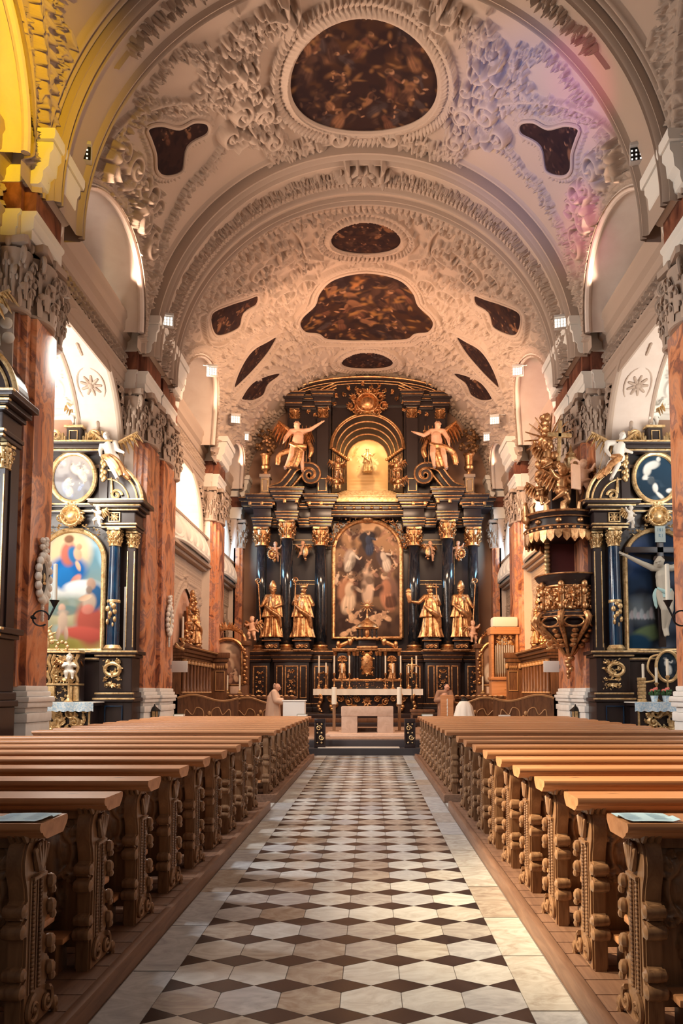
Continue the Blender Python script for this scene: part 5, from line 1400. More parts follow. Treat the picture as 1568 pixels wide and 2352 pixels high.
for (px, lab, hat, J, staff, crk, sd) in (
    (630, 'gilded bishop statue with mitre and crozier at the far left of the high altar', 'mitre', dict(el=(-.19, -.03, .64), hl=(-.22, -.10, .60), er=(.16, -.05, .64), hr=(.05, -.13, .58)), (-.20, -.27, 1.02), True, 1),
    (697, 'gilded bearded saint with spiked crown, left of the altar painting', 'crown', dict(el=(-.18, -.02, .66), hl=(-.15, -.10, .70), er=(.20, -.02, .64), hr=(.21, -.11, .62), head=(.02, -.02, .915), face=(.6, -.8, 0)), (-.17, -.13, 1.04), True, 2),
    (985, 'gilded saint reaching out one arm, right of the altar painting', 'crown', dict(el=(-.24, -.05, .68), hl=(-.40, -.10, .70), er=(.16, -.05, .65), hr=(.12, -.11, .72), head=(-.02, -.02, .915), face=(-.7, -.7, 0)), (.16, .09, 1.04), False, 3),
    (1052, 'gilded bishop statue with mitre and crozier at the far right of the high altar', 'mitre', dict(er=(.19, -.04, .64), hr=(.22, -.10, .58), el=(-.15, -.05, .64), hl=(-.03, -.13, .60)), (.20, .27, 1.02), True, 4)):
    x = ax(px); st = saint('gilded_saint', lab, (x, SY, az(1468)), 2.42, sd, hat, J, staff, crk)
    if px == 985:
        mb = MB(); mb.cap((-1.0, -.25, 1.68), (-1.05, -.25, 2.05), .10, .14, 8); mb.ell((-1.05, -.25, 2.15), (.14, .08, .16)); obj('held_heart', mb, M['gold'], st)
    t = thing('statue_pedestal', 'small carved gold and black pedestal under the %s' % lab.split(' statue')[0].split(',')[0].replace('gilded ', 'gilded '), 'pedestal', (x, SY, az(1497)), 0, 'statue pedestals')
    t['label'] = 'carved black and gold pedestal carrying the '+{630: 'far left bishop', 697: 'spike-crowned saint', 985: 'saint with outstretched arm', 1052: 'far right bishop'}[px]
    mb = MB(); zz = az(1468)-az(1497)
    mb.bbox(-.42, .42, -.35, .3, 0, zz*.12, .02); mb.bbox(-.34, .34, -.28, .3, zz*.12, zz*.7, .03); mb.bbox(-.44, .44, -.38, .3, zz*.7, zz*.85, .02); mb.bbox(-.36, .36, -.3, .3, zz*.85, zz-.005, .02)
    obj('block', mb, M['black'], t)
    mb = MB(); rl = Relief(-.40, .40, .04, zz*.66, .018)
    for sg in (-1, 1): rl.scroll(sg*.2, zz*.34, .11, 1, 1.4, .03, .06, sg); rl.acanthus(sg*.05, zz*.3, .2, PI/2+sg*.9, .06)
    rl.rosette(0, zz*.38, .1, .08); rl.mesh(mb, lambda U, V, H: (U, -.29-H, V), keep=lambda U, V: rl.H > .006)
    mb.tube([(-.44, -.39, zz*.78), (.44, -.39, zz*.78)], .022, 6); mb.bbox(-.42, .42, -.365, -.35, .0, .05, .005); obj('gilding', mb, M['gold'], t)
# ---------------------------------------------------------------- cherubs and angels
PUTTO = dict(head=(0, -.03, .88), neck=(0, 0, .76), chest=(0, 0, .64), pelvis=(0, 0, .44), sl=(-.12, 0, .70), sr=(.12, 0, .70), pl=(-.07, 0, .42), pr=(.07, 0, .42), kl=(-.10, -.12, .30), kr=(.12, -.06, .24), fl=(-.08, -.02, .10), fr=(.15, .03, .04), el=(-.22, -.05, .64), er=(.22, -.06, .72), hl=(-.26, -.14, .70), hr=(.30, -.10, .86))
PV = {}
def putto_mesh(var, m):
    key = (var, m.name)
    if key not in PV:
        J = dict(PUTTO)
        if var == 1: J.update(el=(-.24, -.02, .74), hl=(-.36, -.06, .84), er=(.2, -.06, .60), hr=(.16, -.18, .56), kl=(-.08, -.16, .34), fl=(-.2, -.06, .24), face=(.6, -.8, 0))
        if var == 2: J.update(el=(-.2, -.1, .62), hl=(-.08, -.18, .66), er=(.2, -.1, .62), hr=(.08, -.18, .66), kl=(-.10, -.16, .40), kr=(.10, -.16, .40), fl=(-.10, -.16, .20), fr=(.10, -.16, .20))
        mb = body(J, 1.0, 1.35, head=1.65, hands=False)
        for k in range(16): mb.ell((.09*math.cos(k*2.4)*(1-k/30), -.01+.07*math.sin(k*2.4)*(1-k/30), .955+.004*k), (.032, .032, .03), n=6, m=4)
        drape(mb, [(-.16, -.08, .46), (0, -.13, .42), (.16, -.04, .46), (.26, .06, .36)], .05, var)
        PV[key] = fuse('cherub_body', mb, m, .018, 1)
    return PV[key]
PW = {}
def putto(name, label, loc, h, var=0, rz=0, m=None, wm=None, wings=True, grp=None, cat='statue'):
    m = m or M['flesh']; wm = wm or M['gold']
    t = thing(name, label, cat, loc, rz, grp); t.scale = (h, h, h)
    obj('body', putto_mesh(var, m), None, t)
    if wings:
        if 'w' not in PW:
            PW['w'] = []
            for sg in (-1, 1):
                mb = MB(); wing(mb, (sg*.06, .07, .66), (sg*.40, .14, .86), (sg*.05, .03, -.34), 5, .07); PW['w'].append(mb)
        for k, sg in enumerate((-1, 1)):
            q = ('wm', k, wm.name)
            if q not in PW: PW[q] = PW['w'][k].mesh('wing', wm, True)
            obj('wing', PW[q], None, t)
    return t
for (px, py, var, rz, what, lab) in ((631, 1292, 0, .3, 'crest', 'small cherub holding a gilded coat of arms above the far left bishop'), (694, 1290, 1, -.3, 'egg', 'small cherub with a gilded shield left of the altar painting'),
        (986, 1290, 1, .4, 'egg', 'small cherub with a gilded shield right of the altar painting'), (1050, 1290, 0, -.3, 'crest', 'small cherub holding a gilded coat of arms above the far right bishop')):
    t = putto('cherub', lab, (ax(px), 35.9, az(py)), .95, var, rz, grp='cherubs between the altar columns')
    mb = MB(); sx = 1 if px < 842 else -1
    if what == 'egg': mb.ell((.22*sx, -.22, .45), (.16, .07, .30), n=14, m=10); mb.ell((.22*sx, -.2, .08), (.07, .05, .07)); mb.ell((.22*sx, -.2, .80), (.04, .04, .06))
    else:
        for k in range(14): mb.ell((-.2*sx+.18*math.cos(k*.45), -.2, .35+.22*math.sin(k*.45)), (.06, .05, .06))
        mb.ell((-.2*sx, -.18, .35), (.12, .05, .16)); mb.ell((-.05*sx, -.1, .1), (.1, .05, .14))
    obj('shield', mb, M['gold'], t)
for sx in (-1, 1):
    J = dict(pelvis=(0, 0, .52), chest=(sx*-.02, 0, .70), neck=(sx*-.01, 0, .81), head=(sx*.01, -.03, .90), face=(-sx*.5, -.8, .2), kl=(-.10, -.12, .34), fl=(-.06, -.06, .10), kr=(.08, -.02, .30), fr=(.10, .02, .05))
    if sx < 0: J.update(er=(.25, -.05, .82), hr=(.42, -.08, .92), el=(-.21, -.06, .66), hl=(-.22, -.18, .56), kl=(-.10, -.1, .32), fl=(-.22, 0, .1))
    else: J.update(el=(-.25, -.06, .70), hl=(-.40, -.14, .72), er=(.20, -.04, .64), hr=(.20, -.16, .52), kr=(.12, -.1, .30), fr=(.16, -.03, .08))
    t = thing('winged_angel', 'large %s angel with golden wings and drapery on the volute above the high altar' % ('left' if sx < 0 else 'right'), 'statue', (sx*-ax(683), 35.25, az(1098)), 0, 'attic angels')
    h = 2.55
    mb = body(J, h, 1.0, hands=True)
    for k in range(14): mb.ell((J['head'][0]*h+.14*math.cos(k*2.4)*(1-k/22), -.02+.12*math.sin(k*2.4)*(1-k/22), (.935+.003*k)*h), (.05, .05, .05), n=6, m=4)
    obj('body', fuse('angel_body', mb, M['flesh'], .022, 1), None, t)
    mb = MB(); drape(mb, [(-.22*h*.6, -.1, .56*h), (.0, -.2, .5*h), (.14*h, -.08, .48*h), (sx*.30*h, .1, .40*h), (sx*.36*h, .15, .2*h)], .16, 3)
    skirt(mb, [((0, 0, .55*h), .24), ((0, -.05, .42*h), .30), ((sx*.1, -.05, .26*h), .32), ((sx*.25, 0, .10*h), .26)], 5, 6, .2)
    drape(mb, [(-sx*.2*h, 0, .62*h), (-sx*.26*h, -.05, .45*h), (-sx*.22*h, -.05, .3*h)], .13, 8)
    obj('drapery', fuse('angel_drapery', mb, M['gold'], .03, 1), None, t)
    for sg, tip, dr in ((sx, (sx*.95, .35, h*1.04), (sx*.20, .1, -.95)), (-sx, (-sx*.62, .35, h*.86), (-sx*.1, .1, -.75))):
        mb = MB(); wing(mb, (sg*.12, .14, .74*h), tip, dr, 8, .13); obj('wing', mb, M['gold'], t)
    for k, (px, py, var) in enumerate(((772, 1146, 2), (776, 1112, 0))):
        putto('gilded_cherub', 'gilded %s cherub %s of the glowing niche' % (('lower kneeling', 'upper reaching')[k], 'left' if sx < 0 else 'right'), (sx*-ax(px), 35.1-.12*k, az(py)), 1.0, var, -sx*.5, M['gold'], grp='gilded cherubs beside the niche')
# lit figure in the niche
t = saint('lit_madonna', 'small pale statue glowing in the middle of the niche', (0, 36.7, az(1075)), 1.15, 9, 'crown', dict(er=(.2, -.06, .7), hr=(.3, -.1, .78), el=(-.2, -.06, .66), hl=(-.24, -.12, .7)), grp=None)
for c in t.children: c.data.materials.clear(); c.data.materials.append(M['goldpale'])
# ================================================================ SANCTUARY FURNITURE
def bx(px, Y): return onY(px, 1600, Y)[0]
def bz(py, Y): return onY(842, py, Y)[1]
def candle(name, label, loc, hs, hc, m, grp=None, r=.03):      # turned stick, drip pan and candle
    t = thing(name, label, 'candlestick', loc, 0, grp)
    mb = MB(); mb.lathe([(.10, 0), (.11, .02), (.07, .05), (.03, .10), (.045, .14), (.02, .2), (.028, hs*.5), (.02, hs*.8), (.05, hs*.92), (.065, hs*.96), (.03, hs)], (0, 0, 0), 12); obj('stick', mb, m, t)
    mb = MB(); mb.lathe([(r, hs), (r, hs+hc), (.004, hs+hc+.005)], (0, 0, 0), 10); mb.cap((0, 0, hs+hc), (0, 0, hs+hc+.03), .004, .003, 5); obj('candle', mb, M['wax'], t)
    return t
# old altar table with white cloth and gilded consoles, tabernacle behind
MY = 33.0; mz = bz(1583, MY)
t = thing('old_altar_table', 'wide old altar table on gilded scroll consoles below the tabernacle', 'altar table', (0, MY+.5, .9))
mb = MB(); mb.bbox(bx(732, MY), bx(960, MY), MY+.25, MY+1.2, .9, mz-.03, .02); mb.bbox(bx(722, MY), bx(968, MY), MY+.02, MY+1.2, mz-.12, mz-.015, .02); wpart('table', mb, M['black'], t)
mb = MB(); rl = Relief(bx(748, MY), bx(938, MY), bz(1638, MY), bz(1596, MY), .02); w0, w1, h0, h1 = rl.u0, rl.U[-1], rl.v0, rl.V[-1]
for sg in (-1, 1):
    for (u, v, r1) in ((.45, .75, .15), (.8, .6, .17), (1.15, .78, .15), (1.4, .45, .15), (.55, .3, .13), (1.6, .75, .13)):
        z = h0+(h1-h0)*v; rl.scroll(sg*u, z, r1, 1, 1.4, .045, .12, sg); rl.acanthus(sg*(u+.1), z, .24, sg*.6+PI/2, .10)
rl.rosette(0, (h0+h1)/2+.1, .26, .14, 8); rl.garland([(w0+.2, h1-.08), (w1-.2, h1-.08)], .09, .1)
rl.mesh(mb, lambda U, V, H: (U, MY+.24-H, V), keep=lambda U, V: rl.H > .008)
for sx in (-1, 1):
    for px in (730, 758):
        x = bx(px, MY)*(-sx)+(.0 if sx < 0 else -.02)
        P = spline([(x, MY+.1, mz-.13), (x+sx*-.14, MY+.02, mz-.4), (x-sx*.02, MY+.12, mz-.75), (x-sx*.15, MY+.1, mz-.98)], 6); mb.tube(P, [.10-.05*i/len(P) for i in range(len(P))], 8)
        for i in range(5): mb.ell((P[3+i*3][0], P[3+i*3][1]-.06, P[3+i*3][2]), (.08, .05, .08))
wpart('gilded_consoles', mb, M['gold'], t)
tc = thing('altar_cloth', 'white linen cloth covering the old altar table', 'tablecloth', (0, MY+.5, mz))
mb = MB(); rl = Relief(bx(719, MY), bx(971, MY), 0, .26, .02)
rl.mesh(mb, lambda U, V, H: (U, MY-.04-.012*np.sin(U*11)*(V/.26)-.008*np.sin(U*23), mz+.012-V), keep=None)
mb.bbox(bx(719, MY), bx(971, MY), MY-.03, MY+1.2, mz-.012, mz+.012, .004); wpart('cloth', mb, M['cloth'], tc)
TY = 33.75
T = thing('tabernacle', 'gilded tabernacle shrine with small columns and saints on the old altar', 'tabernacle', (0, TY+.2, mz+.013))
tx = lambda px: onY(px, 1550, TY)[0]-onY(842, 1550, TY)[0]
tz = lambda py: onY(842, py, TY)[1]
blk, gld = MB(), MB()
blk.bbox(tx(765), -tx(765), TY, TY+.8, mz+.02, tz(1560), .02); blk.bbox(tx(766), -tx(766), TY+.2, TY+.8, tz(1560), tz(1492), .02); blk.bbox(tx(822), -tx(822), TY+.1, TY+.8, tz(1492), tz(1466), .02)
for (a, z0, z1, d) in ((762, 1565, 1560, .05), (762, 1494, 1489, .06), (818, 1490, 1484, .1), (815, 1469, 1465, .08)):
    gld.bbox(tx(a), -tx(a), TY-d, TY+.8, tz(z0), tz(z1), .02)
gld.bbox(tx(764), tx(816), TY-.04, TY+.7, tz(1496), tz(1492), .01); gld.bbox(-tx(816), -tx(764), TY-.04, TY+.7, tz(1496), tz(1492), .01)
ornpanel(gld, tx(765), -tx(765), mz+.03, tz(1562), TY-.01, 3, 4, .10)
ornpanel(gld, tx(825), -tx(825), tz(1555), tz(1492), TY+.05, 5, 4, .16); gld.ell((0, TY, tz(1524)), (.26, .10, .5), n=16, m=10)
cols = MB()
for px in (768, 800, 820, 812):
    for sg in (-1, 1):
        x = sg*-tx(px); cols = MB(); cols.lathe([(.06, tz(1560)), (.055, tz(1505))], (x, TY+.1, 0), 12); wpart('small_column', cols, M['blackcol'], T); gld.join(capital_mb(.06, .2, 6), Matrix.Translation((x, TY+.1, tz(1506)))); gld.lathe([(.085, tz(1561)), (.07, tz(1557))], (x, TY+.1, 0), 10)
for sg in (-1, 1):
    x = sg*-tx(785)
    gld.tube([(x+.20*math.cos(PI*i/12), TY+.18, tz(1518)+.22*math.sin(PI*i/12)) for i in range(13)], .035, 6)
    for k in range(7): gld.cap((x, TY+.2, tz(1518)), (x+.17*math.cos(PI*k/6), TY+.16, tz(1518)+.18*math.sin(PI*k/6)), .02, .035, 6)
    # volute lions on the shoulder
    P = spline([(sg*-tx(772), TY+.1, tz(1488)), (sg*-tx(786), TY+.1, tz(1480)), (sg*-tx(800), TY+.1, tz(1474)), (sg*-tx(810), TY+.1, tz(1466))], 5); gld.tube(P, [.09]*len(P), 8)
    gld.ell((sg*-tx(776), TY, tz(1480)), (.10, .10, .16)); gld.ell((sg*-tx(803), TY, tz(1474)), (.12, .1, .18))
    for (q, yy) in ((830, .15), (820, .3)): cols = MB(); cols.lathe([(.05, tz(1464)), (.045, tz(1444))], (sg*-tx(q), TY+yy, 0), 10); wpart('small_column', cols, M['blackcol'], T)
gld.bbox(tx(816), -tx(816), TY, TY+.6, tz(1444), tz(1440), .02)
gld.lathe([(.50, tz(1440)), (.46, tz(1434)), (.30, tz(1428)), (.12, tz(1422)), (.05, tz(1416)), (.05, tz(1408))], (0, TY+.3, 0), 20)
for k in range(12):
    a = 2*PI*k/12; gld.cap((.07*math.cos(a), TY+.3, tz(1390)+.07*math.sin(a)), (.30*math.cos(a), TY+.3, tz(1390)+.30*math.sin(a)), .03, .012, 6)
gld.ell((0, TY+.28, tz(1390)), (.12, .06, .12)); gld.cap((0, TY+.3, tz(1412)), (0, TY+.3, tz(1398)), .03, .03)
gld.ell((0, TY+.15, tz(1453)), (.12, .1, .22))
wpart('body', blk, M['black'], T); wpart('gilding', gld, M['gold'], T)
for k, (px, lab) in enumerate(((785, 'left'), (899, 'right'))):
    saint('tabernacle_saint', 'tiny gilded saint in the %s shell niche of the tabernacle' % lab, (tx(785)*(1 if k == 0 else -1), TY+.02, tz(1560)), .85, 12+k, 'crown', dict(el=(-.18, -.04, .66), hl=(-.1, -.12, .70)), grp='tabernacle saints')
for k, (px, pt) in enumerate(((732, 1508), (748, 1524), (767, 1508), (785, 1526), (802, 1508), (885, 1508), (902, 1526), (920, 1508), (938, 1526), (956, 1508))):
    candle('altar_candlestick', 'gilded candlestick with white candle, %s from the left on the old altar table' % ORD[k].replace('nearest', 'first'), (bx(px, MY+.3), MY+.3, mz+.013), tz(1547)-mz, tz(pt)-tz(1547), M['gold'], 'candlesticks on the old altar', .035)
# modern stone altar, four-legged frame lamps either side
t = thing('stone_altar', 'pale stone block altar with an open centre on the sanctuary floor', 'altar', (0, 25.0, .43))
x0, x1 = onY(783, 1650, 24.6)[0], onY(903, 1650, 24.6)[0]; zt_ = onY(842, 1623, 24.6)[1]
mb = MB(); mb.bbox(x0, x1, 24.6, 25.5, zt_-.30, zt_, .012); wpart('slab', mb, M['stone'], t)
for a, b in ((x0, x0+.52), (x1-.52, x1)):
    mb = MB(); mb.bbox(a+.01, b-.0, 24.62, 25.48, .43, zt_-.30, .01); wpart('leg', mb, M['stone'], t)
mb = MB(); mb.bbox(x0+.52, x1-.52, 25.3, 25.45, .43, .62, .01); wpart('foot_bar', mb, M['stall'], t)
mb = MB(); mb.bbox(x0-.45, x1+.45, 23.8, 26.3, .43, .50, .015); mb.bbox(x0-.3, x1+.3, 23.55, 23.9, .43, .465, .01)
struct('floor_altar_dais', mb, M['stone'])
for k, px in enumerate((767, 917)):
    t = thing('tall_candle_stand', 'tall slim wooden candle stand %s of the stone altar' % ('left', 'right')[k], 'candle stand', (onY(px, 1650, 25.6)[0], 25.6, .50), 0, 'tall candle stands')
    H_ = onY(842, 1620, 25.6)[1]-.5
    mb = MB(); mb.bbox(-.16, .16, -.12, .12, 0, .03, .008); mb.bbox(-.05, .05, -.05, .05, .03, H_, .01); mb.bbox(-.08, .08, -.08, .08, H_, H_+.04, .01); obj('post', mb, M['carved'], t)
    mb = MB(); mb.lathe([(.085, H_+.04), (.085, H_+.60), (.01, H_+.61)], (0, 0, 0), 16); obj('candle', mb, M['wax'], t)
# left: lectern block, priest; right: ambo with carved figure, draped stand, processional cross
t = thing('white_block', 'white rectangular pedestal beside the priest', 'pedestal', (onY(676, 1640, 25.0)[0], 25.0, .43))
w_ = .35; h_ = onY(842, 1608, 25)[1]-.43
mb = MB(); mb.bbox(-w_, w_, -.25, .25, .0, h_-.04, .012); mb.bbox(-w_-.03, w_+.03, -.28, .28, h_-.04, h_, .01); obj('block', mb, M['white_paint'], t)
mb = MB(); mb.box(-.03, .04, -.262, -.25, .1, .45); obj('slot', mb, M['stall'], t)
t = thing('low_rail', 'thin wooden rail at knee height between the priest and the white pedestal', 'rail', (onY(622, 1640, 25.3)[0]-.1, 25.3, .43))
mb = MB(); mb.bbox(-.35, .75, -.03, .03, .46, .50, .01)
for x in (-.3, .7): mb.bbox(x-.02, x+.02, -.02, .02, 0, .46, .004)
obj('bar', mb, M['stallgold'], t)
def priest():
    Yp = 26.0; x = onY(627, 1600, Yp)[0]
    t = thing('person', 'grey-haired person in a long pale robe reading, standing left of the altar', 'person', (x, Yp, .43))
    h = 1.74
    J = dict(chest=(.015, 0, .70), neck=(.045, 0, .81), head=(.085, -.005, .885), face=(.9, -.25, -.42), toe=(1, -.2, 0), pelvis=(-.01, 0, .50),
        sl=(.02, .10, .785), sr=(.03, -.10, .785), el=(.06, .14, .63), er=(.07, -.14, .63), hl=(.20, .06, .60), hr=(.21, -.07, .60), pl=(0, .06, .48), pr=(0, -.06, .48), kl=(.01, .06, .28), kr=(.01, -.06, .28), fl=(-.01, .06, .04), fr=(.01, -.06, .04))
    mb = body(J, h, 1.0); obj('body', fuse('person_body', mb, M['skin'], .009, 1), None, t)
    mb = MB(); S = lambda v: tuple(c*h for c in v)
    skirt(mb, [((.02*h, 0, .80*h), .075*h), ((.015*h, 0, .70*h), .125*h), ((0, 0, .52*h), .135*h), ((.0, 0, .30*h), .15*h), ((-.005*h, 0, .12*h), .165*h), ((0, 0, .035*h), .175*h)], 2, 8, .07, sy=1.0)
    for a in 'lr':
        mb.cap(S(J['s'+a]), S(J['e'+a]), .062*h, .058*h, 12); e = Vector(S(J['e'+a])); hd = Vector(S(J['h'+a])); mb.tube([e[:], e.lerp(hd, .45)[:], e.lerp(hd, .8)[:]], [.058*h, .062*h, .072*h], 12)
    mb.cap(S(J['sl']), S(J['sr']), .062*h, .062*h); mb.tube([S((.03, 0, .80)), S((.05, 0, .825))], [.06*h, .045*h], 12)
    obj('alb', fuse('alb', mb, M['alb'], .014, 2), None, t)
    mb = MB(); hd = Vector(S(J['head']))
    for k in range(26):
        a = k*2.4; q = math.sqrt(k/26); p = hd+Vector((-.028*h, 0, .016*h))+Vector((-.040*h*math.sqrt(1-.6*q*q)+.0, .052*h*q*math.cos(a), .055*h*q*math.sin(a)))
        mb.ell(p[:], (.020*h, .018*h, .020*h), n=7, m=5)
    obj('hair', fuse('hair', mb, M['hair'], .010, 2), None, t)
    b = thing('open_book', 'open book held in the hands of the robed person', 'book', (x+.24*h, Yp-.01*h, .43+.585*h))
    mb = MB(); mb.bbox(-.11, .11, -.15, 0, .0, .022, .004); mb.bbox(-.11, .11, 0, .15, .0, .022, .004); ob = obj('pages', mb, M['cloth'], b); b.rotation_euler = (0, -.35, 0)
priest()
Ya = 26.2; t = thing('ambo', 'tall narrow wooden reading stand right of the altar', 'lectern', (onY(1026, 1640, Ya)[0], Ya, .43))
h_ = onY(842, 1596, Ya)[1]-.43
mb = MB(); mb.bbox(-.21, .21, -.16, .16, 0, h_, .015); obj('column', mb, M['pine'], t)
mb = MB()
for k in range(6): mb.ell((0, -.165, h_*.85-.12*k), (.02, .012, .05))
mb.bbox(-.012, .012, -.17, -.16, .2, h_*.9, .003); obj('inlay', mb, M['cloth'], t)
t = thing('person', 'person in a brown robe standing behind the wooden reading stand', 'person', (onY(1026, 1640, Ya)[0]-.02, Ya+.62, .43))
J = dict(head=(.05, -.03, .90), neck=(.02, 0, .82), face=(.35, -.9, -.3), el=(-.17, -.02, .64), hl=(-.02, -.14, .66), er=(.16, -.05, .64), hr=(.05, -.15, .62))
mb = body(J, 1.70, 1.0); obj('body', fuse('person_body', mb, M['skin'], .010, 1), None, t)
mb = MB(); S = lambda v: tuple(c*1.70 for c in v); D_ = dict(STAND); D_.update(J)
skirt(mb, [((0, 0, 1.37), .12), ((0, 0, 1.2), .215), ((0, 0, .9), .225), ((0, 0, .5), .25), ((0, 0, .05), .29)], 3, 8, .07)
for a in 'lr': mb.cap(S(D_['s'+a]), S(D_['e'+a]), .10, .095); e = Vector(S(D_['e'+a])); q = Vector(S(D_['h'+a])); mb.tube([e[:], e.lerp(q, .8)[:]], [.092, .085], 12)
mb.cap(S(D_['sl']), S(D_['sr']), .10, .10); obj('robe', fuse('robe', mb, mat('brown_robe', (.34, .18, .11), .85), .015, 2), None, t)
mb = MB(); hd = Vector(S(D_['head']))
for k in range(30):
    a = k*2.4; q = math.sqrt(k/30); mb.ell((hd.x-.01+.10*q*math.cos(a), hd.y+.035+.07*q*math.sin(a), hd.z+.035+.075*math.sqrt(1-q*q)), (.035, .035, .03), n=7, m=5)
obj('hair', fuse('hair', mb, M['darkhair'], .012, 2), None, t)
Yd = 25.6; t = thing('draped_stand', 'rounded stand draped in pale cloth on a round base right of the altar', 'draped stand', (onY(1066, 1640, Yd)[0], Yd, .43))
h_ = onY(842, 1609, Yd)[1]-.43
mb = MB(); skirt(mb, [((0, 0, h_), .04), ((0, 0, h_-.04), .16), ((0, 0, h_-.2), .27), ((0, 0, h_-.4), .31), ((0, 0, h_-.62), .37)], 4, 8, .05); obj('drapery', mb, M['cloth'], t)
mb = MB(); mb.lathe([(.42, h_-.66), (.44, h_-.62), (.40, h_-.60)], (0, 0, 0), 24); mb.lathe([(.3, 0), (.3, .05), (.08, .12), (.08, h_-.66)], (0, 0, 0), 16); obj('base', mb, M['steel'], t)
mb = MB(); mb.ell((0, 0, h_+.03), (.12, .10, .05)); mb.tube([(-.1, 0, h_+.05), (0, 0, h_+.12), (.1, 0, h_+.05)], .02, 6); obj('top_knob', mb, M['iron'], t)
t = thing('processional_cross', 'thin dark processional cross standing right of the old altar table', 'cross', (onY(944, 1600, 31.0)[0], 30.3, .43))
mb = MB(); mb.cap((0, 0, 0), (0, 0, 2.0), .025, .02); mb.lathe([(.2, 0), (.18, .04), (.03, .08)], (0, 0, 0), 16); obj('pole', mb, M['iron'], t)
mb = MB(); mb.bbox(-.03, .03, -.02, .02, 1.95, 2.75, .008); mb.bbox(-.22, .22, -.02, .02, 2.40, 2.46, .008); mb.ell((0, -.04, 2.36), (.06, .03, .2)); mb.cap((-.16, -.03, 2.46), (.16, -.03, 2.46), .02, .02); obj('crucifix', mb, M['goldpale'], t)
t = thing('low_stool', 'small dark wooden stool right of the altar steps', 'stool', (onY(970, 1650, 25.0)[0], 25.2, .43))
mb = MB(); mb.bbox(-.4, .4, -.2, .2, .72, .80, .02); mb.bbox(-.36, .36, -.17, .17, .62, .72, .01); obj('seat', mb, M['stall'], t)
for x in (-.34, .34):
    for y in (-.15, .15): mb = MB(); mb.bbox(x-.03, x+.03, y-.03, y+.03, 0, .62, .006); obj('leg', mb, M['stall'], t)
# ---------------------------------------------------------------- choir stalls and bench fronts
def stall_unit(s, y0, y1, lab):
    t = thing('choir_stall', lab, 'choir stall', (s*6.1, (y0+y1)/2, .43), 0, 'choir stalls')
    wd, gl = MB(), MB(); X = 6.55; f = lambda p: s*(X-p)
    wd.bbox(f(0), f(.25), y0, y1, .43, 3.0, .02); wd.bbox(f(0), f(.32), y0, y1, .43, 1.75, .015)
    for (p, z0, z1) in ((.34, 2.95, 3.05), (.42, 3.05, 3.16), (.52, 3.16, 3.28), (.60, 3.28, 3.38)): wd.bbox(f(0), f(p), y0-p*.3, y1+.05, z0, z1, .02)
    gl.tube([(f(.61), y0-.15, 3.33), (f(.61), y1, 3.33)], .02, 6); gl.tube([(f(.33), y0, 1.78), (f(.33), y1, 1.78)], .02, 6)
    for y in np.arange(y0+.2, y1, .52):
        wd.lathe([(.085, 1.8), (.09, 1.9), (.07, 1.94), (.068, 2.75), (.08, 2.8)], (f(.32), y, 0), 12); gl.lathe([(.10, 2.78), (.11, 2.84), (.09, 2.88), (.12, 2.94)], (f(.32), y, 0), 10); gl.lathe([(.10, 1.78), (.08, 1.86)], (f(.32), y, 0), 10)
        gl.bbox(f(.255), f(.27), y+.14, y+.155, 1.9, 2.75, .003); gl.bbox(f(.255), f(.27), y+.37, y+.385, 1.9, 2.75, .003); gl.bbox(f(.255), f(.27), y+.14, y+.385, 2.74, 2.76, .003)
    # cross panel at the far end faces down the nave
    wd.bbox(f(0), f(.95), y1, y1+.12, .43, 3.0, .015); wd.bbox(f(0), f(1.05), y1-.08, y1+.2, 3.16, 3.38, .02); wd.bbox(f(0), f(1.0), y1-.04, y1+.16, 3.0, 3.16, .02)
    gframe(gl, min(f(.50), f(.88)), max(f(.50), f(.88)), 1.85, 2.65, y1-.002, .03)
    for k in range(4): gl.ell((f(.69)+.08*(k-1.5), y1-.02, 2.80), (.035, .03, .07))
    for p in (.42, .94): gl.lathe([(.06, 2.75), (.075, 2.85), (.05, 2.95)], (f(p), y1-.03, 0), 8)
    wpart('panelling', wd, M['stall'], t); wpart('inlay', gl, M['stallgold'], t)
def bench_front(s, x0, x1, y, z1, lab, sw=1):
    t = thing('bench_front', lab, 'bench', (s*(x0+x1)/2, y, .43), 0, 'carved bench fronts')
    wd, gl = MB(), MB(); a, b = sorted((s*x0, s*x1))
    n_ = 24; top = [(a+(b-a)*i/n_, z1+.10*math.sin(PI*2*i/n_+(0 if s < 0 else PI))*1.0) for i in range(n_+1)]
    wd.prism([(a, .43)]+[(b, .43)]+top[::-1], lambda x, z, yy: (x, yy, z), y, y+.08)
    wd.bbox(a, b, y+.08, y+.42, z1-.22, z1-.16, .01)
    gl.tube([(x, y-.005, z-.03) for x, z in top], .016, 6); gl.tube([(x, y-.005, z) for x, z in top], .03, 6)
    m_ = (a+b)/2
    for sg in (-1, 1):
        P = spline([(m_+sg*.16, .5), (m_+sg*.14, .9), (m_+sg*.36, 1.0), (m_+sg*.5, .82), (m_+sg*.72, .95), (m_+sg*.78, .6)], 6); gl.tube([(x, y-.01, z*(z1/1.25)) for x, z in P], .018, 6)
        gl.tube([(m_+sg*.85, y-.01, .55), (m_+sg*1.05, y-.01, .55), (m_+sg*1.05, y-.01, .85), (m_+sg*.95, y-.01, 1.0)], .014, 6)
    for k in range(5): gl.ell((m_+.06*math.sin(k*2), y-.03, .55+.14*k), (.06, .04, .08))
    wpart('front', wd, M['stall'], t, False); wpart('inlay', gl, M['stallgold'], t)
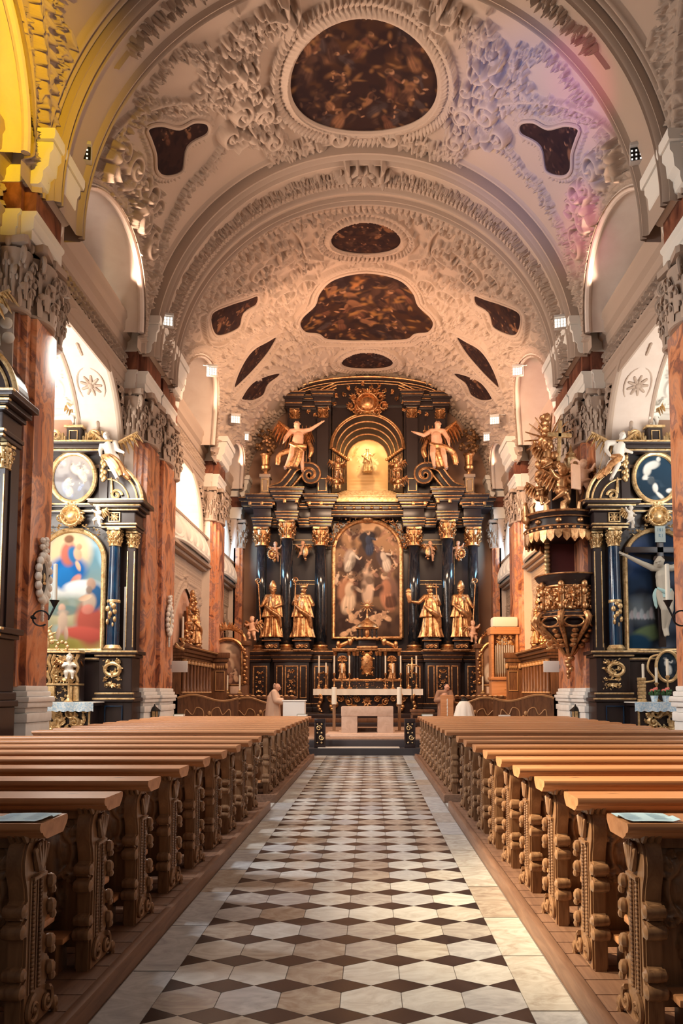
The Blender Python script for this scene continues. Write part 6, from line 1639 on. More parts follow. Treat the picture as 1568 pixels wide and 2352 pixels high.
for s in (-1, 1):
    sd = names[s]
    stall_unit(s, 25.9, 30.5, 'dark %s choir stall with fluted columns below the gallery' % sd)
    bench_front(s, 4.2, 6.2, 25.2, 1.62, 'curved carved bench front %s of the sanctuary, beside the wide pier' % sd)
    bench_front(s, 2.9, 4.6, 26.8, 1.52, 'curved carved bench front %s of the sanctuary, nearer the altar' % sd)
    t = thing('ribbed_desk', 'ribbed wooden kneeling desk with knobbed top %s of the sanctuary' % sd, 'desk', (s*3.55, 27.4, .43))
    wd, gl = MB(), MB(); wd.bbox(s*2.6, s*4.9, 27.4, 28.0, .43, 1.55, .02); wd.bbox(s*2.55, s*5.0, 27.3, 28.0, 1.55, 1.66, .02)
    for k in range(12): wd.lathe([(.05, .5), (.055, 1.0), (.05, 1.5)], (s*(2.7+.2*k), 27.38, 0), 8); gl.ell((s*(2.65+.2*k), 27.34, 1.66), (.08, .09, .05))
    wpart('cabinet', wd, M['stall'], t); wpart('knobs', gl, M['stallgold'], t)
# ================================================================ SIDE ALTARS in the chapels
def paint_virgin(c):
    c.grad((0.336, 0.279, 0.093), (0.042, 0.234, 0.397)); u, v, W_, H_ = c.u0, c.v0, c.u1-c.u0, c.v1-c.v0; P = lambda a, b: (u+a*W_, v+b*H_)
    c.wash(5, (0.336, 0.531, 0.660), .45, .7, .8)
    for k in range(7): c.ell(*P(.1+.14*k, .5+.02*math.sin(k*3)), .45, .28, .2*math.sin(k), (0.637, 0.660, 0.660), .8, .8)
    c.ell(*P(.5, .05), W_*.6, .35, 0, (0.311, 0.264, 0.061), .9, .8); c.ell(*P(.4, .27), W_*.4, .3, 0, (0.573, 0.491, 0.311), .7, .9); c.ell(*P(.35, .33), W_*.35, .18, 0, (0.082, 0.178, 0.205), .7)
    c.ell(*P(.45, .82), .72, .78, 0, (0.740, 0.573, 0.345), .95, .35)
    c.ell(*P(.44, .66), .62, .5, .1, (0.008, 0.115, 0.397)); c.ell(*P(.38, .60), .35, .4, 0, (0.012, 0.152, 0.453)); c.ell(*P(.44, .80), .26, .40, 0, (0.491, 0.152, 0.115)); c.ell(*P(.52, .79), .18, .3, .3, (0.024, 0.152, 0.379)); c.ell(*P(.45, .91), .13, .17, 0, (0.616, 0.362, 0.234)); c.ell(*P(.44, .925), .16, .13, .2, (0.256, 0.127, 0.072))
    c.ell(*P(.58, .80), .13, .22, .2, (0.637, 0.379, 0.249)); c.ell(*P(.60, .86), .09, .10, 0, (0.573, 0.311, 0.191)); c.bar(P(.56, .74), P(.62, .66), .07, (0.637, 0.397, 0.264)); c.bar(P(.62, .62), P(.5, .55), .12, (0.552, 0.234, 0.191))
    c.ell(*P(.62, .53), .5, .2, .1, (0.682, 0.705, 0.705), .9)
    c.ell(*P(.80, .22), .48, .75, .1, (0.336, 0.072, 0.052)); c.ell(*P(.72, .14), .75, .22, -.1, (0.434, 0.082, 0.061)); c.ell(*P(.86, .44), .28, .45, -.1, (0.020, 0.082, 0.205)); c.ell(*P(.78, .40), .22, .30, 0, (0.397, 0.311, 0.249)); c.ell(*P(.76, .34), .2, .16, .2, (0.491, 0.178, 0.139)); c.ell(*P(.80, .55), .15, .19, .2, (0.362, 0.234, 0.178)); c.bar(P(.8, .45), P(.62, .42), .09, (0.573, 0.379, 0.264)); c.ell(*P(.77, .5), .1, .13, 0, (0.219, 0.165, 0.139))
    c.ell(*P(.36, .35), .12, .14, 0, (0.531, 0.345, 0.264)); c.bar(P(.3, .31), P(.46, .31), .10, (0.336, 0.279, 0.234)); c.ell(*P(.38, .24), .16, .32, 0, (0.491, 0.362, 0.279)); c.bar(P(.33, .2), P(.3, .08), .07, (0.472, 0.328, 0.249)); c.bar(P(.43, .2), P(.44, .08), .07, (0.472, 0.328, 0.249))
def paint_storm(c):
    c.grad((0.013, 0.019, 0.030), (0.016, 0.041, 0.102)); u, v, W_, H_ = c.u0, c.v0, c.u1-c.u0, c.v1-c.v0; P = lambda a, b: (u+a*W_, v+b*H_)
    c.wash(4, (0.142, 0.176, 0.251), .42, .72, .9); c.wash(7, (0.009, 0.009, 0.016), .55, .75, .8)
    c.ell(*P(.1, .78), .7, .7, 0, (0.041, 0.092, 0.271), .7, .9); c.ell(*P(.25, .33), .7, .5, 0, (0.212, 0.251, 0.278), .8, .9)
    for k in range(9): c.bar(P(.05+.05*k, .26), P(.05+.05*k, .30+.07*(k*37 % 5)/5), .07, (.42+.1*(k % 2), .48, .52), .9)
    c.ell(*P(.35, .14), .6, .25, .3, (0.142, 0.200, 0.092), .8); c.ell(*P(.15, .06), .5, .3, 0, (0.013, 0.049, 0.102))
    c.bar(P(.52, .02), P(.52, .95), .22, (0.011, 0.009, 0.009)); c.bar(P(.02, .80), P(.98, .74), .10, (0.016, 0.011, 0.009))
def paint_grey(c):
    c.grad((.22, .24, .28), (.40, .36, .34)); c.wash(5, (.14, .12, .13), .45, .7, .7)
    c.crowd(8, (c.u0+.2, c.u1-.2, c.v0+.2, c.v1-.2), (.3, .55), [(.55, .48, .42), (.30, .34, .46), (.62, .52, .44)], (.72, .6, .5))
def paint_runner(c):
    c.grad((.015, .03, .05), (.02, .05, .09)); u, v, W_, H_ = c.u0, c.v0, c.u1-c.u0, c.v1-c.v0; P = lambda a, b: (u+a*W_, v+b*H_)
    c.wash(4, (.10, .16, .22), .5, .8, .6); s_ = (.70, .70, .66)
    c.bar(P(.30, .72), P(.58, .80), .13, s_); c.ell(*P(.32, .66), .13, .2, -.2, s_); c.ell(*P(.58, .88), .07, .08, 0, s_); c.bar(P(.30, .55), P(.22, .48), .07, s_); c.bar(P(.24, .48), P(.45, .50), .05, s_); c.bar(P(.48, .38), P(.50, .22), .09, s_); c.bar(P(.5, .22), P(.70, .05), .06, s_); c.ell(*P(.82, .24), .12, .08, 0, s_); c.ell(*P(.4, .45), .12, .14, .3, (.08, .10, .12))
SA = [0]
def side_altar(cx, Y, kind, lab):
    A_ = thing('side_altar', lab, 'altar', (cx, Y+.4, 0), 0, 'chapel side altars')
    blk, gld, bl2 = MB(), MB(), MB()
    yb = Y+.75
    blk.box(cx-1.75, cx+1.75, Y+.45, yb, 0, 6.3); blk.box(cx-.95, cx+.95, Y+.4, yb, 6.3, 8.5)
    for sg in (-1, 1):
        x0, x1 = sorted((cx+sg*.90, cx+sg*1.78))
        strips(blk, gld, x0, x1, Y+.05, [(.08, 0, .35, 0), (.04, .35, 1.55, 0), (.10, 1.55, 1.66, 1), (.06, 1.66, 1.8, 1), (.0, 1.8, 2.72, 0), (.08, 2.72, 2.80, 1), (.16, 2.80, 2.90, 1)], yb)
        bl2 = MB(); gframe(bl2, x0+.2, x1-.2, .4, 1.45, Y+.0, .03); wpart('base_frame', bl2, M['bluecol'], A_)
        ornpanel(gld, x0+.12, x1-.22, 1.86, 2.70, Y+.05, 4+sg, 2.2, .12); gld.tube(ring_pts3((x0+x1)/2-.05*sg, Y-.02, 2.40, .2, .16), .05, 6)
        xm = cx+sg*1.22
        blk.lathe([(.17, 2.9), (.19, 2.96), (.15, 3.0), (.145, 4.2), (.125, 5.75)], (xm, Y+.15, 0), 20) if False else None
        bl2 = MB(); bl2.lathe([(.165, 3.05), (.165, 4.0), (.14, 5.72)], (xm, Y+.15, 0), 24); gld.lathe([(.22, 2.9), (.24, 2.96), (.18, 3.05)], (xm, Y+.15, 0), 20); wpart('column', bl2, M['bluecol'], A_)
        gld.join(capital_mb(.15, .48, 8), Matrix.Translation((xm, Y+.15, 5.70)))
        gld.join(capital_mb(.13, .45, 6), Matrix.Translation((cx+sg*1.62, Y+.4, 5.70)))
        blk.bbox(cx+sg*1.50, cx+sg*1.72, Y+.3, yb, 2.9, 5.75, .01); gld.bbox(cx+sg*1.505, cx+sg*1.53, Y+.28, Y+.3, 3.0, 5.6, .005); gld.bbox(cx+sg*1.69, cx+sg*1.715, Y+.28, Y+.3, 3.0, 5.6, .005)
        for k in range(9): gld.ell((xm+.1*math.sin(k*2.4), Y-.02+.05*math.cos(k*2.4), 4.15-.07*k), (.075*(1-k/14), .06, .08))      # hanging bunch on the column
        gld.lathe([(.17, 4.18), (.18, 4.22), (.17, 4.26)], (xm, Y+.15, 0), 16)
        strips(blk, gld, x0, x1, Y+.02, [(.02, 6.16, 6.24, 1), (.05, 6.24, 6.32, 1), (.0, 6.32, 6.62, 0), (.08, 6.62, 6.70, 1), (.18, 6.70, 6.80, 1), (.30, 6.80, 6.92, 1)], yb)
        gld.join(_orn_sq(), Matrix.Translation((xm+sg*.02, Y, 6.47)))
        # quarter-round pediment
        n = 16; arc = [(cx+sg*(.95+.95*math.cos(PI/2*i/n)), 6.92+1.05*math.sin(PI/2*i/n)) for i in range(n+1)]
        blk.prism([(x, z) for x, z in arc]+[(cx+sg*.95, 6.92)], lambda x, z, t: (x, t, z), Y+.25, yb)
        for q, r1 in ((1.0, .05), (.86, .03), (.62, .025)): gld.tube([(cx+sg*(.95+.95*q*math.cos(PI/2*i/n)), Y+.22, 6.92+1.05*q*math.sin(PI/2*i/n)) for i in range(n+1)], r1, 6)
        P = [(cx+sg*(1.2+.16*(1-.8*i/18)*math.cos(2.6*PI*i/18)), Y+.2, 7.12+.16*(1-.8*i/18)*math.sin(2.6*PI*i/18)) for i in range(19)]; gld.tube(P, .04, 6); gld.cap((cx+sg*1.08, Y+.2, 7.2), (cx+sg*1.06, Y+.2, 7.6), .05, .02)
        # attic pilasters
        blk.bbox(cx+sg*.72, cx+sg*.96, Y+.2, yb, 6.92, 8.3, .01)
        for z in (7.65, 8.02):
            for k in range(6): gld.ell((cx+sg*(.84+.05*math.sin(k*2)), Y+.18, z+.05*k-.1), (.06, .05, .07))
        for k in range(9): gld.cap((cx+sg*(.25+.07*k), Y+.3, 8.62), (cx+sg*(.25+.07*k)+.05*math.sin(k*3), Y+.25, 8.62+.28*abs(math.sin(k*1.7+.5))), .06, .03, 6)
        P = [(cx+sg*(.52+.17*(1-.8*i/18)*math.cos(2.6*PI*i/18)), Y+.25, 8.78+.17*(1-.8*i/18)*math.sin(2.6*PI*i/18)) for i in range(19)]; gld.tube(P, .045, 6)
    strips(blk, gld, cx-.95, cx+.95, Y+.1, [(.06, 8.28, 8.36, 1), (.14, 8.36, 8.46, 0), (.20, 8.46, 8.56, 1)], yb)
    strips(blk, gld, cx-.92, cx+.92, Y+.3, [(.03, 6.66, 6.74, 1), (.10, 6.80, 6.92, 1)], yb)
    strips(blk, gld, cx-.9, cx+.9, Y+.15, [(.05, 2.62, 2.72, 1), (.10, 2.80, 2.9, 1), (0, 0, 2.62, 0)], yb)
    blk.bbox(cx-.2, cx+.2, Y+.2, Y+.6, 8.56, 9.0, .02); gframe(gld, cx-.12, cx+.12, 8.64, 8.92, Y+.195, .025); gld.bbox(cx-.26, cx+.26, Y+.15, Y+.62, 9.0, 9.06, .01)
    rl = Relief(cx-.9, cx+.9, 6.02, 7.0, .02)                  # cartouche over the picture
    rl.ell(cx, 6.55, .2, .2, 0, .2); rl.stroke(ring_pts(cx, 6.55, .26, .26, 24), .06, .2); rl.acanthus(cx, 6.72, .3, PI/2, .18, 7, 1.4)
    for sg in (-1, 1): rl.scroll(cx+sg*.28, 6.5, .14, 1, 1.4, .04, .18, sg); rl.garland([(cx+sg*.2, 6.28), (cx+sg*.5, 6.2), (cx+sg*.8, 6.08)], .12, .16, 1.3)
    rl.mesh(gld, lambda U, V, H: (U, Y+.3-H, V), keep=lambda U, V: rl.H > .01)
    wpart('body', blk, M['black'], A_, False); wpart('gilding', gld, M['goldpale'], A_)
    def pic(name, label, pts, paint, y, seed, fm, fr, res=.022):
        q = thing(name, label, 'painting', (cx, y, min(z for x, z in pts)))
        o_ = picture('canvas', pts, lambda U, V, H: (U, np.full_like(U, y), V), paint, res, M['art'], q, seed); o_.matrix_parent_inverse = Matrix.Translation(-Vector(q.location))
        mb = MB(); mb.tube([(x, y-.02, z) for x, z in pts+[pts[0], pts[1]]], fr, 8); mb.tube([(cx+(x-cx)*.94, y-.03, z) for x, z in pts+[pts[0], pts[1]]], fr*.4, 6)
        wpart('frame', mb, fm, q); return q
    n = 24
    big = [(cx-.88, 2.92), (cx+.88, 2.92)]+[(cx+.88*math.cos(PI*i/n), 5.35+.85*math.sin(PI*i/n)) for i in range(n+1)]
    side = 'left' if cx < 0 else 'right'; near = 'near' if Y < 18 else 'far'
    far = Y > 18
    pic('altar_painting', ('arched painting of a woman in blue above kneeling figures, %s left side altar' % near) if kind == 'virgin' else ('arched stormy dark landscape painting behind the crucifix, %s right side altar' % near), big, paint_virgin if kind == 'virgin' else paint_storm, Y+.36, 3, M['goldpale'], .07)
    ov = [(cx+.60*math.cos(2*PI*i/40), 7.62+.68*math.sin(2*PI*i/40)) for i in range(40)]
    pic('oval_painting', ('small oval grey painting of figures at the top of the %s left side altar' % near) if kind == 'virgin' else ('small oval dark painting of a pale running figure atop the %s right side altar' % near), ov, paint_grey if kind == 'virgin' else paint_runner, Y+.28, 5, M['goldpale'], .07)
    W = M['white_fig']
    putto('standing_cherub', 'white cherub standing on top of the %s %s side altar' % (near, side), (cx, Y+.4, 9.06), .85, 0, 0, W, M['goldpale'], grp='cherubs on the side altars')
    putto('seated_cherub', 'white cherub seated by the cartouche of the %s %s side altar' % (near, side), (cx+(.85 if cx < 0 else -.85), Y-.12, 6.15), .62, 1, -.6 if cx < 0 else .6, W, M['goldpale'], grp='cherubs on the side altars')
    sg = 1 if cx < 0 else -1
    t = thing('reclining_angel', 'white angel with gilded wings reclining on the curved pediment of the %s %s side altar' % (near, side), 'statue', (cx+sg*1.12, Y+.0, 7.45), 0, 'angels on the side altars')
    J = dict(pelvis=(0, 0, .45), chest=(sg*-.05, 0, .64), neck=(sg*-.07, 0, .74), head=(sg*-.10, -.02, .83), kl=(.02*sg, -.1, .28), kr=(.14*sg, -.06, .32), fl=(.14*sg, -.06, .02), fr=(.26*sg, 0, .10), el=(-.2, -.02, .56), er=(.12, -.04, .56), hl=(-.16, -.1, .44), hr=(.24, -.08, .50), sl=(-.17, 0, .70), sr=(.06, 0, .70), pl=(-.05, 0, .43), pr=(.06, 0, .43))
    h = 1.5
    key = 'angel%d' % sg
    if key not in PV: PV[key] = fuse('angel_body', body(J, h, 1.05, hands=False), W, .018, 1)
    obj('body', PV[key], None, t)
    mb = MB(); drape(mb, [(-.2, -.1, .66), (.0, -.16, .6), (sg*.2, -.12, .42), (sg*.35, -.1, .15)], .12, 4); drape(mb, [(sg*.1, -.1, .5), (sg*.3, -.05, .3), (sg*.5, 0, .1)], .1, 7); obj('drapery', mb, M['gold'], t)
    for q in (-1, 1):
        mb = MB(); wing(mb, (q*.1-sg*.05, .1, 1.0), (q*.62, .2, 1.42), (q*.05, .05, -.42), 6, .08); obj('wing', mb, M['goldpale'], t)
    # mensa with lace-edged cloth
    ty = Y-.75; zt_ = 1.55
    T_ = thing('side_altar_table', 'gilded openwork altar table in front of the %s %s side altar' % (near, side), 'altar table', (cx, ty+.3, 0), 0, 'side altar tables')
    blk, gld = MB(), MB(); blk.bbox(cx-.95, cx+.95, ty+.2, Y+.02, 0, zt_-.05, .01); blk.bbox(cx-1.05, cx+1.05, ty-.02, Y+.02, zt_-.10, zt_-.02, .01)
    ornpanel(gld, cx-.95, cx+.95, .3, zt_-.12, ty+.19, 8, 6, .14); gframe(gld, cx-.94, cx+.94, .25, zt_-.1, ty+.19, .05)
    wpart('table', blk, M['black'], T_); wpart('gilded_carving', gld, M['goldpale'], T_)
    c_ = thing('altar_cloth', 'white and blue lace-edged cloth on the %s %s side altar table' % (near, side), 'tablecloth', (cx, ty+.3, zt_), 0, 'side altar cloths')
    mb = MB(); mb.bbox(cx-1.1, cx+1.1, ty-.06, Y+.0, zt_-.02, zt_+.004, .006); wpart('top', mb, M['cloth'], c_)
    mb = MB(); rl = Relief(cx-1.1, cx+1.1, zt_-.22, zt_-.0, .02); rl.mesh(mb, lambda U, V, H: (U, ty-.075-.02*np.sin(U*13)*(zt_-V)/.22, V-.02*np.abs(np.sin(U*16))*(zt_-V)/.22)); wpart('lace_edge', mb, M['lace'], c_)
    return A_, zt_, ty
def ring_pts3(cx, y, cz, a, b, n=20): return [(cx+a*math.cos(2*PI*i/n), y, cz+b*math.sin(2*PI*i/n)) for i in range(n+1)]
_OS = []
def _orn_sq():
    if not _OS:
        mb = MB(); gframe(mb, -.16, .16, -.13, .13, 0, .03)
        for k in range(8): mb.cap((0, -.02, 0), (.10*math.cos(k*PI/4), -.02, .09*math.sin(k*PI/4)), .03, .025, 6)
        mb.ell((0, -.03, 0), (.05, .03, .05)); _OS.append(mb)
    return _OS[0]
A1, ZT, TYa = side_altar(-7.92, 20.1, 'virgin', 'black and gold left side altar with a painting of a woman in blue')
A2, _, _ = side_altar(7.92, 20.1, 'storm', 'black and gold right side altar with a crucifix before a stormy painting')
A3, _, _ = side_altar(-7.92, 12.75, 'virgin', 'black and gold side altar cut by the left frame edge, before the nearest pier')
# crucified figure in front of the stormy picture
t = thing('crucifix', 'large pale crucified figure on a dark cross in front of the right side altar painting', 'crucifix', (7.95, 20.35, 3.4))
mb = MB(); mb.bbox(-.09, .09, -.10, -.02, -.4, 2.9, .01); mb.bbox(-.95, .95, -.10, -.02, 2.14, 2.30, .01); obj('cross', mb, M['black'], t)
mb = MB(); mb.bbox(-.14, .14, -.13, -.10, 2.42, 2.86, .006); o_ = obj('title_board', mb, mat('title_board_paint', (.42, .50, .50), .6), t)
mb = MB()
for q, (x0, z0, x1, z1) in enumerate(((-.07, 2.72, -.07, 2.80), (-.03, 2.72, -.03, 2.80), (-.03, 2.80, .01, 2.72), (.01, 2.72, .01, 2.80), (.06, 2.72, .06, 2.80), (-.04, 2.56, -.04, 2.64), (-.04, 2.64, .0, 2.62), (.0, 2.62, -.04, 2.60), (-.04, 2.60, .01, 2.56), (.05, 2.56, .05, 2.64))): mb.cap((x0, -.132, z0), (x1, -.132, z1), .006, .006, 5)
obj('inscription', mb, M['ink'], o_)
J = dict(pelvis=(.02, -.08, .50), chest=(0, -.08, .70), neck=(-.01, -.10, .80), head=(-.055, -.14, .86), face=(-.5, -.8, -.35), sl=(-.12, -.09, .79), sr=(.12, -.09, .79), el=(-.28, -.10, .86), er=(.28, -.10, .86), hl=(-.45, -.09, .95), hr=(.45, -.09, .95), pl=(-.04, -.08, .48), pr=(.07, -.08, .48), kl=(-.01, -.15, .27), kr=(.06, -.14, .27), fl=(.0, -.09, .04), fr=(.03, -.10, .05), toe=(0, -.4, -.9))
h = 2.16; obj('figure', fuse('figure', body(J, h, .85), mat('pale_flesh', (.50, .45, .37), .5), .014, 2), None, t)
mb = MB(); skirt(mb, [((.03, -.17, .56*h), .17), ((.03, -.18, .48*h), .185), ((.05, -.2, .42*h), .18)], 2, 6, .2); drape(mb, [(-.14, -.25, 1.15), (.02, -.36, 1.05), (.2, -.24, 1.12)], .06, 2); drape(mb, [(-.17, -.2, 1.15), (-.22, -.2, .95), (-.18, -.2, .65)], .06, 5); obj('loincloth', mb, mat('pale_teal_cloth', (.40, .60, .60), .7), t)
mb = MB()
for k in range(16): mb.ell((-.12+.12*math.cos(k*2.4)*.9, -.29+.06*math.sin(k*2.4), .885*h+.10*math.sin(k*1.7)*.6), (.045, .045, .05), n=6, m=4)
obj('hair', mb, M['darkhair'], t)
# gilded shrine on the left side altar table, oval medallion on the right one
S1 = thing('gilded_shrine', 'ornate gilded reliquary shrine with a domed top on the left side altar table', 'shrine', (-8.15, 19.75, ZT+.005))
mb = MB(); b2 = MB(); x0, x1 = -.80, .82
b2.bbox(x0, x1, -.1, .25, 0, 1.25, .01); b2.bbox(x0, x1, -.1, .25, 1.25, 1.32, .01)
ornpanel(mb, -.55, .05, .5, 1.2, -.10, 2, 5, .12); ornpanel(mb, x0, x1, .02, .42, -.10, 6, 5, .10); ornpanel(mb, .1, .8, .48, 1.2, -.10, 7, 5, .12)
for x in (-.72, -.6, .05, .16, .62, .76):
    P = [(x+.03*math.sin(k*1.3), -.14, .45+.07*k) for k in range(12)]; mb.tube(P, .045, 6); mb.bbox(x-.06, x+.06, -.18, -.08, .02, .40, .01)
for z in (.42, 1.25): mb.bbox(x0-.02, x1+.02, -.2, .2, z, z+.05, .01)
for k in range(15):
    a = PI*k/14; mb.ell((-.28+.36*math.cos(a), -.1, 1.55+.40*math.sin(a)), (.07, .06, .07))
for k in range(9):
    a = PI*k/8; mb.cap((-.28+.36*math.cos(a), -.1, 1.58+.40*math.sin(a)), (-.28+.50*math.cos(a), -.1, 1.58+.55*math.sin(a)), .04, .015, 6)
mb.tube([(-.28+.28*math.cos(PI*k/12), -.12, 1.4+.45*math.sin(PI*k/12)) for k in range(13)], .04, 6); mb.ell((-.28, -.1, 1.45), (.14, .1, .22)); mb.ell((-.28, -.12, 1.68), (.07, .07, .08))
for k in range(8): mb.ell((.35+.14*math.cos(k*.8), -.1, 1.42+.12*math.sin(k*.8)), (.05, .05, .05))
obj('body', b2, M['black'], S1); obj('gilding', mb, M['goldpale'], S1)
t = putto('gilded_angel', 'small white and gold angel seated on the gilded shrine', (-7.55, 19.5, ZT+.45), .75, 2, .5, M['white_fig'], M['gold'])
t = thing('oval_medallion', 'dark oval picture in a curved gilded frame above the right side altar table', 'painting', (7.95, 20.0, 2.1))
def med(c):
    c.grad((.015, .02, .03), (.02, .035, .05)); c.wash(4, (.10, .12, .14), .5, .8, .7); c.figure((c.u0+c.u1)/2, (c.v0+c.v1)/2, .5, .3, (.6, .62, .6), (.68, .66, .62))
picture('canvas', [(.26*math.cos(2*PI*i/36), .38+.36*math.sin(2*PI*i/36)) for i in range(36)], lambda U, V, H: (U, np.full_like(U, 0), V), med, .02, M['art'], t)
mb = MB(); mb.tube([(.30*math.cos(2*PI*i/36), -.02, .38+.40*math.sin(2*PI*i/36)) for i in range(38)], .045, 8)
for sg in (-1, 1): mb.tube(spline([(sg*.25, -.02, .68), (sg*.45, -.02, .6), (sg*.52, -.02, .3), (sg*.35, -.02, .02), (sg*.8, -.02, -.06)], 6), .03, 6)
obj('frame', mb, M['goldpale'], t)
def flowers(loc, lab, n=1, col=None):
    t = thing('flower_pot', lab, 'flower pot', loc)
    mb = MB(); mb.lathe([(.07, 0), (.10, .16), (.09, .16), (.085, .13)], (0, 0, 0), 14); obj('pot', mb, M['lace'] if col is None else col, t)
    mb = MB(); rf = random.Random(4)
    for k in range(18): a = rf.uniform(0, 6.3); mb.cap((0, 0, .13), (.12*math.cos(a), .12*math.sin(a), .2+.1*rf.random()), .012, .03, 5)
    obj('leaves', mb, M['leafgreen'], t)
    mb = MB()
    for k in range(12): a = rf.uniform(0, 6.3); q = rf.uniform(0, .1); mb.ell((q*math.cos(a), q*math.sin(a), .27+rf.uniform(0, .08)), (.045, .045, .035), n=7, m=5)
    obj('blossom', mb, M['flower'], t)
flowers((7.42, 19.55, ZT+.005), 'left one of two potted red flowers on the right side altar table'); flowers((7.72, 19.55, ZT+.005), 'right one of two potted red flowers on the right side altar table')
t = thing('small_plant', 'small plant in a white pot on the left side altar table', 'flower pot', (-8.2, 19.5, ZT+.005)); mb = MB(); mb.lathe([(.10, 0), (.13, .2), (.12, .2)], (0, 0, 0), 14); obj('pot', mb, M['white_paint'], t)
mb = MB()
for k in range(10): mb.cap((0, 0, .18), (.08*math.cos(k), .08*math.sin(k), .3), .02, .03, 5)
obj('leaves', mb, M['leafgreen'], t)
candle('side_candlestick', 'brass candlestick with pale candle before the gilded shrine', (-7.52, 19.45, ZT+.005), .75, .5, M['goldpale'])
for k, (x, hs, hc) in enumerate(((7.22, .62, .35), (7.56, .50, .38), (7.85, .68, .42))):
    candle('side_candlestick', '%s of three candlesticks with pale candles on the right side altar table' % ('leftmost', 'middle', 'rightmost')[k], (x, 19.75, ZT+.005), hs, hc, M['goldpale'], 'right side altar candlesticks', .035)
t = thing('stacked_boxes', 'small stack of carved gold blocks at the left end of the right altar table', 'ornament', (7.12, 19.6, ZT+.005)); mb = MB()
for k in range(7): mb.bbox(-.09+.01*(k % 2), .09-.01*(k % 2), -.08, .08, .09*k, .09*k+.08, .01)
obj('blocks', mb, M['goldpale'], t)
t = thing('small_monstrance', 'tiny diamond-shaped gold ornament on the right end of the right altar table', 'ornament', (8.28, 19.6, ZT+.005)); mb = MB(); mb.bbox(-.2, .2, -.05, .05, 0, .08, .01); mb.cap((0, 0, .08), (0, 0, .25), .02, .02); mb.prism([(0, .22), (.13, .36), (0, .50), (-.13, .36)], lambda x, z, y: (x, y, z), -.02, .02); obj('stand', mb, M['goldpale'], t)
# ================================================================ CEILING PAINTINGS
def paint_dark(seed, warm=.5, n=14, sky=False):
    def f(c):
        c.grad((.024, .012, .012), (.034, .017, .015)); W_, H_ = c.u1-c.u0, c.v1-c.v0
        c.wash(5, (.06*warm+.02, .025*warm+.010, .016), .45, .75, .9)
        if sky:
            c.ell((c.u0+c.u1)/2, c.v0+H_*.22, W_*.28, H_*.30, 0, (.42, .17, .06), .9, .9); c.wash(8, (.04, .018, .013), .5, .68, .85)
        s_ = min(W_, H_)
        for k in range(n):
            a, b = c.rg.uniform(c.u0+.1*W_, c.u1-.1*W_), c.rg.uniform(c.v0+.08*H_, c.v1-.08*H_); q = c.rg.choice([(.10, .042, .026), (.06, .03, .022), (.17, .078, .042), (.05, .032, .03)])
            c.figure(a, b, s_*c.rg.uniform(.18, .34), PI+c.rg.uniform(-.9, .9), q, (.30, .15, .085), (.03, .016, .014), c.rg.choice((-1, 1)))
        for k in range(n*3):
            a, b = c.rg.uniform(c.u0, c.u1), c.rg.uniform(c.v0, c.v1); c.ell(a, b, s_*c.rg.uniform(.02, .07), s_*c.rg.uniform(.012, .03), c.rg.uniform(0, 3), (.22*warm+.06, .10*warm+.03, .045), .6, .8)
        c.wash(11, (.022, .012, .013), .50, .64, .8)
    return f
CN = [0]
def ceiling_picture(label, poly, paint, seed, fr=.05, res=.026):
    cu = sum(p[0] for p in poly)/len(poly); cvv = sum(p[1] for p in poly)/len(poly); th = cu/VR
    t = thing('ceiling_painting', label, 'ceiling painting', (VR*math.sin(th), cvv, VZ+VR*math.cos(th)), 0)
    o_ = picture('canvas', poly, vmap(-.09), paint, res, M['fresco'], t, seed); o_.matrix_parent_inverse = Matrix.Translation(-Vector(t.location))
    mb = MB(); mb.tube([((VR-.10)*math.sin(u/VR), v, VZ+(VR-.10)*math.cos(u/VR)) for u, v in poly+[poly[0], poly[1]]], fr, 8, cap=False); wpart('moulded_frame', mb, M['stucco'], t)
mir = lambda P: [(-u, v) for u, v in P]
ceiling_picture('large round dark painting in the middle of the nave vault', ring_pts(OVAL[0], OVAL[1], OVAL[2], OVAL[3], 72)[:-1], paint_dark(1, .8, 34, False), 21, .09, .022)
ceiling_picture('three-lobed dark painting on the left flank of the nave vault', SIDEP, paint_dark(2, .3, 8), 22)
ceiling_picture('three-lobed dark painting on the right flank of the nave vault', mir(SIDEP), paint_dark(2, .3, 8), 23)
ceiling_picture('small oval dark painting at the crown nearest the broad transverse rib', ring_pts(*CO1, 48)[:-1], paint_dark(3, .5, 14), 24)
ceiling_picture('large bell-shaped painting with orange sky in the choir vault', BIG, paint_dark(4, 1.1, 40, True), 25, .08)
ceiling_picture('small oval dark painting just above the high altar', ring_pts(*CO2, 48)[:-1], paint_dark(5, .5, 12), 26)
for k, (P, nm) in enumerate(((CH1, 'upper leaf-shaped'), (CH2, 'long sickle-shaped'), (CH3, 'lowest leaf-shaped'))):
    ceiling_picture('%s dark painting on the left of the choir vault' % nm, P, paint_dark(6+k, .5, 10), 27+k)
    ceiling_picture('%s dark painting on the right of the choir vault' % nm, mir(P), paint_dark(6+k, .5, 10), 37+k)
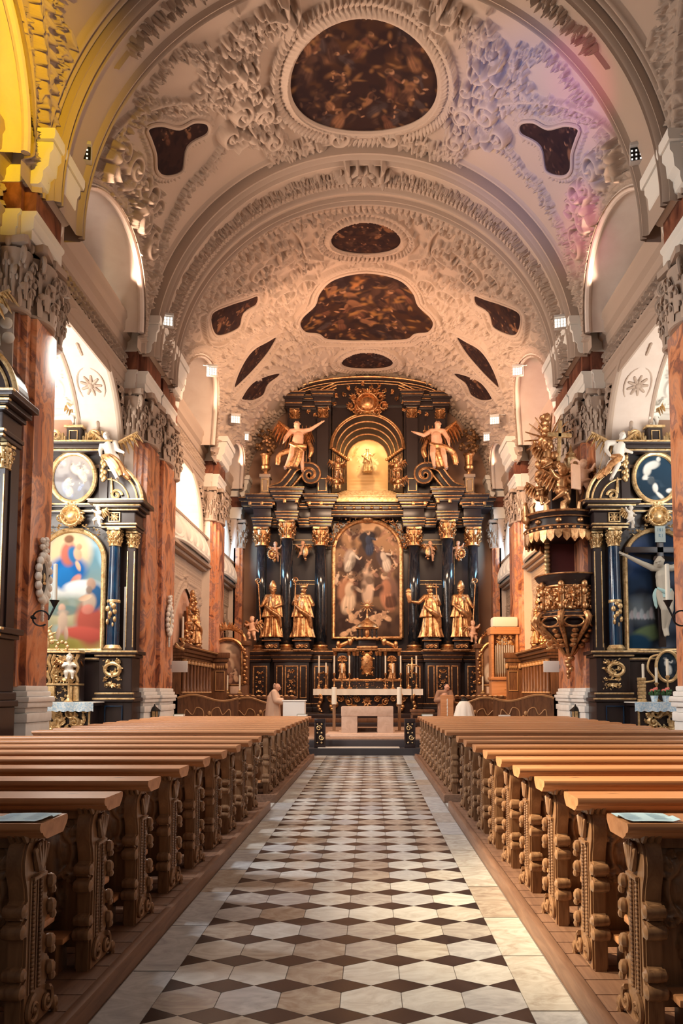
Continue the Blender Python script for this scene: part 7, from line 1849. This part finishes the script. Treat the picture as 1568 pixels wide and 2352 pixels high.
# ================================================================ PULPIT on the right wide pier
PU = thing('pulpit', 'black and gold carved pulpit hanging on the right wide pier', 'pulpit', (5.72, 21.3, 3.3))
cx, cy = 5.72, 21.3
blk, gld = MB(), MB(); A0, A1 = PI*.5, PI*1.75
def ring_l(mb, prof, n=30, m=1.0): mb.lathe(prof, (cx, cy, 0), n)
ring_l(blk, [(.70, 3.75), (.86, 3.8), (.88, 3.86), (.80, 3.92), (.74, 4.0), (.72, 4.75), (.78, 4.85), (.86, 4.92), (.90, 5.0), (.88, 5.06), (.70, 5.08)])
ring_l(blk, [(.10, 2.9), (.2, 3.0), (.30, 3.2), (.52, 3.38), (.70, 3.5), (.74, 3.6), (.66, 3.66), (.70, 3.75)])
for k in range(8):
    a = PI*.35+k*2*PI/8; d = (math.cos(a), math.sin(a)); sd_ = (-d[1], d[0])
    gld.bbox(cx+d[0]*.76-.05, cx+d[0]*.76+.05, cy+d[1]*.76-.05, cy+d[1]*.76+.05, 4.0, 4.8, .02)
    for z in (4.75, 4.55, 4.15): gld.ell((cx+d[0]*.82, cy+d[1]*.82, z), (.09, .09, .11))
    P = spline([(cx+d[0]*.88, cy+d[1]*.88, 3.95), (cx+d[0]*.98, cy+d[1]*.98, 3.80), (cx+d[0]*.84, cy+d[1]*.84, 3.6), (cx+d[0]*.55, cy+d[1]*.55, 3.35), (cx+d[0]*.3, cy+d[1]*.3, 3.1), (cx+d[0]*.12, cy+d[1]*.12, 2.85)], 5); gld.tube(P, [.10-.06*i/len(P) for i in range(len(P))], 8)
    a2 = a+PI/8; e = (math.cos(a2), math.sin(a2)); s2 = (-e[1], e[0])
    for q in range(16):
        u = rg.uniform(-.22, .22); z = rg.uniform(4.1, 4.7); gld.ell((cx+e[0]*.74+s2[0]*u, cy+e[1]*.74+s2[1]*u, z), (.07, .07, .06))
    for q in range(4): gld.ell((cx+e[0]*(.66-.1*q)+s2[0]*.05, cy+e[1]*(.66-.1*q), 3.5-.13*q), (.11, .11, .08))
for (r_, z) in ((.905, 5.03), (.76, 4.86), (.89, 3.86), (.75, 3.6), (.74, 3.98)): gld.tube([(cx+r_*math.cos(2*PI*i/40), cy+r_*math.sin(2*PI*i/40), z) for i in range(42)], .022, 6)
for k in range(7): gld.ell((cx+.05*math.sin(k*2), cy, 2.85-.10*k), (.13-.012*k, .12-.012*k, .09))
rl = Relief(-PI, PI, 4.02, 4.74, .03)
for k in range(8):
    a = PI*.35+PI/8+k*PI/4; a = (a+PI) % (2*PI)-PI
    rl.stroke([(a-.28, 4.08), (a+.28, 4.08), (a+.28, 4.68), (a-.28, 4.68), (a-.28, 4.08)], .03, .05); rl.putto(a, 4.36, .5, .2, .12)
    for q in range(10): rl.acanthus(a+rg.uniform(-.24, .24), rg.uniform(4.12, 4.62), .16, rg.uniform(0, 6.3), .07)
rl.mesh(gld, lambda U, V, H: (cx+(.735+H)*np.cos(U), cy+(.735+H)*np.sin(U), V))
for k in range(8):
    a = PI*.35+PI/8+k*PI/4; P = [(cx+(.90-.05*abs(math.sin(t)))*math.cos(a+.30*math.cos(t)), cy+(.90-.05*abs(math.sin(t)))*math.sin(a+.30*math.cos(t)), 3.72+.14*math.sin(t)) for t in np.linspace(0, 2*PI, 18)]; gld.tube(P, .028, 6)
wpart('basket', blk, M['black'], PU); wpart('gilded_carving', gld, M['gold'], PU)
blk, gld = MB(), MB()
blk.box(cx-.42, cx+.55, 21.9, 22.2, 5.0, 6.3); wpart('back_panel', blk, mat('dark_red_panel', (.09, .015, .015), .5), PU)
for sg in (-1, 1):
    gld = MB()
    for z in np.arange(5.1, 6.2, .13): gld.ell((cx+.06+sg*.5, 21.85, z), (.09, .06, .09))
    wpart('panel_carving', gld, M['goldpale'], PU)
CP_ = thing('pulpit_canopy', 'black sounding board with gilded fringe above the pulpit', 'canopy', (5.55, 21.2, 6.1))
cx, cy = 5.55, 21.25
blk, gld = MB(), MB()
ring_l(blk, [(.02, 6.12), (.86, 6.10), (.98, 6.16), (1.02, 6.3), (.94, 6.36), (.92, 6.55), (1.0, 6.62), (1.08, 6.70), (1.02, 6.76), (.7, 6.8), (.02, 6.84)], 36)
for k in range(30):
    a = 2*PI*k/30; c_, s_ = math.cos(a), math.sin(a); q = .16+.08*abs(math.sin(k*.9))
    gld.prism([(-.11, 6.2), (.11, 6.2), (.09, 6.2-q), (0, 6.14-q*1.2), (-.09, 6.2-q)], lambda u, z, t: (cx+c_*(1.0+t)-s_*u, cy+s_*(1.0+t)+c_*u, z), -.02, .03)
    gld.ell((cx+c_*.97, cy+s_*.97, 6.26), (.07, .07, .06))
    if k % 3 == 0: gld.ell((cx+c_*.95, cy+s_*.95, 6.46), (.09, .09, .08))
for (r_, z, w_) in ((1.09, 6.70, .03), (.97, 6.58, .02), (1.03, 6.31, .025)): gld.tube([(cx+r_*math.cos(2*PI*i/40), cy+r_*math.sin(2*PI*i/40), z) for i in range(42)], w_, 6)
for k in range(9):
    a = PI*.75+k*PI/8*1.1; P = [(cx+math.cos(a)*1.03+.0, cy+math.sin(a)*1.03, 6.74), (cx+math.cos(a)*1.06, cy+math.sin(a)*1.06, 6.9), (cx+math.cos(a+.12)*1.08, cy+math.sin(a+.12)*1.08, 6.98)]; gld.tube(P, [.08, .07, .03], 6)
gld.cap((cx-1.0, cy-.2, 6.6), (cx-1.05, cy-.25, 7.05), .12, .05); wpart('board', blk, M['black'], CP_); wpart('gilding', gld, M['gold'], CP_)
blk = MB(); blk.bbox(5.25, 5.95, 21.1, 21.8, 6.8, 7.9, .03); blk.bbox(5.15, 6.1, 21.0, 21.9, 7.78, 8.0, .03); wpart('upper_block', blk, M['black'], CP_)
gld = MB(); rf = random.Random(8)
for k in range(46):                                            # billowing gilded clouds and rays climbing to the cross
    t = rf.random(); z = 7.7+1.9*t; gld.ell((5.15+rf.uniform(-.28, .22)*(1.1-t)-.05*t, 21.0+rf.uniform(-.2, .25), z), (.17*(1.1-t*.6), .14, .13), Euler((rf.uniform(-1, 1), rf.uniform(-1, 1), 0)), 8, 5)
for k in range(10): gld.cap((5.2, 21.0, 8.9), (5.2+.7*math.cos(.4+k*.35), 21.0, 8.9+.75*math.sin(.4+k*.35)), .04, .015, 6)
wpart('gilded_clouds', gld, M['gold'], CP_)
t = thing('gilded_cross', 'tall plain gilded cross on top of the pulpit canopy', 'cross', (5.38, 20.75, 8.2))
mb = MB(); mb.bbox(-.05, .05, -.04, .04, 0, 1.15, .01); mb.bbox(-.33, .33, -.04, .04, .68, .80, .01); obj('cross', mb, M['goldpale'], t); t.rotation_euler = (0, .06, 0)
t = thing('gilded_urn', 'gilded urn on the black block above the pulpit', 'urn', (5.82, 21.1, 8.0))
mb = MB(); mb.lathe([(.16, 0), (.1, .08), (.18, .2), (.2, .36), (.13, .46), (.15, .5), (.05, .6), (.03, .72), (.005, .8)], (0, 0, 0), 16); obj('body', mb, M['goldpale'], t)
for (nm, lab, loc, h, var, rz, mm) in (('gilded_cherub', 'gilded cherub sitting at the left rim of the pulpit canopy', (4.85, 20.75, 6.75), .95, 2, .6, M['gold']), ('tablet_bearer', 'gilded figure holding two stone tablets on the pulpit canopy', (5.38, 20.45, 6.75), 1.25, 1, .5, M['gold']),
        ('spear_cherub', 'pale cherub with a long thin spear above the pulpit canopy', (6.05, 20.7, 7.15), 1.05, 0, -.3, M['flesh']), ('crouching_angel', 'gilded angel climbing below the cross on the pulpit canopy', (5.05, 20.8, 7.75), 1.1, 1, .9, M['gold'])):
    t = putto(nm, lab, loc, h, var, rz, mm)
    if nm == 'tablet_bearer': mb = MB(); mb.bbox(.0, .24, -.34, -.28, .40, .95, .02); mb.tube([(.24*(.5+.5*math.cos(PI*i/8)), -.31, .95+.1*math.sin(PI*i/8)) for i in range(9)], .03, 6); obj('tablets', mb, M['flesh'], t)
    if nm == 'spear_cherub': mb = MB(); mb.cap((.20, -.1, -.1), (.62, -.1, 1.55), .014, .006, 6); obj('spear', mb, M['goldpale'], t)
# ================================================================ FLOODLIGHTS along the cornice
LMP = [(188, 350, 14.9, .31, 0), (261, 493, 18.3, .29, 1), (384, 737, 21.0, .30, 1), (487, 852, 25.2, .30, 1), (541, 963, 31.2, .34, 1), (562, 1003, 34.5, .34, 1),
       (1468, 352, 14.9, .31, 0), (1399, 496, 18.3, .29, 1), (1287, 741, 21.0, .30, 1), (1189, 852, 25.2, .30, 1), (1136, 965, 31.2, .34, 1), (1120, 1004, 34.5, .34, 1)]
for k, (px, py, Y, sz, on) in enumerate(LMP):
    x, z = onY(px, py, Y); s = -1 if x < 0 else 1; j = k % 6; sz *= 1.2
    t = thing('floodlight', 'square LED floodlight on the %s cornice, %s from the viewer' % (names[s], ORD[j]), 'lamp', (x, Y, z), -s*.25, 'cornice floodlights')
    mb = MB(); mb.bbox(-sz/2, sz/2, -.02, .14, -sz*.42, sz*.55, .015); mb.bbox(-sz/2, sz/2, -.10, .02, sz*.36, sz*.55, .01); obj('housing', mb, M['steel'], t)
    mb = MB()
    for i in range(4):
        for q in range(3):
            a, b = -sz*.44+i*sz*.225, -sz*.38+q*sz*.24; g_ = .15 if on else .09
            mb.box(a, a+sz*g_, -.03, -.018, b, b+sz*(g_+.03 if on else .10))
    ln_ = obj('lens', mb, M['led'] if on else M['led_dim'], t)
    if not on: mb = MB(); mb.box(-sz*.47, sz*.47, -.024, -.021, -sz*.41, sz*.34); obj('reflector', mb, M['iron'], t)
    mb = MB(); L_ = .95 if j in (0, 2, 4) else .3
    mb.bbox(s*.05, s*L_, .02, .06, sz*.5, sz*.5+.04, .005)
    if j in (0, 2, 4): mb.cap((s*.55, .04, sz*.5), (s*.6, .04, -.15), .012, .012, 6)
    obj('arm', mb, M['steel'], t)
# ================================================================ THINGS ON THE PIERS
def sticks(name, label, cat, loc, grp=None): return thing(name, label, cat, loc, 0, grp)
for s in (-1, 1):
    sd = names[s]
    x = s*5.95; t = sticks('hymn_board', 'blank white display board on an arm at the %s wide pier' % sd, 'sign', (x, 24.4, 2.62))
    mb = MB(); mb.bbox(-.25, .25, -.04, .04, -.18, .18, .01); obj('board', mb, M['white_paint'], t)
    mb = MB(); mb.bbox(s*.22, s*.34, -.02, .03, -.06, .06, .005); obj('arm', mb, M['steel'], t)
    z0, z1 = (2.08, 4.65) if s < 0 else (2.15, 3.12)
    t = sticks('column_speaker', 'slim white vertical speaker on the edge of the %s wide pier' % sd, 'speaker', (s*6.44 if s < 0 else s*6.40, 20.56, z0))
    mb = MB(); mb.bbox(-.065, .065, -.07, .07, 0, z1-z0, .012); obj('cabinet', mb, M['white_paint'], t)
    mb = MB()
    for q in range(4 if s < 0 else 2): mb.bbox(-.067, .067, -.072, .0, (z1-z0)*(.25*q+.02), (z1-z0)*(.25*q+.02)+.012, .002)
    obj('joint_lines', mb, M['steel'], t)
    for (Y, X, z, h, lab) in [q for q in ((14.28, 6.05, 3.95, 1.55, 'nearest'), (23.3, 6.05, 4.0, 1.5, 'wide middle')) if s < 0 or q[0] > 20]:
        t = sticks('stucco_wreath', 'white stucco wreath around a small dark oval on the %s %s pier' % (lab, sd), 'wall ornament', (s*X, Y, z))
        mb = MB(); n = 16
        for q in range(n):
            a = 2*PI*q/n; mb.ell((-s*.05, .24*math.cos(a), .43*math.sin(a)), (.07, .085, .085), n=8, m=5)
        mb.tube([(-s*.03, .19*math.cos(2*PI*i/24), .36*math.sin(2*PI*i/24)) for i in range(26)], .05, 6)
        for q in range(7): mb.ell((-s*.05, .10*math.sin(q*2.2), .50+.04*q), (.06, .07, .06), n=7, m=4)
        for q in range(6): mb.ell((-s*.04, 0, -.52-.055*q), (.04, .045-.005*q, .04), n=7, m=4)
        obj('wreath', mb, M['cream'], t)
        mb = MB(); mb.ell((-s*.02, 0, 0), (.03, .17, .33), n=18, m=10); obj('dark_oval', mb, M['iron'], t)
        mb = MB(); mb.ell((-s*.05, 0, .0), (.03, .03, .10), n=8, m=6); mb.ell((-s*.06, 0, -.1), (.03, .06, .03), n=8, m=5); obj('candle_cup', mb, M['goldpale'], t)
    # wrought sconce with candle on the nearest pier, candle bracket on the wide pier
    x, z = onY(102, 1420, 14.7) if s < 0 else (6.05, 3.6)
    t = sticks('iron_sconce', 'black iron ring bracket with a tall candle on the nearest %s pier' % sd, 'sconce', (s*6.02, 13.9, 3.15))
    mb = MB(); mb.tube([(-s*.16+.15*math.cos(2*PI*i/20), -.02, .0+.14*math.sin(2*PI*i/20)) for i in range(18)], .016, 6); mb.cap((0, 0, .02), (-s*.05, 0, 0), .04, .02); mb.cap((-s*.30, -.02, -.02), (-s*.40, -.02, .2), .016, .02); mb.lathe([(.02, .2), (.07, .3), (.09, .33), (.02, .33)], (-s*.40, -.02, 0), 10); obj('bracket', mb, M['iron'], t)
    mb = MB(); mb.lathe([(.045, .33), (.04, 1.0), (.005, 1.01)], (-s*.40, -.02, 0), 10); obj('candle', mb, M['wax'], t)
    t = sticks('candle_bracket', 'gilded wall bracket with a white candle beside the %s display board' % sd, 'sconce', (s*6.02, 24.2, 3.35))
    mb = MB(); P = spline([(0, 0, 0), (-s*.14, 0, -.14), (-s*.26, 0, -.02), (-s*.2, 0, .06)], 5); mb.tube(P, .03, 6); mb.lathe([(.03, 0), (.10, .1), (.12, .13), (.03, .14)], (-s*.2, 0, .04), 10)
    for q in range(5): mb.ell((-s*(.02+.05*q), 0, -.1-.02*q), (.05, .05, .05), n=6, m=4)
    obj('bracket', mb, M['goldpale'], t)
    mb = MB(); mb.lathe([(.035, .18), (.033, .85), (.005, .86)], (-s*.2, 0, 0), 10); obj('candle', mb, M['wax'], t)
    t = sticks('iron_lantern', 'small black iron lantern on the pale plinth of the %s wide pier' % sd, 'lantern', (s*5.93, 21.6 if s < 0 else 21.55, .95))
    mb = MB(); mb.lathe([(.17, .34), (.10, .40), (.03, .46), (.01, .52)], (0, 0, 0), 6); mb.lathe([(.12, .0), (.13, .03), (.05, .08)], (0, 0, 0), 6); mb.lathe([(.06, -.12), (.02, -.02), (.05, 0)], (0, 0, 0), 8)
    for q in range(6): mb.cap((.11*math.cos(q*PI/3), .11*math.sin(q*PI/3), .02), (.13*math.cos(q*PI/3), .13*math.sin(q*PI/3), .34), .012, .012, 5)
    mb.lathe([(.16, .32), (.17, .34), (.12, .35)], (0, 0, 0), 6); obj('cage', mb, M['iron'], t)
    mb = MB(); mb.lathe([(.09, .03), (.10, .33)], (0, 0, 0), 6); obj('glass', mb, M['goldpale'], t)
# gilded shrine groups in the pointed niches of the choir
for s in (-1, 1):
    t = thing('niche_shrine', 'gilded figure shrine in the pointed niche above the %s choir stall' % names[s], 'shrine', (s*6.5, 27.9, 3.42))
    mb = MB(); mb.bbox(-.2*s, .18*s, -1.3, 1.3, -.02, .12, .02); mb.bbox(-.05, .1, -.7, .7, .12, 1.3, .03); obj('block', mb, M['stall'], t)
    mb = MB(); rf = random.Random(6)
    for k in range(70):
        y = rf.uniform(-.95, .95); z = rf.uniform(.1, 2.0*(1-(abs(y)/1.05)**2)+.1); mb.ell((-s*rf.uniform(.08, .2), y, z), (.09, .10, .09), Euler((rf.uniform(-1, 1), 0, 0)), 7, 5)
    for y in (-.75, .75): mb.tube([(-s*.14, y+.06*math.sin(k), .12+.12*k) for k in range(12)], .07, 6)
    obj('gilding', mb, M['gold'], t)
    f = saint('niche_saint', 'gilded standing saint inside the %s choir niche shrine' % names[s], (s*6.28, 27.9, 3.56), 1.25, 20+s, 'crown', dict(el=(-.18, -.04, .66), hl=(-.1, -.14, .7)), grp=None); f.rotation_euler = (0, 0, s*-PI/2*.7)
# ================================================================ small choir altar with painting (left), its twin and a small organ (right)
def paint_small(c):
    c.grad((.10, .05, .04), (.50, .30, .20)); u, v, W_, H_ = c.u0, c.v0, c.u1-c.u0, c.v1-c.v0; P = lambda a, b: (u+a*W_, v+b*H_)
    c.ell(*P(.62, .82), .45, .4, 0, (.92, .74, .56), .9, .9); c.wash(5, (.10, .05, .04), .5, .68, .7)
    c.figure(*P(.26, .30), .95, -.25, (.62, .50, .40), (.70, .46, .34), (.60, .48, .38)); c.figure(*P(.56, .42), .8, .2, (.30, .17, .12), (.74, .5, .36), (.60, .42, .30), -1); c.figure(*P(.82, .20), .6, .1, (.58, .38, .26), (.74, .50, .36), None, -1); c.figure(*P(.62, .14), .5, 0, (.40, .22, .15), (.74, .5, .36))
for s in (-1, 1):
    Yq = 31.3 if s < 0 else 33.2; cxq = s*5.75 if s < 0 else 5.65
    t = thing('choir_altar', 'small dark choir altar with an arched picture, at the %s of the high altar' % names[s], 'altar', (cxq, Yq+.3, .43), 0, 'small choir altars')
    blk, gld = MB(), MB()
    blk.bbox(cxq-.85, cxq+.85, Yq+.1, Yq+.6, .43, 2.1, .02); blk.bbox(cxq-.95, cxq+.95, Yq-.25, Yq+.6, 1.62, 1.74, .02); blk.bbox(cxq-.78, cxq+.78, Yq+.2, Yq+.6, 2.1, 3.9, .02)
    for sg in (-1, 1):
        blk.bbox(cxq+sg*.62, cxq+sg*.86, Yq+.1, Yq+.5, 2.1, 3.75, .02); blk.bbox(cxq+sg*.60, cxq+sg*.95, Yq+.02, Yq+.5, 3.72, 3.92, .02)
        for k in range(10): gld.ell((cxq+sg*(.74+.05*math.sin(k*2)), Yq+.06, 2.2+.15*k), (.07, .05, .07))
        for k in range(12): gld.cap((cxq+sg*(.05+.05*k), Yq+.1, 4.2+.28*math.cos(k*.14)), (cxq+sg*(.1+.05*k), Yq+.05, 4.42+.25*math.cos(k*.2)-.1*(k % 2)), .07, .03, 6)
        gld.tube([(cxq+sg*(.72-.72*(1-math.cos(PI/2*i/10))), Yq+.12, 3.92+.5*math.sin(PI/2*i/10)) for i in range(11)], .07, 6)
    gld.tube([(cxq+.66*math.cos(PI*i/16), Yq+.12, 3.45+.55*math.sin(PI*i/16)) for i in range(17)], .08, 8)
    gld.bbox(cxq-.70, cxq+.70, Yq+.1, Yq+.2, 2.05, 2.14, .01)
    for sg in (-1, 1): gld.bbox(cxq+sg*.60-.04, cxq+sg*.60+.04, Yq+.1, Yq+.2, 2.1, 3.5, .01)
    wpart('body', blk, M['stall'], t); wpart('gilding', gld, M['gold'], t)
    q = thing('small_painting', 'arched picture of kneeling figures in bright light on the %s choir altar' % names[s], 'painting', (cxq, Yq+.17, 2.1))
    pts = [(cxq-.56, 2.14), (cxq+.56, 2.14)]+[(cxq+.56*math.cos(PI*i/16), 3.42+.5*math.sin(PI*i/16)) for i in range(17)]
    o_ = picture('canvas', pts, lambda U, V, H: (U, np.full_like(U, Yq+.17), V), paint_small, .02, M['art'], q, 9); o_.matrix_parent_inverse = Matrix.Translation(-Vector(q.location))
    putto('standing_cherub', 'pale cherub standing on the %s side of the %s choir altar' % ('right' if s < 0 else 'left', names[s]), (cxq-s*1.0, Yq+.2, 3.92), 1.0, 0, .4*s, M['flesh'], grp='choir altar cherubs')
    putto('gilded_cherub', 'gilded cherub blowing upward on the outer side of the %s choir altar' % names[s], (cxq+s*.75, Yq+.2, 3.92), .95, 1, -.4*s, M['gold'], grp='choir altar cherubs')
    for k, x in enumerate((-.62, .05, .55)): candle('choir_candlestick', '%s candle on the %s small choir altar' % (('leftmost', 'middle', 'rightmost')[k], names[s]), (cxq+x, Yq-.05, 1.745), .12, .62, M['goldpale'], 'choir altar candles', .035)
    for k, x in enumerate((-.25, .35)):
        b = thing('altar_card', 'pale framed card, %s one on the %s small choir altar' % (('left', 'right')[k], names[s]), 'card', (cxq+x, Yq-.1, 1.745)); mb = MB(); mb.bbox(-.22+.05*k, .22-.05*k, -.02, .02, 0, .30, .01); obj('card', mb, M['stone'], b)
OX, OYy = 5.62, 30.9
t = thing('chamber_organ', 'small wooden organ with silver pipes beside the right choir stall', 'organ', (OX, OYy+.4, .43))
wd, gl = MB(), MB()
wd.bbox(OX-.55, OX+.55, OYy+.05, OYy+.8, .43, 2.35, .02); wd.bbox(OX-.6, OX+.6, OYy-.05, OYy+.8, 2.3, 2.42, .02)
for x in (-.55, .45): wd.bbox(OX+x, OX+x+.10, OYy, OYy+.8, 2.35, 4.25, .015)
wd.bbox(OX-.6, OX+.6, OYy-.06, OYy+.8, 4.15, 4.45, .03); wd.box(OX-.5, OX+.5, OYy+.4, OYy+.7, 2.35, 4.2)
for z in (1.0, 1.6): wd.bbox(OX-.5, OX+.5, OYy+.0, OYy+.1, z, z+.08, .01)
wpart('case', wd, M['pine'], t)
for k in range(9):
    hh = 1.75-.10*abs(k-4); x = OX-.36+.09*k
    mb = MB(); mb.lathe([(.012, 2.42), (.038, 2.62), (.038, 2.42+hh*.95), (.034, 2.42+hh*.95)], (x, OYy+.15, 0), 10); wpart('organ_pipe', mb, M['white_paint'] if 0 else M['pipe'] if 'pipe' in M else M.setdefault('pipe', mat('tin_pipe', (.72, .62, .50), .3, .7)), t)
mb = MB(); ornpanel(mb, OX-.42, OX+.42, 3.7, 4.15, OYy+.1, 3, 3, .06); wpart('carved_screen', mb, M['stallgold'], t)
b = thing('white_roll', 'white cloth-covered box lying on top of the small organ', 'box', (OX, OYy+.3, 4.45)); mb = MB(); mb.bbox(-.5, .55, -.3, .3, 0, .42, .10); obj('cover', mb, M['cloth'], b)
